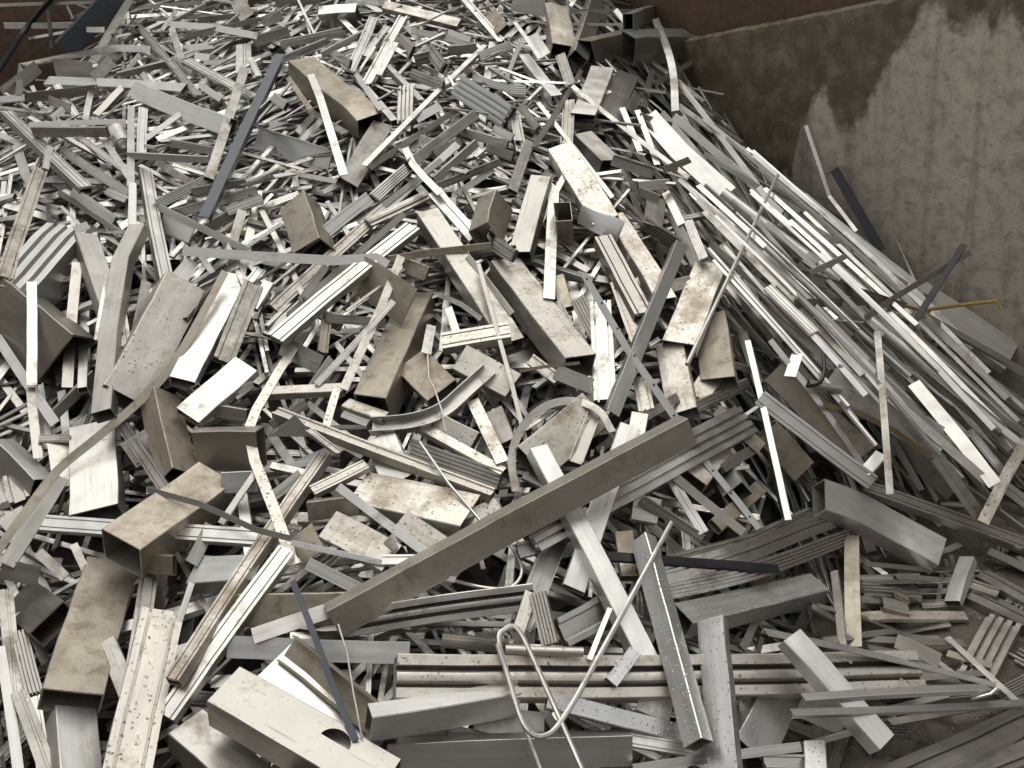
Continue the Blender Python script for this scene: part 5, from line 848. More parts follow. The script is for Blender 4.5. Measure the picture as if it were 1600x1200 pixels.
["A","b",[[1.284,2.804,0.205],[1.527,2.496,0.042]],[-0.674,-0.682,0.285],0.0221,0.0133,0,{},"long slim dull grey angle bar below the broad white panel","angle bars lying in the scrap heap"],
["E","b",[[1.421,2.82,0.2],[1.614,2.622,0.042]],[-0.341,-0.766,0.544],0.0381,0.019,0,{},"dull grey grooved rail below the thick round pipe","grooved rails lying in the scrap heap"],
["B","b",[[-1.215,3.396,1.142],[-1.245,3.241,1.077],[-1.23,2.922,0.934],[-1.195,2.623,0.808]],[-0.047,-0.397,0.916],0.0598,0.0478,1,{},"crushed grey tube bent at its top, standing on the left","box tubes lying in the scrap heap"],
["A","a",[[-1.523,3.172,1.054],[-1.461,2.819,0.835]],[0.361,-0.445,0.82],0.0306,0.0184,0,{},"bright silver angle bar crossing the dark brown tube","angle bars lying in the scrap heap"],
["A","b",[[-1.427,3.333,1.053],[-1.387,2.878,0.788]],[0.347,-0.449,0.823],0.0339,0.0203,0,{},"long dull grey angle bar just left of the crushed upright tube","angle bars lying in the scrap heap"],
["B","a",[[-1.401,3.222,0.929],[-1.316,2.82,0.806]],[0.13,-0.264,0.956],0.03,0.024,1,{},"bright silver box tube just left of the crushed upright tube","box tubes lying in the scrap heap"],
["A","b",[[-1.185,3.58,1.145],[-0.829,3.276,1.031]],[-0.441,-0.718,0.538],0.0248,0.0149,0,{},"dull grey angle bar just below the dark slate bar","angle bars lying in the scrap heap"],
["E","a",[[-0.812,3.144,0.965],[-0.783,3.201,0.986]],[0.423,-0.488,0.764],0.0352,0.0176,0,{},"short bright silver grooved rail just below the level flat bar","grooved rails lying in the scrap heap"],
["E","s",[[-0.36,3.421,1.079],[-0.74,3.072,0.89]],[0.319,-0.696,0.643],0.0402,0.0201,0,{"d":0},"long speckled pale grooved rail crossing the level flat bar","grooved rails lying in the scrap heap"],
["E","b",[[-0.214,3.518,1.082],[-0.419,3.348,1.058]],[0.179,-0.346,0.921],0.0393,0.0155,1,{},"dull grey grooved rail just above the broad pale rail","grooved rails lying in the scrap heap"],
["E","a",[[-0.185,3.468,1.103],[-0.06,3.272,0.977]],[-0.07,-0.571,0.818],0.0509,0.0255,0,{"d":2},"bright silver grooved rail just right of the dull sloping tube","grooved rails lying in the scrap heap"],
["B","t",[[-0.306,3.149,0.952],[-0.232,3.122,0.92]],[-0.09,-0.854,0.512],0.0511,0.0256,0,{},"short tan stained box tube just below the ragged angle","box tubes lying in the scrap heap"],
["E","t",[[-0.551,2.975,0.886],[-0.565,2.83,0.815]],[0.542,-0.41,0.733],0.0312,0.0156,0,{},"short tan stained grooved rail just right of the kinked bar","grooved rails lying in the scrap heap"],
["E","b",[[-0.559,2.943,0.88],[-0.373,2.93,0.842]],[0.008,-0.934,0.357],0.0284,0.0142,0,{},"dull grey grooved rail just left of the narrow spotted bar","grooved rails lying in the scrap heap"],
["F","b",[[-0.567,3.209,0.965],[-0.64,3.032,0.916]],[0.716,-0.444,0.539],0.0257,0.003,0,{},"short dull grey flat strip just above the broad pale rail","flat strips lying in the scrap heap"],
["A","b",[[0.658,3.525,0.903],[0.685,3.242,0.787]],[-0.571,-0.357,0.74],0.033,0.0198,0,{},"dull grey angle bar just above the slanting grey angle","angle bars lying in the scrap heap"],
["A","a",[[0.662,3.607,0.948],[0.68,3.421,0.877]],[-0.308,-0.363,0.88],0.0306,0.0183,0,{},"short bright silver angle bar just below the thin pale diagonal","angle bars lying in the scrap heap"],
["E","b",[[0.531,3.386,0.908],[0.647,3.333,0.828]],[-0.404,-0.914,0.024],0.0464,0.0232,0,{"d":3},"short dull grey grooved rail just left of the slanting grey angle","grooved rails lying in the scrap heap"],
["P","b",[[0.62,3.563,0.946],[0.566,3.363,0.906]],[0.349,-0.275,0.896],0.0713,0.0035,0,{},"short dull grey sheet offcut just right of the lower dusty tube","sheet offcuts lying in the scrap heap"],
["A","b",[[0.556,3.542,0.98],[0.621,3.52,0.948]],[-0.247,-0.956,0.16],0.0331,0.0199,0,{},"short dull grey angle bar below the thin pale diagonal","angle bars lying in the scrap heap"],
["B","t",[[0.194,3.092,0.867],[0.205,2.953,0.806]],[-0.064,-0.406,0.912],0.046,0.023,0,{},"short tan stained box tube just right of the upright pale bar","box tubes lying in the scrap heap"],
["E","b",[[0.177,2.967,0.826],[0.201,2.835,0.788]],[-0.277,-0.31,0.909],0.0283,0.0141,0,{},"short dull grey grooved rail just right of the wide pale tube","grooved rails lying in the scrap heap"],
["B","s",[[0.671,2.808,0.623],[0.554,2.66,0.578]],[0.187,-0.415,0.89],0.068,0.034,0,{},"short broad speckled pale box tube just left of the tan tube below the plate","box tubes lying in the scrap heap"],
["E","b",[[0.522,2.605,0.567],[0.735,2.748,0.552]],[0.549,-0.787,0.28],0.0331,0.0166,0,{},"dull grey grooved rail just below the tan tube below the plate","grooved rails lying in the scrap heap"],
["E","b",[[0.776,2.973,0.626],[0.764,2.743,0.55]],[-0.519,-0.242,0.82],0.0298,0.0149,0,{},"dull grey grooved rail crossing the thin upright bar","grooved rails lying in the scrap heap"],
["P","s",[[-1.129,2.553,0.687],[-1.061,2.584,0.707]],[0.239,-0.841,0.486],0.0822,0.0035,0,{},"short broad speckled pale sheet offcut just below the snaking strip","sheet offcuts lying in the scrap heap"],
["B","g",[[-0.832,2.386,0.651],[-0.73,2.377,0.647]],[-0.059,-0.866,0.497],0.0599,0.03,0,{},"short broad mid grey box tube just left of the kinked bar","box tubes lying in the scrap heap"],
["B","g",[[-0.692,2.085,0.568],[-0.873,2.122,0.564]],[-0.049,-0.116,0.992],0.0944,0.0493,1,{},"grey tube with dark open left end behind the crossing white rails","box tubes lying in the scrap heap"],
["F","b",[[-1.228,2.283,0.583],[-1.166,2.181,0.549]],[0.111,-0.256,0.96],0.0204,0.003,0,{},"short dull grey flat strip just left of the widest tan tube","flat strips lying in the scrap heap"],
["A","b",[[-0.844,2.259,0.601],[-0.871,2.126,0.576]],[0.691,-0.263,0.673],0.034,0.0204,0,{},"short dull grey angle bar just below the level white rail","angle bars lying in the scrap heap"],
["E","a",[[-0.5,2.583,0.72],[-0.425,2.539,0.7]],[-0.209,-0.666,0.716],0.0261,0.0131,0,{},"short bright silver grooved rail just left of the curved channel","grooved rails lying in the scrap heap"],
["B","s",[[-0.449,2.32,0.623],[-0.292,2.251,0.605],[-0.15,2.185,0.588]],[0.031,-0.187,0.982],0.1251,0.045,-1,{},"buckled spotted plate with rusty pits in the lower centre","box tubes lying in the scrap heap"],
["E","a",[[-0.34,2.389,0.667],[-0.24,2.338,0.62]],[-0.083,-0.755,0.65],0.0211,0.0105,0,{},"short bright silver grooved rail crossing the long spotted rail","grooved rails lying in the scrap heap"],
["E","b",[[-0.703,2.563,0.718],[-0.603,2.624,0.745]],[0.445,-0.852,0.275],0.0267,0.0134,0,{},"short dull grey grooved rail crossing the long spotted rail","grooved rails lying in the scrap heap"],
["B","s",[[0.576,2.52,0.496],[0.47,2.386,0.483]],[0.345,-0.359,0.867],0.1113,0.0556,0,{},"short broad speckled pale box tube just left of the white rimmed tube end","box tubes lying in the scrap heap"],
["E","a",[[0.701,2.559,0.433],[0.572,2.43,0.462]],[0.596,-0.445,0.669],0.0302,0.0151,0,{},"short bright silver grooved rail just right of the white rimmed tube end","grooved rails lying in the scrap heap"],
["E","s",[[0.382,2.569,0.606],[0.387,2.686,0.655]],[-0.238,-0.368,0.899],0.0461,0.0231,0,{},"short speckled pale grooved rail just left of the punched strip","grooved rails lying in the scrap heap"],
["B","t",[[-0.775,1.969,0.533],[-0.438,1.953,0.5]],[0.015,-0.826,0.563],0.0781,0.039,0,{},"long broad tan stained box tube just left of the dark curved strip","box tubes lying in the scrap heap"],
["P","g",[[-0.747,1.874,0.5],[-0.324,1.851,0.429]],[0.079,-0.708,0.702],0.0516,0.0035,0,{},"long broad mid grey sheet offcut crossing the dark curved strip","sheet offcuts lying in the scrap heap"],
["B","t",[[-0.55,1.657,0.4],[-0.243,1.705,0.355]],[0.211,-0.738,0.641],0.0861,0.0431,0,{},"long broad tan stained box tube just below the mitred white section","box tubes lying in the scrap heap"],
["P","b",[[-0.186,1.689,0.342],[-0.03,1.677,0.307]],[0.12,-0.645,0.755],0.0728,0.0035,0,{},"broad dull grey sheet offcut just left of the looped rod","sheet offcuts lying in the scrap heap"],
["E","b",[[-0.244,1.653,0.35],[-0.025,1.619,0.268]],[0.071,-0.838,0.541],0.0438,0.0219,0,{},"dull grey grooved rail just above the bottom grey sheet","grooved rails lying in the scrap heap"],
["F","a",[[0.785,3.366,0.889],[1.064,3.05,0.635]],[-0.15,-0.696,0.703],0.0188,0.003,0,{},"long slim bright silver flat strip between the thin white rod and the upper white pipe","flat strips lying in the scrap heap"],
["A","b",[[1.223,3.451,0.626],[1.551,2.947,0.321]],[-0.72,-0.637,0.277],0.0145,0.0087,0,{},"long slim dull grey angle bar just left of the leaning black post","angle bars lying in the scrap heap"],
["A","b",[[1.053,2.981,0.67],[1.433,2.726,0.248]],[-0.202,-0.908,0.368],0.0189,0.0113,0,{},"long slim dull grey angle bar just right of the upright flat strip","angle bars lying in the scrap heap"],
["E","b",[[0.714,3.145,0.883],[0.954,2.899,0.668]],[-0.56,-0.783,0.27],0.024,0.012,0,{},"long dull grey grooved rail just right of the thin white rod","grooved rails lying in the scrap heap"],
["F","b",[[1.026,3.002,0.65],[1.226,2.79,0.371]],[-0.25,-0.849,0.466],0.0148,0.003,0,{},"long slim dull grey flat strip just left of the upright flat strip","flat strips lying in the scrap heap"],
["A","b",[[0.941,3.09,0.779],[1.204,2.815,0.504]],[-0.403,-0.81,0.426],0.0147,0.0088,0,{},"long slim dull grey angle bar just left of the thick round pipe","angle bars lying in the scrap heap"],
["A","b",[[1.115,2.895,0.602],[1.47,2.549,0.096]],[-0.559,-0.813,0.163],0.0174,0.0104,0,{},"long slim dull grey angle bar, falling right, right of the upright flat strip","angle bars lying in the scrap heap"],
["A","a",[[1.396,3.156,0.47],[1.747,2.547,0.027]],[-0.555,-0.675,0.486],0.0237,0.0142,0,{},"long bright silver angle bar crossing the thick round pipe","angle bars lying in the scrap heap"],
["F","b",[[1.137,3.519,0.713],[1.548,2.879,0.284]],[-0.728,-0.637,0.254],0.0172,0.003,0,{},"long slim dull grey flat strip just above the thick round pipe","flat strips lying in the scrap heap"],
["A","a",[[1.295,3.275,0.575],[1.523,2.711,0.215]],[-0.363,-0.6,0.712],0.02,0.012,0,{},"long slim bright silver angle bar between the thick round pipe and the upright flat strip","angle bars lying in the scrap heap"],
["E","b",[[1.0,3.106,0.788],[1.483,2.647,0.314]],[-0.535,-0.81,0.24],0.0193,0.0097,0,{},"long slim dull grey grooved rail just below the thick round pipe","grooved rails lying in the scrap heap"],
["F","b",[[1.141,2.915,0.614],[1.593,2.654,0.141]],[-0.454,-0.889,0.058],0.0132,0.003,0,{},"long slim dull grey flat strip just below the thick round pipe","flat strips lying in the scrap heap"],
["E","a",[[1.408,3.252,0.55],[1.816,2.663,0.147]],[-0.54,-0.698,0.47],0.0131,0.0066,0,{},"long slim bright silver grooved rail just above the thick round pipe","grooved rails lying in the scrap heap"],
["A","a",[[0.994,3.047,0.767],[1.414,2.659,0.31]],[-0.232,-0.836,0.498],0.0125,0.0075,0,{},"long slim bright silver angle bar just right of the upright flat strip","angle bars lying in the scrap heap"],
["A","a",[[0.763,3.135,0.877],[1.053,2.662,0.508]],[-0.168,-0.668,0.725],0.0128,0.0077,0,{},"long slim bright silver angle bar above the black hook","angle bars lying in the scrap heap"],
["A","b",[[1.26,3.34,0.659],[1.495,2.571,0.299]],[-0.808,-0.433,0.399],0.0207,0.0124,0,{},"long slim dull grey angle bar just above the thick round pipe","angle bars lying in the scrap heap"],
["A","b",[[0.879,2.967,0.772],[1.233,2.625,0.336]],[-0.369,-0.853,0.369],0.0224,0.0134,0,{},"long dull grey angle bar just above the broad white panel","angle bars lying in the scrap heap"],
["A","a",[[1.109,2.867,0.574],[1.46,2.587,0.183]],[-0.081,-0.843,0.532],0.019,0.0114,0,{},"long slim bright silver angle bar, falling right, just below the thick round pipe","angle bars lying in the scrap heap"],
["E","b",[[1.239,2.312,0.042],[1.318,2.24,0.038]],[0.027,-0.025,0.999],0.0427,0.0213,0,{},"short dull grey grooved rail just right of the short white block","grooved rails lying in the scrap heap"],
["E","b",[[1.103,2.257,0.014],[1.211,2.247,0.016]],[-0.019,0.002,1.0],0.0345,0.0173,0,{},"short dull grey grooved rail just left of the short white block","grooved rails lying in the scrap heap"],
["E","b",[[0.938,1.881,0.051],[1.154,1.908,0.011]],[0.181,0.022,0.983],0.0428,0.0214,0,{},"dull grey grooved rail just below the upper riveted strip","grooved rails lying in the scrap heap"],
["E","b",[[0.643,1.752,0.133],[0.852,1.758,0.07]],[0.136,-0.919,0.37],0.0363,0.0182,0,{"d":3},"dull grey grooved rail crossing the leaning white tube","grooved rails lying in the scrap heap"],
["A","a",[[0.078,4.598,1.428],[-0.434,3.659,1.182]],[0.141,-0.323,0.936],0.0234,0.0164,1,{},"slim bright angle bar running up right across the upper middle heap","angle bars lying in the scrap heap"],
["F","a",[[-0.66,4.298,1.44],[-0.61,4.096,1.375],[-0.554,3.822,1.276],[-0.503,3.579,1.175]],[0.049,-0.335,0.941],0.03,0.003,0,{},"torn pale strip hanging down over the tan tube near the top","flat strips lying in the scrap heap"],
["F","a",[[-0.277,3.684,1.22],[-0.252,3.589,1.179],[-0.215,3.513,1.147],[-0.161,3.417,1.104]],[-0.131,-0.441,0.888],0.026,0.003,0,{},"curved flat strip below the slim bright angle","flat strips lying in the scrap heap"],
["F","a",[[0.911,5.002,1.395],[0.894,4.657,1.305],[0.877,4.453,1.222],[0.822,4.165,1.124]],[-0.125,-0.293,0.948],0.0315,0.003,0,{"smooth":1},"grey strip bowed downward over the wall corner end","flat strips lying in the scrap heap"],
["A","b",[[0.478,4.442,1.293],[0.207,3.767,1.15]],[0.596,-0.387,0.704],0.0209,0.0125,0,{},"slim dull grey angle bar just below the thin pale diagonal","angle bars lying in the scrap heap"],
["A","a",[[0.409,4.218,1.27],[0.766,3.68,0.972]],[-0.301,-0.607,0.735],0.0186,0.0111,0,{},"thin pale bar running diagonally under the twin flat tube","angle bars lying in the scrap heap"],
["A","a",[[0.255,4.116,1.24],[0.45,3.506,0.984]],[-0.261,-0.443,0.858],0.0176,0.0106,0,{},"long slim bright silver angle bar just right of the broad dusty tube","angle bars lying in the scrap heap"],
["B","s",[[0.292,3.707,1.152],[0.397,3.332,0.961]],[-0.109,-0.474,0.874],0.0959,0.0767,-1,{},"broad pale dusty tube sloping down right above the middle of the heap","box tubes lying in the scrap heap"],
["A","a",[[0.855,4.257,1.127],[1.283,3.959,0.771],[1.661,3.634,0.425]],[-0.27,-0.853,0.448],0.0213,0.0128,0,{},"longest slim bar lying along the foot of the concrete wall","angle bars lying in the scrap heap"],
["E","a",[[0.679,3.673,1.017],[0.802,3.806,1.006]],[0.677,-0.594,0.435],0.027,0.0135,0,{},"short bright silver grooved rail crossing the thin pale diagonal","grooved rails lying in the scrap heap"],
["A","k",[[1.444,4.02,0.831],[1.544,3.744,0.55]],[-0.501,-0.7,0.51],0.0368,0.0221,0,{},"dark strip leaning on the concrete wall beside the lone bent bar","angle bars lying in the scrap heap"],
["B","w",[[1.564,3.464,0.486],[1.87,3.271,0.249]],[0.145,-0.667,0.731],0.1295,0.0466,-1,{},"wide white flat tube at the foot of the concrete wall on the right","box tubes lying in the scrap heap"],
["R","w",[[0.866,3.558,0.931],[1.2,3.249,0.65]],[-0.396,-0.814,0.425],0.0415,0.0415,0,{},"upper white round pipe lying in the bars beside the concrete wall","round pipes lying in the scrap heap"],
["R","a",[[1.34,2.989,0.54],[1.665,2.758,0.202]],[-0.298,-0.896,0.328],0.0339,0.0339,0,{},"long bright silver round pipe just above the thick round pipe","round pipes lying in the scrap heap"],
["F","b",[[0.923,2.9,0.737],[1.25,3.058,0.64]],[0.455,-0.886,0.088],0.03,0.003,0,{},"dull grey flat strip just below the upper white pipe","flat strips lying in the scrap heap"],
["B","w",[[0.973,2.701,0.562],[1.294,2.607,0.33]],[-0.072,-0.956,0.284],0.1029,0.0514,0,{},"broad white panel under the long bars with a brown lower edge","box tubes lying in the scrap heap"],
["B","b",[[1.208,2.758,0.267],[1.339,2.597,0.145]],[-0.615,-0.729,0.302],0.0566,0.0283,0,{},"dull grey box tube just below the broad white panel","box tubes lying in the scrap heap"],
["A","a",[[1.383,2.778,0.443],[1.569,2.605,0.275]],[-0.147,-0.765,0.627],0.0213,0.0128,0,{},"slim bright silver angle bar crossing the thick round pipe","angle bars lying in the scrap heap"],
["E","a",[[1.421,2.684,0.319],[1.494,2.576,0.206]],[-0.105,-0.751,0.652],0.0258,0.0129,0,{},"bright silver grooved rail just below the thick round pipe","grooved rails lying in the scrap heap"],
["E","a",[[0.922,2.263,0.108],[1.107,2.297,0.042]],[0.324,0.059,0.944],0.0612,0.0306,0,{},"bright silver grooved rail just above the pale bar on gravel","grooved rails lying in the scrap heap"],
["E","a",[[0.933,2.293,0.111],[1.125,2.316,0.069]],[0.21,0.026,0.977],0.0285,0.0142,0,{},"slim bright silver grooved rail just above the pale bar on gravel","grooved rails lying in the scrap heap"],
["F","b",[[0.744,2.098,0.197],[0.892,2.156,0.084],[1.015,2.139,0.016],[1.091,2.113,0.015]],[0.465,-0.02,0.885],0.0197,0.003,0,{"smooth":1},"long slim dull grey flat strip just below the pale bar on gravel","flat strips lying in the scrap heap"],
["R","b",[[0.737,2.152,0.154],[0.874,2.109,0.053]],[0.047,-0.894,0.445],0.0247,0.0247,0,{},"grey round pipe behind the leaning white tube at the lower right","round pipes lying in the scrap heap"],
["A","a",[[0.838,2.063,0.099],[1.14,2.073,0.024]],[0.241,0.008,0.97],0.028,0.0168,0,{},"slim bright silver angle bar just above the upper riveted strip","angle bars lying in the scrap heap"],
["E","b",[[1.019,2.246,0.082],[1.055,2.239,0.059]],[0.517,-0.176,0.838],0.0478,0.0239,0,{},"short dull grey grooved rail just above the pale bar on gravel","grooved rails lying in the scrap heap"],
["A","b",[[0.651,1.923,0.202],[0.864,1.868,0.098]],[-0.051,-0.924,0.379],0.0266,0.016,0,{},"dull grey angle bar crossing the thick level rail","angle bars lying in the scrap heap"],
["F","t",[[1.161,1.961,0.039],[1.071,2.026,0.04]],[0.007,-0.005,1.0],0.0261,0.003,0,{},"short slim tan stained flat strip just left of the ribbed panel","flat strips lying in the scrap heap"],
["A","a",[[1.122,2.706,0.56],[1.434,2.502,0.196]],[-0.119,-0.906,0.406],0.0159,0.0096,0,{},"long slim bright silver angle bar, falling right, below the thick round pipe","angle bars lying in the scrap heap"],
["A","a",[[1.477,2.745,0.376],[1.642,2.679,0.246]],[-0.207,-0.952,0.224],0.0185,0.0111,0,{},"slim bright silver angle bar just above the thick round pipe","angle bars lying in the scrap heap"],
["F","a",[[-1.65,3.079,0.914],[-1.368,2.689,0.756]],[-0.092,-0.429,0.899],0.0302,0.003,0,{},"bright silver flat strip just below the dark brown tube","flat strips lying in the scrap heap"],
["E","a",[[-1.282,3.855,1.237],[-1.097,3.196,0.986]],[0.503,-0.181,0.845],0.0466,0.0326,-1,{"d":0},"long pale grooved rail standing steeply above the big spotted tan tube","grooved rails lying in the scrap heap"],
["B","s",[[-1.022,3.162,0.993],[-1.131,2.702,0.818]],[0.683,-0.394,0.615],0.1378,0.1102,-1,{},"big tan spotted tube left of centre, wider than its neighbours","box tubes lying in the scrap heap"],
["E","b",[[-0.793,3.106,0.972],[-0.873,2.84,0.827]],[0.5,-0.526,0.687],0.0631,0.0316,0,{"d":1},"broad dull grey grooved rail just right of the smooth pale tube","grooved rails lying in the scrap heap"],
["B","t",[[-0.693,3.503,1.129],[-0.627,3.242,1.033]],[-0.473,-0.409,0.78],0.116,0.0928,1,{"m1":0.3},"stubby tan tube with open end down, above the level flat bar","box tubes lying in the scrap heap"],
["E","a",[[-0.262,3.264,1.048],[-0.698,2.824,0.885]],[0.0,-0.348,0.938],0.0643,0.0232,1,{"d":0},"broad pale rail running down left in the bundle left of centre","grooved rails lying in the scrap heap"],
["B","b",[[-0.21,3.35,1.07],[0.021,2.798,0.782]],[0.18,-0.395,0.901],0.0798,0.0638,-1,{},"dull grey tube sloping down right between the ragged angle and the centre","box tubes lying in the scrap heap"],
["B","s",[[-0.146,2.734,0.779],[0.003,2.646,0.705]],[-0.025,-0.664,0.747],0.0883,0.0441,0,{},"broad speckled pale box tube crossing the curved channel","box tubes lying in the scrap heap"],
["F","b",[[-0.199,3.041,0.873],[-0.129,2.978,0.854],[-0.069,2.893,0.829]],[-0.44,-0.589,0.677],0.0164,0.003,0,{},"slim dull grey flat strip just left of the dull sloping tube","flat strips lying in the scrap heap"],
["B","s",[[-0.725,2.692,0.772],[-0.494,2.658,0.767]],[-0.025,-0.3,0.953],0.0358,0.0262,-1,{},"speckled pale box tube just above the triangular plate","box tubes lying in the scrap heap"],
["B","t",[[0.254,3.37,0.827],[0.249,3.282,0.989]],[-0.044,-0.878,-0.477],0.0604,0.0907,0,{},"box tube pointing at the viewer with a black square opening","box tubes lying in the scrap heap"],
["B","b",[[0.201,3.533,1.095],[0.083,3.174,0.937]],[-0.028,-0.396,0.918],0.0745,0.0596,1,{},"broad dull grey box tube just left of the upright pale bar","box tubes lying in the scrap heap"],
["B","s",[[0.507,2.839,0.688],[0.491,2.585,0.578]],[-0.329,-0.359,0.874],0.0895,0.0447,0,{},"broad speckled pale box tube just below the thin white rod","box tubes lying in the scrap heap"],
["E","s",[[0.391,3.08,0.826],[0.415,2.799,0.697]],[-0.256,-0.42,0.871],0.0514,0.0257,0,{"d":0},"speckled pale grooved rail just right of the punched strip","grooved rails lying in the scrap heap"],
["E","b",[[0.24,2.969,0.828],[0.289,2.828,0.731]],[-0.306,-0.611,0.73],0.0487,0.0244,0,{"d":3},"dull grey grooved rail just left of the streaked rail","grooved rails lying in the scrap heap"],
["E","a",[[0.684,3.327,0.917],[0.691,3.134,0.844]],[-0.353,-0.34,0.871],0.0307,0.0153,0,{},"short bright silver grooved rail just right of the slanting grey angle","grooved rails lying in the scrap heap"],
["E","s",[[0.064,2.735,0.744],[0.138,2.662,0.699]],[-0.13,-0.615,0.778],0.0358,0.0179,0,{},"short speckled pale grooved rail just left of the wide pale tube","grooved rails lying in the scrap heap"],
["P","a",[[0.134,2.673,0.719],[0.235,2.634,0.673]],[-0.122,-0.87,0.477],0.0458,0.0035,0,{},"short bright silver sheet offcut just above the curled hoop strip","sheet offcuts lying in the scrap heap"],
["B","a",[[-1.275,2.715,0.737],[-1.19,2.379,0.625]],[0.078,-0.298,0.951],0.1341,0.067,0,{},"flat pale plate like tube under the snaking strip on the left","box tubes lying in the scrap heap"],
["A","a",[[-0.727,2.396,0.673],[-0.817,2.257,0.602]],[0.309,-0.583,0.751],0.0176,0.0106,0,{},"slim bright silver angle bar just above the dark blade","angle bars lying in the scrap heap"],
["A","b",[[-1.473,2.831,0.824],[-1.402,2.593,0.697]],[0.444,-0.314,0.839],0.0271,0.0162,0,{},"dull grey angle bar just above the white tube at left","angle bars lying in the scrap heap"],
["E","a",[[-1.409,2.647,0.735],[-1.322,2.648,0.721]],[0.116,-0.702,0.703],0.0237,0.0119,0,{},"short bright silver grooved rail just above the snaking strip","grooved rails lying in the scrap heap"],
["E","s",[[-0.689,2.589,0.755],[-0.443,2.427,0.702],[-0.088,2.252,0.593]],[0.173,-0.158,0.972],0.0335,0.027,-1,{},"long spotted rail sloping gently down right below the central tan tube","grooved rails lying in the scrap heap"],
["B","s",[[-0.489,2.61,0.74],[-0.373,2.542,0.712]],[0.128,-0.178,0.976],0.0431,0.0179,-1,{},"short speckled pale box tube just below the central tan tube","box tubes lying in the scrap heap"],
["F","s",[[-0.513,2.645,0.768],[-0.544,2.523,0.709]],[0.165,-0.461,0.872],0.0228,0.003,0,{},"short speckled pale flat strip just above the long spotted rail","flat strips lying in the scrap heap"],
["A","s",[[-0.287,2.526,0.686],[-0.055,2.338,0.6]],[0.105,-0.303,0.947],0.0309,0.0216,-1,{},"speckled pale angle bar just right of the thin round rod","angle bars lying in the scrap heap"],
["B","s",[[-0.52,2.177,0.609],[-0.354,2.049,0.566]],[-0.132,-0.465,0.876],0.0833,0.0416,0,{},"pale speckled tube left of the long diagonal brown rail","box tubes lying in the scrap heap"],
["B","s",[[-0.329,2.143,0.614],[-0.204,2.074,0.532]],[0.148,-0.636,0.757],0.0636,0.0318,0,{},"broad speckled pale box tube just above the long brown rail","box tubes lying in the scrap heap"],
["E","b",[[-0.608,2.379,0.652],[-0.689,2.299,0.632]],[0.456,-0.621,0.638],0.0279,0.014,0,{},"short dull grey grooved rail just left of the spotted white rail","grooved rails lying in the scrap heap"],
["E","a",[[-0.564,2.058,0.578],[-0.444,2.014,0.512]],[0.085,-0.752,0.654],0.0318,0.0159,0,{},"bright silver grooved rail right of the dark curved strip","grooved rails lying in the scrap heap"],
["B","s",[[0.231,2.553,0.641],[0.028,2.372,0.597]],[0.396,-0.611,0.686],0.12,0.06,0,{},"spotted tan plate showing inside the curled hoop strip","box tubes lying in the scrap heap"],
["C","b",[[0.229,2.536,0.646],[0.15,2.397,0.567]],[0.114,-0.538,0.835],0.0402,0.0141,0,{},"dull grey channel just below the plate in the hoop","channels lying in the scrap heap"],
["B","g",[[0.59,2.603,0.388],[0.573,2.349,0.443]],[-0.578,0.208,0.789],0.0699,0.0629,0,{},"square tube end with a thin white rim facing the viewer, right of the brown rail","box tubes lying in the scrap heap"],
["E","a",[[0.41,2.36,0.486],[0.464,2.216,0.399]],[-0.183,-0.561,0.807],0.0284,0.0142,0,{},"bright silver grooved rail just right of the looped rod","grooved rails lying in the scrap heap"],
["B","s",[[0.284,2.26,0.485],[0.352,2.253,0.459]],[0.184,-0.73,0.659],0.0716,0.0358,0,{},"short broad speckled pale box tube just left of the looped rod","box tubes lying in the scrap heap"],
["B","t",[[0.244,2.186,0.459],[0.237,2.057,0.409]],[0.089,-0.36,0.929],0.0509,0.0254,0,{},"short tan stained box tube crossing the level black bar","box tubes lying in the scrap heap"],
["B","t",[[0.687,2.444,0.37],[0.504,2.234,0.405]],[0.511,-0.311,0.802],0.0436,0.0218,0,{},"tan stained box tube just below the white rimmed tube end","box tubes lying in the scrap heap"],
["E","b",[[0.378,2.548,0.597],[0.489,2.623,0.606]],[0.441,-0.716,0.542],0.0267,0.0133,0,{},"short dull grey grooved rail crossing the punched strip","grooved rails lying in the scrap heap"],
["B","s",[[0.361,2.552,0.608],[0.32,2.441,0.558]],[0.06,-0.425,0.903],0.0518,0.0259,0,{},"short speckled pale box tube just right of the bright flat tube","box tubes lying in the scrap heap"],
["E","d",[[-0.04,2.111,0.495],[0.028,2.132,0.489]],[0.25,-0.63,0.736],0.0406,0.0203,0,{},"short rain wet grooved rail just below the grooved companion rail","grooved rails lying in the scrap heap"],
["A","t",[[0.604,2.628,0.543],[0.715,2.539,0.442]],[-0.109,-0.797,0.594],0.039,0.0234,0,{},"tan stained angle bar just below the grooved companion rail","angle bars lying in the scrap heap"],
["B","a",[[-0.617,1.766,0.526],[-0.386,1.582,0.411]],[0.152,-0.379,0.913],0.1281,0.0641,0,{},"long broad bright silver box tube just left of the dark curved strip","box tubes lying in the scrap heap"],
["C","t",[[-0.584,1.776,0.554],[-0.378,1.609,0.452]],[-0.205,-0.684,0.701],0.065,0.0227,0,{},"long broad tan stained channel crossing the dark curved strip","channels lying in the scrap heap"],
["E","b",[[-0.787,1.904,0.521],[-0.825,1.835,0.49]],[0.563,-0.578,0.59],0.0306,0.0153,0,{},"short dull grey grooved rail just right of the spotted white rail","grooved rails lying in the scrap heap"],
["B","b",[[-1.058,1.948,0.508],[-0.932,1.727,0.455]],[0.014,-0.228,0.974],0.045,0.0225,0,{},"dull grey box tube just left of the wide dirty rail","box tubes lying in the scrap heap"],
["B","a",[[0.201,1.751,0.292],[0.27,1.723,0.268]],[0.043,-0.603,0.797],0.0609,0.0304,0,{},"short broad bright silver box tube just above the shiny wet bar","box tubes lying in the scrap heap"],
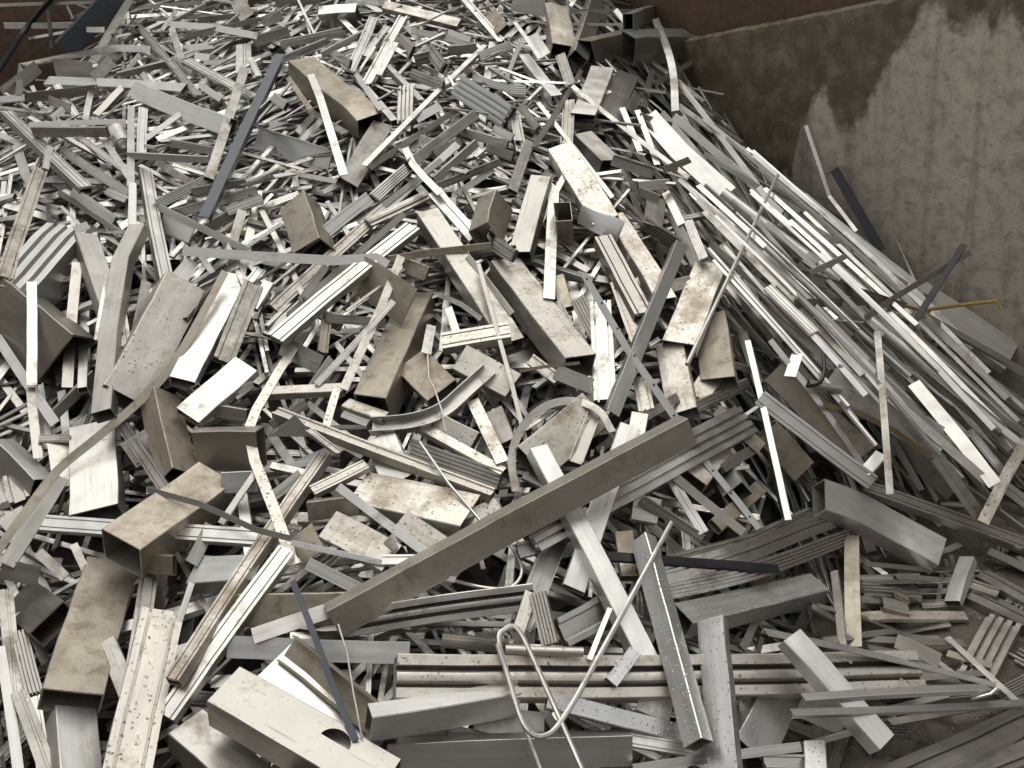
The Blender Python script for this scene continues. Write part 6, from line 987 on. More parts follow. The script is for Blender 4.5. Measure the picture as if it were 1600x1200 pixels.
["P","b",[[0.685,1.74,0.138],[0.594,1.793,0.164]],[-0.263,-0.749,0.608],0.0623,0.0035,0,{},"broad dull grey sheet offcut just left of the leaning white tube","sheet offcuts lying in the scrap heap"],
["E","u",[[1.316,2.333,0.043],[1.397,2.204,0.03]],[0.043,-0.068,0.997],0.0626,0.0313,0,{"d":2},"dirty dark grooved rail between the ribbed panel and the short white block","grooved rails lying in the scrap heap"],
["A","b",[[1.377,2.418,0.049],[1.463,2.327,0.026]],[0.127,-0.134,0.983],0.0378,0.0227,0,{},"short dull grey angle bar right of the short white block","angle bars lying in the scrap heap"],
["A","a",[[0.725,1.991,0.172],[0.976,2.136,0.041]],[0.358,0.206,0.911],0.0265,0.0159,0,{},"slim bright silver angle bar crossing the grey pipe lower right","angle bars lying in the scrap heap"],
["B","b",[[0.94,2.052,0.084],[1.036,1.99,0.055]],[0.202,-0.131,0.971],0.0577,0.0288,0,{},"dull grey box tube just above the upper riveted strip","box tubes lying in the scrap heap"],
["E","a",[[0.847,1.997,0.114],[0.983,1.988,0.066]],[0.335,-0.021,0.942],0.0396,0.0198,0,{},"bright silver grooved rail crossing the upper riveted strip","grooved rails lying in the scrap heap"],
["A","b",[[0.917,1.915,0.078],[1.134,1.941,0.038]],[0.176,0.021,0.984],0.0243,0.0146,0,{},"slim dull grey angle bar crossing the upper riveted strip","angle bars lying in the scrap heap"],
["F","a",[[0.811,2.187,0.152],[1.011,2.246,0.049]],[0.438,0.066,0.897],0.0337,0.003,0,{},"slim bright silver flat strip just right of the weathered slat","flat strips lying in the scrap heap"],
["A","b",[[1.037,2.292,0.102],[1.177,2.303,0.059]],[0.292,0.024,0.956],0.0272,0.0163,0,{},"short slim dull grey angle bar just below the buckled tube","angle bars lying in the scrap heap"],
["B","b",[[0.967,2.209,0.086],[1.034,2.192,0.065]],[0.272,-0.069,0.96],0.0496,0.0248,0,{},"short dull grey box tube just above the pale bar on gravel","box tubes lying in the scrap heap"],
["E","u",[[1.136,1.874,0.024],[1.247,1.92,0.017]],[0.053,0.022,0.998],0.0405,0.0202,0,{"d":3},"short dirty dark grooved rail just right of the upper riveted strip","grooved rails lying in the scrap heap"],
["A","a",[[0.676,1.806,0.189],[0.909,1.897,0.095]],[0.326,0.128,0.937],0.0244,0.0146,0,{},"slim bright silver angle bar just below the thick level rail","angle bars lying in the scrap heap"],
["E","a",[[0.894,3.141,0.841],[1.009,2.942,0.703],[1.128,2.785,0.562]],[-0.288,-0.702,0.652],0.0127,0.0063,0,{"smooth":1},"long slim bright silver grooved rail just below the upper white pipe","grooved rails lying in the scrap heap"],
["A","a",[[0.946,4.197,1.07],[1.304,3.701,0.737],[1.578,3.187,0.415]],[-0.383,-0.659,0.647],0.0178,0.0107,0,{"smooth":1},"long slim bright silver angle bar, falling right, just left of the lone bent bar","angle bars lying in the scrap heap"],
["F","a",[[1.131,3.503,0.777],[1.335,3.036,0.55],[1.511,2.656,0.339]],[-0.07,-0.483,0.873],0.0129,0.003,0,{"smooth":1},"long slim bright silver flat strip just left of the leaning black post","flat strips lying in the scrap heap"],
["E","a",[[0.866,2.91,0.672],[0.942,2.735,0.566],[1.02,2.594,0.459]],[-0.115,-0.593,0.797],0.0192,0.0096,0,{"smooth":1},"long slim bright silver grooved rail just left of the black hook","grooved rails lying in the scrap heap"],
["A","a",[[1.242,3.777,0.815],[1.468,3.482,0.589],[1.668,3.183,0.351]],[-0.361,-0.721,0.591],0.0196,0.0118,0,{"smooth":1},"long slim bright silver angle bar between the longest slim bar and the dark leaning strip","angle bars lying in the scrap heap"],
["A","b",[[1.098,3.896,0.915],[1.391,3.332,0.607],[1.636,2.866,0.309]],[-0.513,-0.618,0.596],0.0211,0.0127,0,{"smooth":1},"long slim dull grey angle bar just below the longest slim bar","angle bars lying in the scrap heap"],
["F","a",[[0.85,3.037,0.654],[0.93,2.878,0.537],[1.011,2.749,0.408]],[0.028,-0.64,0.768],0.0209,0.003,0,{"smooth":1},"long slim bright silver flat strip just right of the right tan tube","flat strips lying in the scrap heap"],
["A","a",[[0.782,3.59,0.963],[0.938,3.233,0.809],[1.079,2.935,0.651]],[-0.123,-0.472,0.873],0.0202,0.0121,0,{"smooth":1},"long slim bright silver angle bar between the upper white pipe and the thin white rod","angle bars lying in the scrap heap"],
["A","b",[[0.905,2.929,0.736],[1.003,2.762,0.618],[1.101,2.62,0.498]],[-0.168,-0.666,0.726],0.0105,0.0063,0,{"smooth":1},"long slim dull grey angle bar just right of the black hook","angle bars lying in the scrap heap"],
["A","a",[[0.876,3.187,0.833],[0.991,2.976,0.701],[1.107,2.8,0.568]],[-0.335,-0.661,0.672],0.0191,0.0115,0,{"smooth":1},"long slim bright silver angle bar between the upper white pipe and the black hook","angle bars lying in the scrap heap"],
["A","w",[[0.862,2.975,0.772],[0.961,2.79,0.656],[1.06,2.629,0.525]],[-0.164,-0.633,0.756],0.019,0.0114,0,{"smooth":1},"long slim white angle bar just above the black hook","angle bars lying in the scrap heap"],
["A","a",[[0.996,3.659,0.899],[1.183,3.27,0.714],[1.352,2.945,0.523]],[-0.146,-0.517,0.843],0.0128,0.0077,0,{"smooth":1},"long slim bright silver angle bar, falling right, below the lone bent bar","angle bars lying in the scrap heap"],
["A","a",[[1.084,4.031,0.964],[1.361,3.563,0.681],[1.595,3.144,0.399]],[-0.158,-0.594,0.789],0.0136,0.0082,0,{"smooth":1},"long slim bright silver angle bar, falling right, just below the lone bent bar","angle bars lying in the scrap heap"],
["A","a",[[0.956,2.914,0.744],[1.112,2.717,0.565],[1.262,2.532,0.357]],[-0.132,-0.756,0.641],0.0145,0.0087,0,{"smooth":1},"long slim bright silver angle bar between the upright flat strip and the broad white panel","angle bars lying in the scrap heap"],
["A","a",[[0.736,3.25,0.778],[0.813,3.059,0.676],[0.898,2.918,0.575]],[0.061,-0.499,0.865],0.023,0.0138,0,{"smooth":1},"long slim bright silver angle bar just right of the thin white rod","angle bars lying in the scrap heap"],
["F","a",[[0.702,3.216,0.82],[0.8,3.065,0.724],[0.888,2.912,0.604]],[-0.234,-0.653,0.72],0.0176,0.003,0,{"smooth":1},"long slim bright silver flat strip between the thin white rod and the spotted plate","flat strips lying in the scrap heap"],
["E","w",[[1.098,4.006,0.958],[1.339,3.56,0.701],[1.565,3.199,0.445]],[-0.205,-0.607,0.768],0.0186,0.0093,0,{"smooth":1},"long slim white grooved rail just below the longest slim bar","grooved rails lying in the scrap heap"],
["A","w",[[1.083,3.456,0.827],[1.308,3.028,0.586],[1.501,2.653,0.346]],[-0.083,-0.543,0.836],0.0175,0.0105,0,{"smooth":1},"long slim white angle bar just above the thick round pipe","angle bars lying in the scrap heap"],
["B","s",[[0.44,3.414,0.952],[0.528,2.956,0.797]],[0.131,-0.297,0.946],0.0715,0.0572,-1,{},"pale tube with dark left side, lying below the broad dusty tube","box tubes lying in the scrap heap"],
["A","a",[[1.381,4.193,0.985],[1.432,4.032,0.715],[1.465,3.804,0.626]],[-0.237,-0.686,0.688],0.0164,0.0098,0,{},"lone bent thin bar standing up against the concrete wall","angle bars lying in the scrap heap"],
["A","a",[[1.465,3.172,0.522],[1.842,3.097,0.258]],[0.283,-0.738,0.613],0.0223,0.0156,-1,{},"long slim bright silver angle bar just below the wide white tube","angle bars lying in the scrap heap"],
["R","a",[[1.178,2.935,0.636],[1.491,2.621,0.341]],[-0.392,-0.806,0.444],0.0405,0.0405,0,{},"thick round pipe with a joint near its lower right end","round pipes lying in the scrap heap"],
["C","b",[[0.98,3.029,0.784],[1.359,3.055,0.598]],[0.209,-0.931,0.298],0.0367,0.0128,0,{},"long dull grey channel just right of the upper white pipe","channels lying in the scrap heap"],
["E","a",[[1.091,3.302,0.739],[1.121,3.276,0.716]],[-0.289,-0.799,0.528],0.0413,0.0206,0,{},"short bright silver grooved rail crossing the upper white pipe","grooved rails lying in the scrap heap"],
["R","a",[[0.891,3.104,0.866],[1.247,2.749,0.504]],[-0.367,-0.819,0.441],0.0206,0.0206,0,{},"long slim bright silver round pipe just left of the thick round pipe","round pipes lying in the scrap heap"],
["E","a",[[0.86,2.968,0.781],[0.959,2.801,0.675]],[0.144,-0.47,0.871],0.0348,0.0125,-1,{},"bright silver grooved rail below the upper white pipe","grooved rails lying in the scrap heap"],
["F","o",[[0.928,2.62,0.516],[1.039,2.634,0.464],[1.159,2.628,0.384],[1.246,2.577,0.309]],[0.059,-0.955,0.29],0.0157,0.003,0,{},"long slim ochre brown flat strip just right of the upright flat strip","flat strips lying in the scrap heap"],
["B","t",[[0.814,2.729,0.599],[1.03,2.568,0.346]],[-0.27,-0.899,0.344],0.0947,0.0474,0,{},"wide tan tube between the white rail and the broad white panel","box tubes lying in the scrap heap"],
["B","t",[[0.744,2.574,0.474],[0.847,2.54,0.336]],[0.041,-0.962,0.271],0.0815,0.0408,0,{},"broad tan stained box tube just right of the thin upright bar","box tubes lying in the scrap heap"],
["A","a",[[1.139,2.642,0.501],[1.372,2.451,0.272]],[-0.125,-0.82,0.559],0.0278,0.0167,0,{},"long bright silver angle bar crossing the broad white panel","angle bars lying in the scrap heap"],
["P","a",[[1.273,2.776,0.464],[1.382,2.433,0.277]],[-0.23,-0.521,0.822],0.0415,0.0035,0,{},"long bright silver sheet offcut just right of the broad white panel","sheet offcuts lying in the scrap heap"],
["F","b",[[1.178,2.64,0.418],[1.28,2.564,0.281]],[-0.294,-0.912,0.287],0.0158,0.003,0,{},"slim dull grey flat strip just below the broad white panel","flat strips lying in the scrap heap"],
["R","b",[[1.306,2.613,0.102],[1.381,2.612,0.084]],[0.111,-0.864,0.491],0.0266,0.0266,0,{},"short dull grey round pipe above the buckled tube","round pipes lying in the scrap heap"],
["B","a",[[1.037,2.521,0.083],[1.022,2.437,0.087]],[-0.252,0.093,0.963],0.0337,0.0168,0,{},"short bright silver box tube just right of the weathered slat","box tubes lying in the scrap heap"],
["B","d",[[0.351,1.961,0.348],[0.789,2.226,0.174]],[0.377,-0.018,0.926],0.0762,0.0554,-1,{},"pale wet tube pointing right with raindrops on its top","box tubes lying in the scrap heap"],
["A","b",[[0.496,1.651,0.168],[0.704,1.726,0.121]],[0.39,-0.785,0.481],0.0143,0.0086,0,{},"slim dull grey angle bar right of the wide wet tube","angle bars lying in the scrap heap"],
["E","a",[[0.457,1.618,0.186],[0.572,1.632,0.147]],[0.331,-0.526,0.784],0.0298,0.0149,0,{},"bright silver grooved rail just right of the wide wet tube","grooved rails lying in the scrap heap"],
["E","b",[[0.767,1.85,0.111],[0.836,1.797,0.08]],[0.27,-0.205,0.941],0.036,0.018,0,{},"short dull grey grooved rail just right of the leaning white tube","grooved rails lying in the scrap heap"],
["F","b",[[0.802,1.755,0.106],[1.198,1.862,0.009]],[0.221,0.06,0.973],0.0221,0.003,0,{},"long slim dull grey flat strip just below the upper riveted strip","flat strips lying in the scrap heap"],
["B","a",[[-0.881,3.25,0.964],[-0.982,2.748,0.821]],[0.281,-0.316,0.906],0.0808,0.0404,0,{},"smooth pale tube lying right alongside the big spotted tan tube","box tubes lying in the scrap heap"],
["B","a",[[-0.799,2.801,0.821],[-0.953,2.623,0.759]],[0.177,-0.456,0.872],0.0903,0.0325,1,{},"broad bright silver box tube just right of the smooth pale tube","box tubes lying in the scrap heap"],
["F","a",[[-1.059,3.314,1.05],[-0.792,3.212,1.029],[-0.528,3.121,1.008],[-0.385,3.112,1.0],[-0.347,3.063,0.987]],[-0.233,-0.8,0.553],0.0324,0.003,0,{},"long level flat grey bar curling under at its right end","flat strips lying in the scrap heap"],
["A","t",[[-0.346,3.12,0.987],[-0.215,3.137,0.986],[-0.008,3.167,0.972]],[0.143,-0.957,0.251],0.0232,0.0139,0,{},"buckled stained angle with ragged right tip above the central tan tube","angle bars lying in the scrap heap"],
["B","t",[[0.058,3.405,1.055],[0.012,3.218,0.989]],[0.844,-0.351,0.406],0.1033,0.0827,-1,{"m1":0.3},"tan tube end pointing down with a dark open mouth, above the centre","box tubes lying in the scrap heap"],
["E","s",[[-0.197,2.808,0.809],[0.014,2.803,0.82]],[-0.057,-0.353,0.934],0.0684,0.0298,-1,{"d":0},"speckled pale grooved rail just left of the dull sloping tube","grooved rails lying in the scrap heap"],
["F","a",[[-0.227,2.899,0.827],[-0.246,2.759,0.795]],[0.399,-0.258,0.88],0.0299,0.003,0,{},"short bright silver flat strip just right of the central tan tube","flat strips lying in the scrap heap"],
["B","s",[[0.033,3.166,0.92],[0.215,2.685,0.753]],[0.243,-0.233,0.942],0.1044,0.0835,-1,{},"wide pale dusted tube with dark lower side, right of the central tan tube","box tubes lying in the scrap heap"],
["F","s",[[-0.624,2.908,0.858],[-0.697,2.76,0.799],[-0.751,2.615,0.751],[-0.769,2.55,0.72],[-0.736,2.424,0.686],[-0.661,2.233,0.63],[-0.6,2.064,0.575]],[0.159,-0.31,0.937],0.0293,0.003,0,{},"pale kinked bar bending at the middle of the left centre, elbow pointing left","flat strips lying in the scrap heap"],
["A","b",[[-0.091,3.13,0.96],[0.029,2.894,0.832]],[-0.394,-0.584,0.709],0.0186,0.0112,0,{},"slim dull grey angle bar just right of the dull sloping tube","angle bars lying in the scrap heap"],
["F","a",[[0.247,3.55,1.043],[0.153,2.957,0.842]],[0.186,-0.341,0.922],0.0373,0.003,0,{},"upright flat pale bar left of the black square opening","flat strips lying in the scrap heap"],
["E","b",[[0.376,3.266,0.924],[0.443,2.894,0.778]],[0.105,-0.348,0.932],0.0612,0.0429,-1,{"d":0},"dull grey grooved rail just left of the lower dusty tube","grooved rails lying in the scrap heap"],
["E","u",[[0.314,2.942,0.817],[0.268,2.601,0.641]],[-0.086,-0.447,0.89],0.067,0.0335,0,{"d":0},"dark streaked upright rail with black grooves right of the wide pale tube","grooved rails lying in the scrap heap"],
["B","t",[[0.673,2.995,0.7],[0.626,2.695,0.616]],[-0.256,-0.226,0.94],0.1063,0.0531,0,{"m1":0.2},"tan tube with a dark mouth facing down, below the spotted plate","box tubes lying in the scrap heap"],
["F","t",[[0.028,2.669,0.737],[0.101,2.675,0.738],[0.209,2.676,0.735]],[0.04,-0.929,0.367],0.0096,0.003,0,{},"slim tan stained flat strip just left of the wide pale tube","flat strips lying in the scrap heap"],
["B","w",[[-1.53,2.691,0.731],[-1.364,2.518,0.666]],[0.503,0.17,0.847],0.0638,0.074,-1,{},"white tube with a dim left side at the left edge, mid height","box tubes lying in the scrap heap"],
["E","b",[[-1.183,2.684,0.753],[-0.984,2.376,0.666]],[-0.299,-0.432,0.851],0.0323,0.0161,0,{"d":0},"dull grey grooved rail just above the dark blade","grooved rails lying in the scrap heap"],
["B","t",[[-1.042,2.759,0.781],[-0.935,2.442,0.669]],[0.763,0.029,0.646],0.0938,0.0751,-1,{},"tan tube standing steeply between the flat pale plate and the kinked bar","box tubes lying in the scrap heap"],
["E","w",[[-1.359,2.374,0.615],[-0.707,2.179,0.597]],[-0.087,-0.376,0.922],0.0475,0.0171,-1,{"d":0},"long level white rail running beneath the big open tan tube","grooved rails lying in the scrap heap"],
["A","b",[[-1.304,2.493,0.679],[-1.393,2.235,0.576]],[0.576,-0.466,0.671],0.0423,0.0254,0,{},"dull grey angle bar crossing the level white rail","angle bars lying in the scrap heap"],
["B","t",[[-0.924,2.127,0.575],[-1.004,2.158,0.575]],[-0.325,-0.823,0.466],0.0507,0.0253,0,{},"short tan stained box tube just left of the grey tube behind","box tubes lying in the scrap heap"],
["T","g",[[-0.695,2.481,0.726],[-0.613,2.486,0.781],[-0.569,2.474,0.711]],[0.0,-0.5,0.85],0.005,0.004,0,{},"flat grey triangular plate left of centre above the crossing white rails",""],
["F","s",[[-0.121,2.601,0.697],[-0.054,2.36,0.616]],[-0.003,-0.32,0.947],0.037,0.003,0,{},"speckled pale flat strip just left of the curled hoop strip","flat strips lying in the scrap heap"],
["F","g",[[-0.498,2.295,0.646],[-0.371,2.151,0.61],[-0.251,2.031,0.563]],[-0.214,-0.47,0.857],0.0232,0.003,0,{},"long mid grey flat strip just above the pale speckled tube","flat strips lying in the scrap heap"],
["A","g",[[-0.605,2.108,0.611],[-0.341,2.028,0.556],[-0.2,1.986,0.522]],[-0.06,-0.709,0.702],0.0144,0.0086,0,{"rivets":3},"long slim mid grey angle bar just below the pale speckled tube","angle bars lying in the scrap heap"],
["E","w",[[-0.375,2.033,0.577],[-0.238,2.022,0.563]],[0.044,-0.523,0.851],0.0257,0.0128,0,{},"white grooved rail just right of the pale speckled tube","grooved rails lying in the scrap heap"],
["C","a",[[0.086,2.207,0.49],[-0.048,1.895,0.434]],[0.438,-0.338,0.833],0.0592,0.0207,0,{},"broad bright silver channel just above the sealed bent rail","channels lying in the scrap heap"],
["E","b",[[0.307,2.255,0.502],[0.46,2.214,0.379]],[-0.05,-0.966,0.255],0.0266,0.0133,0,{"d":0},"dull grey grooved rail crossing the looped rod","grooved rails lying in the scrap heap"],
["E","u",[[0.269,2.019,0.372],[0.585,2.149,0.3],[0.951,2.423,0.165]],[0.542,-0.628,0.558],0.0458,0.0229,0,{"d":3,"smooth":1},"long dirty dark grooved rail crossing the level black bar","grooved rails lying in the scrap heap"],
["E","b",[[0.317,2.09,0.402],[0.612,2.247,0.326],[0.836,2.432,0.258]],[0.581,-0.736,0.347],0.0373,0.0187,0,{"d":3},"long dull grey grooved rail just above the bent grooved rail","grooved rails lying in the scrap heap"],
["E","b",[[-1.313,2.044,0.5],[-1.209,1.844,0.465]],[0.279,-0.024,0.96],0.0407,0.0204,0,{"d":3},"dull grey grooved rail left of the widest tan tube","grooved rails lying in the scrap heap"],
["E","b",[[-1.384,2.175,0.541],[-1.246,1.827,0.471]],[0.318,-0.066,0.946],0.0348,0.0174,0,{},"long dull grey grooved rail left of the widest tan tube","grooved rails lying in the scrap heap"],
["E","a",[[-1.202,1.827,0.467],[-1.117,1.622,0.414]],[0.083,-0.22,0.972],0.0295,0.0147,0,{},"bright silver grooved rail left of the white bottom block","grooved rails lying in the scrap heap"],
["A","g",[[-1.315,1.959,0.523],[-1.177,1.633,0.413]],[0.466,-0.098,0.879],0.024,0.0144,0,{},"long mid grey angle bar left of the widest tan tube","angle bars lying in the scrap heap"],
["E","b",[[-1.001,2.16,0.54],[-0.945,1.759,0.493]],[0.414,-0.049,0.909],0.0436,0.0218,0,{"d":0},"long dull grey grooved rail just left of the wide dirty rail","grooved rails lying in the scrap heap"],
["B","b",[[-0.822,1.71,0.443],[-0.624,1.547,0.369]],[0.265,-0.115,0.958],0.0936,0.0749,-1,{},"long broad dull grey box tube below the half moon tube","box tubes lying in the scrap heap"],
["F","a",[[-0.684,1.88,0.516],[-0.472,1.959,0.509]],[0.238,-0.574,0.784],0.0381,0.003,0,{},"bright silver flat strip just left of the dark curved strip","flat strips lying in the scrap heap"],
["B","w",[[-0.386,1.595,0.508],[-0.074,1.709,0.415]],[0.271,0.041,0.962],0.0445,0.0692,-1,{},"white box section with mitred left end under the thick level rail","box tubes lying in the scrap heap"],
["A","b",[[1.177,2.392,0.075],[1.295,2.436,0.073]],[0.017,0.006,1.0],0.0244,0.0147,0,{},"short slim dull grey angle bar crossing the buckled tube","angle bars lying in the scrap heap"],
["F","w",[[0.708,1.759,0.135],[1.003,1.878,0.043]],[0.257,0.103,0.961],0.0199,0.003,0,{},"slim white flat strip just right of the leaning white tube","flat strips lying in the scrap heap"],
["R","a",[[0.826,3.217,0.958],[1.103,2.816,0.658]],[-0.452,-0.713,0.536],0.0104,0.0104,0,{},"long slim bright silver round pipe just below the upper white pipe","round pipes lying in the scrap heap"],
["R","w",[[0.773,3.047,0.804],[1.052,2.517,0.412]],[-0.412,-0.672,0.616],0.016,0.016,0,{},"long slim white round pipe just left of the black hook","round pipes lying in the scrap heap"],
["R","w",[[0.708,3.128,0.875],[1.0,2.609,0.503]],[-0.421,-0.673,0.608],0.0183,0.0183,0,{},"long slim white round pipe just right of the thin upright bar","round pipes lying in the scrap heap"],
["A","b",[[0.949,3.276,0.891],[1.078,3.053,0.749],[1.199,2.856,0.606]],[-0.428,-0.668,0.608],0.0149,0.009,0,{"smooth":1},"long slim dull grey angle bar just below the upper white pipe","angle bars lying in the scrap heap"],
["A","b",[[0.751,3.371,0.93],[0.914,2.98,0.751],[1.068,2.68,0.569]],[-0.284,-0.543,0.79],0.0196,0.0117,0,{"smooth":1},"long slim dull grey angle bar below the upper white pipe","angle bars lying in the scrap heap"],
["F","a",[[1.097,3.984,0.944],[1.387,3.45,0.649],[1.622,2.969,0.358]],[-0.395,-0.604,0.692],0.0146,0.003,0,{"smooth":1},"long slim bright silver flat strip just below the longest slim bar","flat strips lying in the scrap heap"],
["A","a",[[1.093,3.158,0.797],[1.279,2.86,0.589],[1.442,2.58,0.377]],[-0.137,-0.635,0.761],0.0202,0.0121,0,{"smooth":1},"long slim bright silver angle bar just above the thick round pipe","angle bars lying in the scrap heap"],
["A","a",[[0.711,3.075,0.855],[0.842,2.816,0.696],[0.978,2.622,0.517]],[0.067,-0.571,0.818],0.0118,0.0071,0,{"smooth":1},"long slim bright silver angle bar just right of the thin upright bar","angle bars lying in the scrap heap"],
["A","a",[[1.187,3.608,0.8],[1.431,3.177,0.518],[1.648,2.804,0.253]],[0.007,-0.56,0.829],0.0166,0.0099,0,{"smooth":1},"long slim bright silver angle bar just left of the leaning black post","angle bars lying in the scrap heap"],
["A","a",[[0.807,2.76,0.688],[0.93,2.642,0.501],[1.053,2.529,0.284]],[0.237,-0.775,0.586],0.0205,0.0123,0,{"smooth":1},"long slim bright silver angle bar just right of the right tan tube","angle bars lying in the scrap heap"],
["F","w",[[0.839,3.06,0.858],[0.996,2.847,0.688],[1.144,2.647,0.495]],[-0.132,-0.708,0.694],0.0107,0.003,0,{"smooth":1},"long slim white flat strip just above the black hook","flat strips lying in the scrap heap"],
["A","w",[[0.751,3.201,0.965],[0.947,2.898,0.749],[1.124,2.629,0.507]],[-0.086,-0.657,0.749],0.0111,0.0066,0,{"smooth":1},"long slim white angle bar below the upper white pipe","angle bars lying in the scrap heap"],
["E","b",[[1.008,4.072,1.01],[1.228,3.627,0.787],[1.427,3.262,0.576]],[-0.482,-0.594,0.643],0.0124,0.0062,0,{"smooth":1},"long slim dull grey grooved rail just below the longest slim bar","grooved rails lying in the scrap heap"],
["E","w",[[0.935,3.433,0.956],[1.144,3.056,0.736],[1.336,2.744,0.516]],[-0.137,-0.589,0.797],0.0119,0.0059,0,{"smooth":1},"long slim white grooved rail just right of the upper white pipe","grooved rails lying in the scrap heap"],
["A","a",[[1.045,3.641,0.903],[1.202,3.255,0.74],[1.362,2.975,0.572]],[-0.193,-0.508,0.839],0.0177,0.0106,0,{"smooth":1},"leftmost long slim bright silver angle bar just above the upper white pipe","angle bars lying in the scrap heap"],
["A","b",[[0.937,2.907,0.769],[1.092,2.692,0.571],[1.249,2.516,0.355]],[-0.224,-0.787,0.575],0.01,0.006,0,{"smooth":1},"long slim dull grey angle bar just left of the upright flat strip","angle bars lying in the scrap heap"],
["F","b",[[1.648,3.221,0.704],[1.332,3.084,0.633],[1.148,2.879,0.664]],[0.504,-0.78,0.371],0.0205,0.003,0,{},"long slim dull grey flat strip crossing the wide white tube","flat strips lying in the scrap heap"],
["A","g",[[1.011,3.007,0.792],[1.192,3.179,0.767]],[0.652,-0.623,0.432],0.0194,0.0116,0,{},"short slim mid grey angle bar just above the upper white pipe","angle bars lying in the scrap heap"],
["A","b",[[1.165,2.82,0.64],[1.121,2.66,0.538],[1.051,2.397,0.317]],[-0.3,-0.527,0.795],0.0214,0.0129,0,{},"upright flat strip crossing the long bars on the right slope","angle bars lying in the scrap heap"],
["F","w",[[0.888,2.748,0.636],[0.838,2.664,0.604]],[-0.176,-0.261,0.949],0.0349,0.003,0,{},"short white flat strip just right of the right tan tube","flat strips lying in the scrap heap"],
["R","b",[[0.888,2.644,0.581],[0.989,2.646,0.546]],[0.134,-0.929,0.346],0.0251,0.0251,0,{},"short dull grey round pipe just right of the black hook","round pipes lying in the scrap heap"],
["B","w",[[1.017,2.51,0.328],[1.089,2.564,0.353]],[-0.054,-0.365,0.93],0.0386,0.0193,0,{},"short white box tube just right of the right tan tube","box tubes lying in the scrap heap"],
["E","a",[[1.037,2.556,0.253],[1.514,2.432,0.037]],[0.308,-0.357,0.882],0.0486,0.0272,-1,{"d":0},"long bright silver grooved rail just above the buckled tube","grooved rails lying in the scrap heap"],
["B","w",[[1.281,2.368,0.081],[1.172,2.225,0.048]],[-0.398,0.093,0.913],0.0443,0.0355,1,{},"short white block end tilted near the gravel on the right","box tubes lying in the scrap heap"],
["E","b",[[1.267,2.567,0.308],[1.352,2.449,0.159]],[-0.421,-0.811,0.406],0.0392,0.0196,0,{"d":2},"dull grey grooved rail below the broad white panel","grooved rails lying in the scrap heap"],
["F","b",[[1.204,2.761,0.285],[1.254,2.627,0.154]],[-0.598,-0.663,0.451],0.0192,0.003,0,{},"slim dull grey flat strip just right of the upright flat strip","flat strips lying in the scrap heap"],
["A","b",[[0.848,2.278,0.162],[0.765,1.978,0.155]],[-0.317,0.067,0.946],0.0216,0.0129,0,{},"dull grey angle bar just above the grey pipe lower right","angle bars lying in the scrap heap"],
["F","a",[[1.092,2.074,0.051],[1.166,1.818,0.036]],[0.015,-0.053,0.998],0.0172,0.003,0,{},"slim bright silver flat strip just right of the ribbed panel","flat strips lying in the scrap heap"],
["B","d",[[0.615,1.894,0.191],[0.444,1.638,0.199]],[0.52,-0.322,0.791],0.0983,0.0787,-1,{},"wide wet grey tube covered in raindrops at the lower right","box tubes lying in the scrap heap"],
["B","d",[[0.589,1.675,0.167],[0.559,1.572,0.161]],[-0.093,-0.03,0.995],0.0497,0.0248,0,{},"short broad rain wet box tube right of the wide wet tube","box tubes lying in the scrap heap"],
["B","a",[[-0.993,2.827,0.784],[-0.947,2.739,0.798]],[-0.189,0.057,0.98],0.0272,0.0136,0,{},"short bright silver box tube, falling right, just right of the smooth pale tube","box tubes lying in the scrap heap"],
["F","s",[[-0.305,3.127,0.991],[-0.377,2.932,0.896],[-0.493,2.644,0.766]],[0.426,-0.512,0.745],0.026,0.003,0,{},"narrow spotted flat bar slanting down left beside the central tan tube","flat strips lying in the scrap heap"],
["E","a",[[-0.334,2.932,0.912],[-0.574,2.675,0.779]],[0.33,-0.658,0.677],0.0198,0.0099,0,{"d":0},"long slim bright silver grooved rail just left of the narrow spotted bar","grooved rails lying in the scrap heap"],
["B","t",[[-0.273,3.129,0.859],[-0.415,2.599,0.756]],[-0.024,-0.186,0.982],0.1076,0.1076,1,{"m1":0.2},"large dark tan tube in the centre, its open end facing down","box tubes lying in the scrap heap"],
["A","b",[[-0.056,3.057,0.954],[0.0,2.619,0.723],[0.018,2.455,0.616]],[-0.062,-0.494,0.868],0.0134,0.0081,0,{},"long slim dull grey angle bar just right of the curved channel","angle bars lying in the scrap heap"],
["P","w",[[0.314,3.371,0.98],[0.434,3.268,0.93]],[-0.46,-0.761,0.458],0.0711,0.0035,0,{"crumple":1},"crumpled shiny foil like tube end right of the black square opening","sheet offcuts lying in the scrap heap"],
["B","t",[[-1.123,2.26,0.536],[-1.075,1.773,0.512]],[0.456,0.001,0.89],0.1334,0.0667,0,{"m1":-0.05},"widest tan tube slanting down left under the big open tan tube","box tubes lying in the scrap heap"],
["E","a",[[-0.583,2.48,0.735],[-0.497,2.406,0.689]],[0.382,-0.126,0.915],0.0233,0.0098,-1,{},"short slim bright silver grooved rail just right of the triangular plate","grooved rails lying in the scrap heap"],
["C","u",[[-0.417,2.51,0.71],[-0.301,2.498,0.71],[-0.21,2.538,0.71],[-0.131,2.611,0.733],[-0.058,2.688,0.753]],[0.192,-0.581,0.791],0.0464,0.0325,-1,{"smooth":1},"curved brown stained channel below the central tan tube","channels lying in the scrap heap"],
["E","s",[[-0.426,2.379,0.657],[-0.571,2.308,0.637]],[-0.018,-0.244,0.97],0.0405,0.0168,1,{"d":0},"speckled pale grooved rail just left of the buckled spotted plate","grooved rails lying in the scrap heap"],
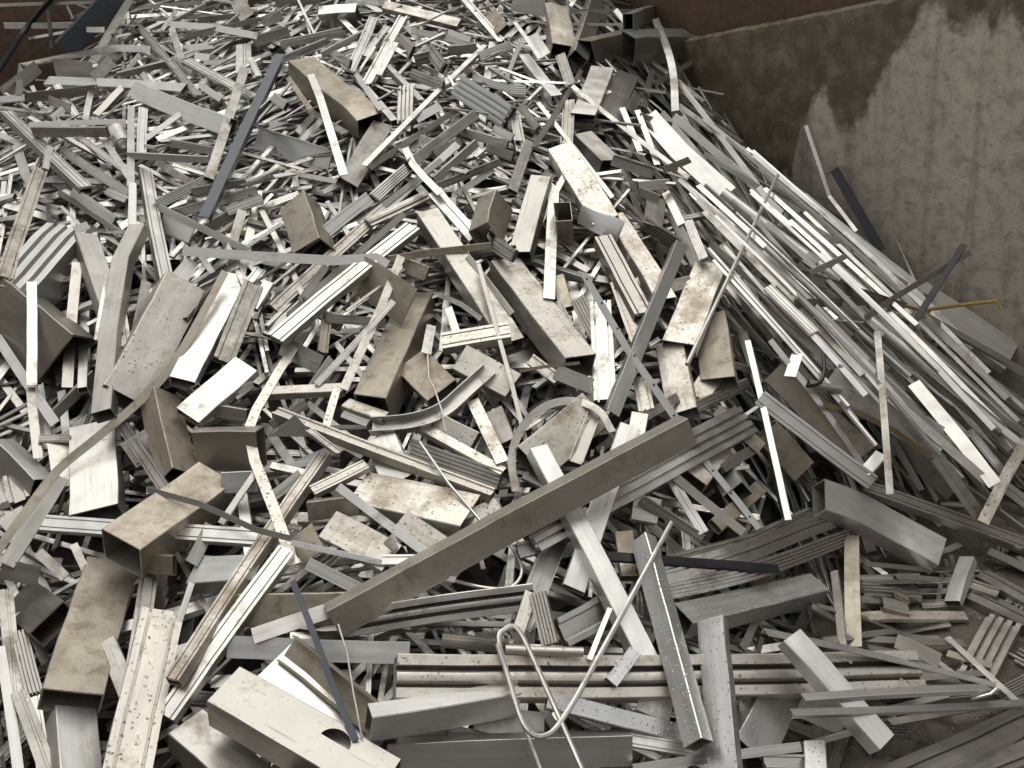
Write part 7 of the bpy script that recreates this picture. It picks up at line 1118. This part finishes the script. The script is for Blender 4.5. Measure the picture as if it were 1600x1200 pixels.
["W","a",[[-0.221,2.027,0.495],[-0.131,2.001,0.474],[-0.068,2.014,0.458],[-0.037,2.052,0.476],[-0.056,2.119,0.507]],[0.342,-0.692,0.636],0.0097,0.0097,0,{"smooth":1},"slim bright silver thin rod just above the sealed bent rail","thin rods lying on the scrap heap"],
["E","u",[[0.686,2.572,0.534],[-0.002,2.114,0.535]],[0.365,-0.546,0.754],0.1006,0.0503,0,{"d":3},"grooved rail lying along the right side of the long brown rail","grooved rails lying in the scrap heap"],
["F","b",[[-0.027,2.269,0.573],[-0.027,2.375,0.617],[0.01,2.468,0.652],[0.083,2.539,0.675],[0.169,2.564,0.67],[0.237,2.521,0.651],[0.265,2.456,0.611]],[0.358,-0.686,0.634],0.0235,0.003,0,{"smooth":1},"curled grey strip arching like a hoop above the long brown rail","flat strips lying in the scrap heap"],
["F","b",[[0.419,2.356,0.498],[0.575,2.224,0.375]],[-0.164,-0.772,0.615],0.0248,0.003,0,{},"dull grey flat strip just left of the white rimmed tube end","flat strips lying in the scrap heap"],
["E","u",[[0.267,2.037,0.409],[0.539,2.169,0.344],[0.797,2.371,0.253],[0.969,2.495,0.197]],[0.581,-0.689,0.433],0.055,0.0275,0,{"d":2,"smooth":1},"bent grooved rail curving downward at its right end","grooved rails lying in the scrap heap"],
["E","b",[[-1.241,1.843,0.478],[-1.095,1.606,0.427]],[0.043,-0.185,0.982],0.0347,0.0174,0,{"d":2},"dull grey grooved rail left of the white bottom block","grooved rails lying in the scrap heap"],
["B","b",[[-0.706,1.692,0.547],[-0.358,1.482,0.424]],[0.218,-0.199,0.956],0.1095,0.0876,-1,{"moon":1},"broad pale tube at the bottom with a half moon cut in its face","box tubes lying in the scrap heap"],
["A","a",[[-0.852,2.045,0.574],[-0.889,1.896,0.501]],[0.474,-0.481,0.738],0.0156,0.0093,0,{},"slim bright silver angle bar just right of the wide dirty rail","angle bars lying in the scrap heap"],
["E","u",[[-0.479,1.916,0.486],[-0.254,1.924,0.489],[-0.013,1.937,0.478]],[0.045,-0.802,0.596],0.0649,0.039,0,{"d":4,"smooth":1},"short bent rail with black seals below the long brown rail","grooved rails lying in the scrap heap"],
["E","u",[[-0.245,1.862,0.444],[-0.09,1.857,0.4]],[0.084,-0.918,0.387],0.0318,0.0159,0,{},"dirty dark grooved rail just left of the looped rod","grooved rails lying in the scrap heap"],
["E","a",[[0.161,1.653,0.268],[0.339,1.627,0.22]],[0.145,-0.545,0.826],0.0297,0.0149,0,{},"bright silver grooved rail just below the shiny wet bar","grooved rails lying in the scrap heap"],
["B","s",[[-0.02,1.938,0.492],[-0.061,1.851,0.451]],[0.259,-0.514,0.818],0.0307,0.0154,0,{},"short speckled pale box tube just below the sealed bent rail","box tubes lying in the scrap heap"],
["E","u",[[0.045,1.899,0.39],[0.227,2.005,0.389]],[0.378,-0.646,0.663],0.0731,0.0366,0,{"d":1},"broad dirty dark grooved rail just left of the looped rod","grooved rails lying in the scrap heap"],
["W","y",[[1.752,3.175,0.495],[1.744,3.191,0.519],[1.663,3.302,0.47],[1.472,3.185,0.523],[1.394,3.157,0.565]],[0.112,-0.936,0.333],0.0136,0.0136,0,{},"yellow hooked rod jutting out in front of the concrete wall","thin rods lying on the scrap heap"],
["W","k",[[0.967,2.739,0.624],[0.944,2.671,0.592],[0.913,2.628,0.585],[0.872,2.607,0.594]],[0.228,-0.366,0.902],0.0116,0.0116,0,{"smooth":1},"small black hook bent like a letter J on the right slope","thin rods lying on the scrap heap"],
["E","w",[[0.747,2.664,0.547],[1.037,2.488,0.302]],[-0.088,-0.855,0.511],0.0489,0.0245,0,{"d":0},"long white rail sloping down right through the right half of the heap","grooved rails lying in the scrap heap"],
["B","w",[[0.88,2.452,0.309],[0.98,2.456,0.249],[1.092,2.437,0.17],[1.209,2.37,0.106]],[0.352,-0.517,0.78],0.1076,0.0604,-1,{"smooth":1},"big buckled tube with a shiny bent face on the right of the heap","box tubes lying in the scrap heap"],
["F","s",[[1.579,2.63,0.288],[1.467,2.519,0.254],[1.331,2.385,0.182]],[0.11,-0.485,0.867],0.0335,0.003,0,{},"speckled pale flat strip below the thick round pipe","flat strips lying in the scrap heap"],
["F","t",[[0.95,2.416,0.175],[0.806,2.006,0.124]],[-0.083,-0.095,0.992],0.0415,0.003,0,{},"weathered upright slat beside the gravel on the right","flat strips lying in the scrap heap"],
["E","u",[[0.756,1.537,0.117],[1.159,1.705,0.037]],[0.166,0.069,0.984],0.0795,0.0398,0,{"d":0},"long broad dirty dark grooved rail below the upper riveted strip","grooved rails lying in the scrap heap"],
["A","g",[[0.633,3.187,0.887],[0.279,2.523,0.635]],[0.511,-0.528,0.678],0.0426,0.0298,-1,{},"grey angle bar slanting down left from beside the spotted plate","angle bars lying in the scrap heap"],
["F","g",[[0.279,3.054,0.873],[0.359,2.749,0.734],[0.46,2.487,0.596]],[-0.515,-0.503,0.694],0.022,0.003,0,{"holes":6},"punched grey strip with small holes crossing the slanting grey angle","flat strips lying in the scrap heap"],
["B","s",[[0.721,3.154,0.817],[0.53,2.802,0.703]],[-0.051,-0.283,0.958],0.1094,0.0547,0,{},"rectangular plate like tube with rusty speckles right of centre","box tubes lying in the scrap heap"],
["E","a",[[-0.615,2.086,0.609],[-0.868,1.72,0.454]],[0.129,-0.461,0.878],0.0459,0.0322,1,{"d":0},"grooved pale rail lying just below the spotted white rail","grooved rails lying in the scrap heap"],
["B","w",[[0.315,2.441,0.632],[0.089,1.998,0.442]],[0.266,-0.491,0.83],0.0581,0.0291,0,{},"bright white flat tube slanting down left under the long brown rail","box tubes lying in the scrap heap"],
["F","g",[[0.517,2.43,0.496],[0.629,2.265,0.352]],[-0.173,-0.713,0.68],0.0182,0.003,0,{"holes":3},"slim mid grey flat strip just below the white rimmed tube end","flat strips lying in the scrap heap"],
["B","k",[[0.184,2.055,0.483],[0.652,2.157,0.292]],[0.419,-0.394,0.818],0.0273,0.0098,-1,{},"black square bar lying level right of the long white tube","box tubes lying in the scrap heap"],
["B","w",[[-1.084,1.781,0.464],[-1.02,1.594,0.421]],[0.642,0.045,0.766],0.0911,0.0729,-1,{},"short wide white block at the bottom edge below the widest tan tube","box tubes lying in the scrap heap"],
["E","s",[[-0.909,1.973,0.556],[-0.913,1.558,0.442]],[0.493,-0.236,0.837],0.0987,0.0493,0,{"d":0},"wide dirty grooved rail descending to the bottom edge left of centre","grooved rails lying in the scrap heap"],
["E","s",[[-0.332,1.684,0.513],[0.922,1.86,0.157]],[0.297,-0.575,0.762],0.098,0.0588,0,{"d":4},"thick level rail with dark grooves across the bottom of the heap","grooved rails lying in the scrap heap"],
["E","a",[[0.155,1.586,0.248],[0.549,1.645,0.185]],[0.215,-0.655,0.725],0.0216,0.0108,0,{},"long bright silver grooved rail crossing the broad wet upright","grooved rails lying in the scrap heap"],
["E","s",[[-0.007,1.925,0.5],[0.007,1.822,0.426]],[-0.242,-0.586,0.773],0.0405,0.0202,0,{},"speckled pale grooved rail just below the sealed bent rail","grooved rails lying in the scrap heap"],
["R","w",[[1.109,3.69,0.931],[0.499,2.522,0.759]],[0.321,-0.299,0.899],0.0128,0.0128,0,{},"long thin white rod rising up right from the spotted plate","round pipes lying in the scrap heap"],
["B","k",[[1.619,3.218,0.737],[1.362,3.025,0.537]],[-0.138,-0.619,0.773],0.0221,0.0132,0,{},"black square post leaning up right in front of the concrete wall","box tubes lying in the scrap heap"],
["A","w",[[0.766,2.872,0.644],[0.727,2.316,0.332]],[-0.161,-0.473,0.866],0.0194,0.0116,0,{},"thin white bar standing nearly upright right of the centre","angle bars lying in the scrap heap"],
["A","g",[[0.516,1.801,0.395],[0.719,1.845,0.275],[0.926,1.87,0.16],[1.066,1.774,0.162]],[0.389,-0.019,0.921],0.0266,0.016,0,{"rivets":4},"upper riveted strip of the folded pair at the lower right","angle bars lying in the scrap heap"],
["B","w",[[0.579,1.802,0.378],[0.731,1.606,0.206]],[0.286,-0.498,0.819],0.0588,0.047,-1,{},"white box tube leaning down right across the lower right strips","box tubes lying in the scrap heap"],
["E","u",[[0.687,1.547,0.155],[1.181,1.791,0.038]],[0.185,0.092,0.978],0.0848,0.0424,0,{"d":2},"long broad dirty dark grooved rail right of the leaning white tube","grooved rails lying in the scrap heap"],
["F","t",[[-0.895,3.177,1.001],[-0.973,2.921,0.898],[-1.031,2.783,0.837],[-1.113,2.694,0.785],[-1.218,2.588,0.739],[-1.311,2.499,0.698],[-1.368,2.369,0.651],[-1.429,2.246,0.595]],[0.53,-0.576,0.622],0.0246,0.003,0,{"smooth":1},"long bent strip snaking from the big spotted tan tube to the left edge","flat strips lying in the scrap heap"],
["W","a",[[-0.242,2.758,0.79],[-0.241,2.652,0.761],[-0.227,2.613,0.746],[-0.209,2.528,0.713],[-0.202,2.447,0.685]],[-0.015,-0.322,0.947],0.0056,0.0056,0,{},"slim bright silver thin rod just above the curved channel","thin rods lying on the scrap heap"],
["B","t",[[-0.854,2.439,0.658],[-1.039,2.153,0.66]],[0.27,-0.167,0.948],0.1309,0.1047,1,{},"big tan box tube with a black open end facing lower left","box tubes lying in the scrap heap"],
["W","a",[[-0.274,2.411,0.683],[-0.202,2.269,0.625],[-0.115,2.133,0.565]],[-0.219,-0.486,0.846],0.0085,0.0085,0,{},"thin round rod crossing the long spotted rail","thin rods lying on the scrap heap"],
["E","s",[[-0.551,2.461,0.666],[-0.847,1.765,0.519]],[-0.054,-0.184,0.981],0.04,0.028,1,{"d":0},"long spotted white rail running down left from the triangular plate","grooved rails lying in the scrap heap"],
["B","w",[[0.05,2.339,0.663],[0.158,2.042,0.489],[0.235,1.805,0.36]],[0.26,-0.408,0.875],0.0543,0.0434,-1,{"m1":0.8},"long white tube passing under the long brown rail, pointed lower end","box tubes lying in the scrap heap"],
["F","a",[[0.165,1.913,0.433],[0.094,1.764,0.416]],[0.152,-0.179,0.972],0.0122,0.003,0,{},"slim bright silver flat strip just left of the looped rod","flat strips lying in the scrap heap"],
["F","c",[[-0.574,1.93,0.623],[-0.518,1.794,0.569],[-0.473,1.678,0.512],[-0.422,1.562,0.462]],[-0.161,-0.451,0.878],0.0146,0.003,0,{"smooth":1},"dark curved strip hanging down left of the bent grooved bundle","flat strips lying in the scrap heap"],
["W","a",[[-0.463,1.812,0.571],[-0.443,1.748,0.539],[-0.429,1.665,0.501],[-0.409,1.568,0.461]],[0.114,-0.387,0.915],0.0042,0.0042,0,{},"long slim bright silver thin rod just right of the dark curved strip","thin rods lying on the scrap heap"],
["A","g",[[-0.373,1.588,0.368],[0.16,1.622,0.263]],[0.141,-0.891,0.431],0.0688,0.0413,0,{},"wide grey painted sheet angle along the bottom edge","angle bars lying in the scrap heap"],
["B","d",[[-0.012,1.686,0.388],[0.296,1.666,0.245]],[0.321,-0.552,0.769],0.0407,0.0203,0,{},"shiny wet flat bar below the thick level rail","box tubes lying in the scrap heap"],
["R","s",[[-0.094,1.765,0.476],[0.081,1.764,0.439]],[0.129,-0.76,0.637],0.0218,0.0218,0,{},"speckled pale round pipe just right of the looped rod","round pipes lying in the scrap heap"],
["A","g",[[1.07,1.777,0.153],[0.556,1.657,0.323]],[0.299,0.07,0.952],0.0226,0.0135,0,{},"long slim mid grey angle bar between the thick level rail and the upper riveted strip","angle bars lying in the scrap heap"],
["A","g",[[1.177,1.808,0.054],[0.515,1.605,0.335]],[0.438,-0.219,0.872],0.0173,0.0121,1,{"rivets":3},"long slim mid grey angle bar between the thick level rail and the leaning white tube","angle bars lying in the scrap heap"],
["W","a",[[0.997,1.753,0.148],[1.038,1.746,0.164],[1.063,1.762,0.165]],[-0.119,-0.63,0.767],0.0077,0.0077,0,{},"short slim bright silver thin rod just below the upper riveted strip","thin rods lying on the scrap heap"],
["F","g",[[-1.017,2.346,0.684],[-0.866,2.274,0.662],[-0.699,2.158,0.631],[-0.607,2.124,0.612]],[-0.338,-0.79,0.512],0.0155,0.003,0,{},"thin dark blade lying across the big open tan tube","flat strips lying in the scrap heap"],
["A","n",[[0.454,2.26,0.692],[-0.493,1.891,0.509]],[0.309,-0.917,0.254],0.0764,0.0535,-1,{},"long brown grey rail laid diagonally across the middle of the heap","angle bars lying in the scrap heap"],
["B","d",[[0.268,2.098,0.495],[0.289,1.585,0.305]],[-0.684,-0.278,0.674],0.0536,0.0428,1,{},"long wet white tube standing beside the broad wet upright","box tubes lying in the scrap heap"],
["W","a",[[-0.111,1.765,0.495],[-0.079,1.646,0.403],[-0.044,1.53,0.325]],[-0.007,-0.587,0.81],0.0098,0.0098,0,{},"long slim bright silver thin rod crossing the looped rod","thin rods lying on the scrap heap"],
["B","d",[[0.204,1.79,0.4],[0.137,1.724,0.376]],[0.267,-0.552,0.79],0.0325,0.0163,0,{},"short wet block lying on the thick level rail","box tubes lying in the scrap heap"],
["W","a",[[0.361,2.118,0.514],[0.162,1.823,0.445],[0.028,1.624,0.406],[-0.028,1.575,0.392],[-0.069,1.598,0.405],[-0.092,1.696,0.448],[-0.106,1.78,0.488],[-0.092,1.804,0.499],[-0.057,1.798,0.493],[-0.007,1.657,0.423],[0.044,1.49,0.354]],[0.186,-0.329,0.926],0.0129,0.0129,0,{"smooth":1},"long silver rod bent into a loop at the bottom centre","thin rods lying on the scrap heap"],
["B","d",[[0.404,1.906,0.37],[0.337,1.511,0.262]],[-0.457,-0.16,0.875],0.0685,0.0342,0,{},"broad wet upright tube at the bottom right of centre","box tubes lying in the scrap heap"]
]
MOON = 1
def slot_depth(w, T): return min(.022, T*.5, w*.22)
def surf_z(P, O, Ri, x):
    L = [Ri @ (p-O) for p in P]
    for a, b in zip(L[:-1], L[1:]):
        if a.x <= x <= b.x: return a.z+(b.z-a.z)*(x-a.x)/max(b.x-a.x, 1e-6)
    return 0
bm = bmesh.new(); bmesh.ops.create_circle(bm, cap_ends=True, segments=14, radius=1)
disc_mesh = bpy.data.meshes.new('dark_hole_disc'); bm.to_mesh(disc_mesh); bm.free(); disc_mesh.materials.append(M_SEAL)  # flat black disc: the shade inside a hole put into colour
bm = bmesh.new(); bmesh.ops.create_uvsphere(bm, u_segments=12, v_segments=8, radius=1); bmesh.ops.scale(bm, vec=(1, 1, .55), verts=bm.verts)
rivet_mesh = bpy.data.meshes.new('rivet'); bm.to_mesh(rivet_mesh); bm.free(); rivet_mesh.materials.append(M['a'])
for p in rivet_mesh.polygons: p.use_smooth = True
for idx, (k, tone, P, N, w, T, s, opt, label, group) in enumerate(ROWS):
    name, cat = NAMES[k]
    P = [Vector(p) for p in P]; N = Vector(N)
    if k == 'T':
        c = sum(P, Vector())/3; n = (P[1]-P[0]).cross(P[2]-P[0]).normalized()
        if n.z < 0: n = -n
        vs = [p-c for p in P]
        me = bpy.data.meshes.new(name)
        me.from_pydata([tuple(v) for v in vs]+[tuple(v-n*T) for v in vs], [], [(0, 1, 2), (5, 4, 3), (0, 3, 4, 1), (1, 4, 5, 2), (2, 5, 3, 0)])
        me.materials.append(M[tone]); o = link(name, me); o.location = c
        tag(o, label, cat); continue
    O = (P[0]+P[-1])/2
    ax = (P[-1]-P[0]).normalized(); n = (N-ax*N.dot(ax)).normalized(); y = n.cross(ax)
    R = Matrix(((ax.x, y.x, n.x), (ax.y, y.y, n.y), (ax.z, y.z, n.z)))
    Ri = R.transposed()
    mats = [M[tone], M_INNER if tone not in 'kc' else M[tone]]
    me = build_mesh(name, k, [Ri @ (p-O) for p in P], Vector((0, 0, 1)), w, T, s, opt, idx+1, mats)
    o = link(name, me)
    o.matrix_world = Matrix.Translation(O) @ R.to_4x4()
    tag(o, label, cat, group)
    Ln = (P[-1]-P[0]).length
    if opt.get('d') == 4:                       # black rubber seals lying in the two slots
        g = slot_depth(w, T)
        for sy in (-1, 1):
            path = [Ri @ (p-O) for p in P]
            path = [p + Vector((0, sy*.40*w*.5+0, -g*.72)) for p in path]
            ms = build_mesh('rubber_seal', 'F', path, Vector((0, 0, 1)), w*.075, g*.25, 0, {'smooth': opt.get('smooth', 0), 'm0': 0, 'm1': 0}, idx+1, [M_SEAL])
            link('rubber_seal', ms, o)
    for q in range(int(opt.get('holes', 0))):
        x = Ln*((q+.5)/opt['holes']-.5) if len(P) == 2 else Ln*(-.46+.92*q/max(opt['holes']-1, 1))
        link('dark_hole_disc', disc_mesh, o).matrix_local = Matrix.Translation((x, 0, surf_z(P, O, Ri, x)+.0012)) @ Matrix.Scale(w*.16, 4)
    for q in range(int(opt.get('rivets', 0))):
        for e in (-1, 1):
            x = Ln*(-.40+.80*q/max(opt['rivets']-1, 1))+e*w*.35
            link('rivet', rivet_mesh, o).matrix_local = Matrix.Translation((x, 0, surf_z(P, O, Ri, x))) @ Matrix.Scale(w*.17, 4)
    if opt.get('moon'):
        bm = bmesh.new()
        vs = [bm.verts.new((.036*math.cos(i*math.pi/12), .030*math.sin(i*math.pi/12), -.02)) for i in range(13)]
        f = bm.faces.new(vs)
        ex = bmesh.ops.extrude_face_region(bm, geom=[f])
        bmesh.ops.translate(bm, vec=(0, 0, .04), verts=[v for v in ex['geom'] if isinstance(v, bmesh.types.BMVert)])
        bmesh.ops.recalc_face_normals(bm, faces=bm.faces)
        cm = bpy.data.meshes.new('cut'); bm.to_mesh(cm); bm.free()
        co = link('cut', cm); co.matrix_world = o.matrix_world @ Matrix.Translation((Ln*.17, w*.12*MOON, 0)) @ Matrix.Rotation(math.pi if MOON < 0 else 0, 4, 'Z')
        bpy.context.view_layer.update()
        md = o.modifiers.new('cut', 'BOOLEAN'); md.object = co; md.operation = 'DIFFERENCE'; md.solver = 'EXACT'
        nm = bpy.data.meshes.new_from_object(o.evaluated_get(bpy.context.evaluated_depsgraph_get()))
        o.modifiers.clear(); o.data = nm
        bpy.data.objects.remove(co)
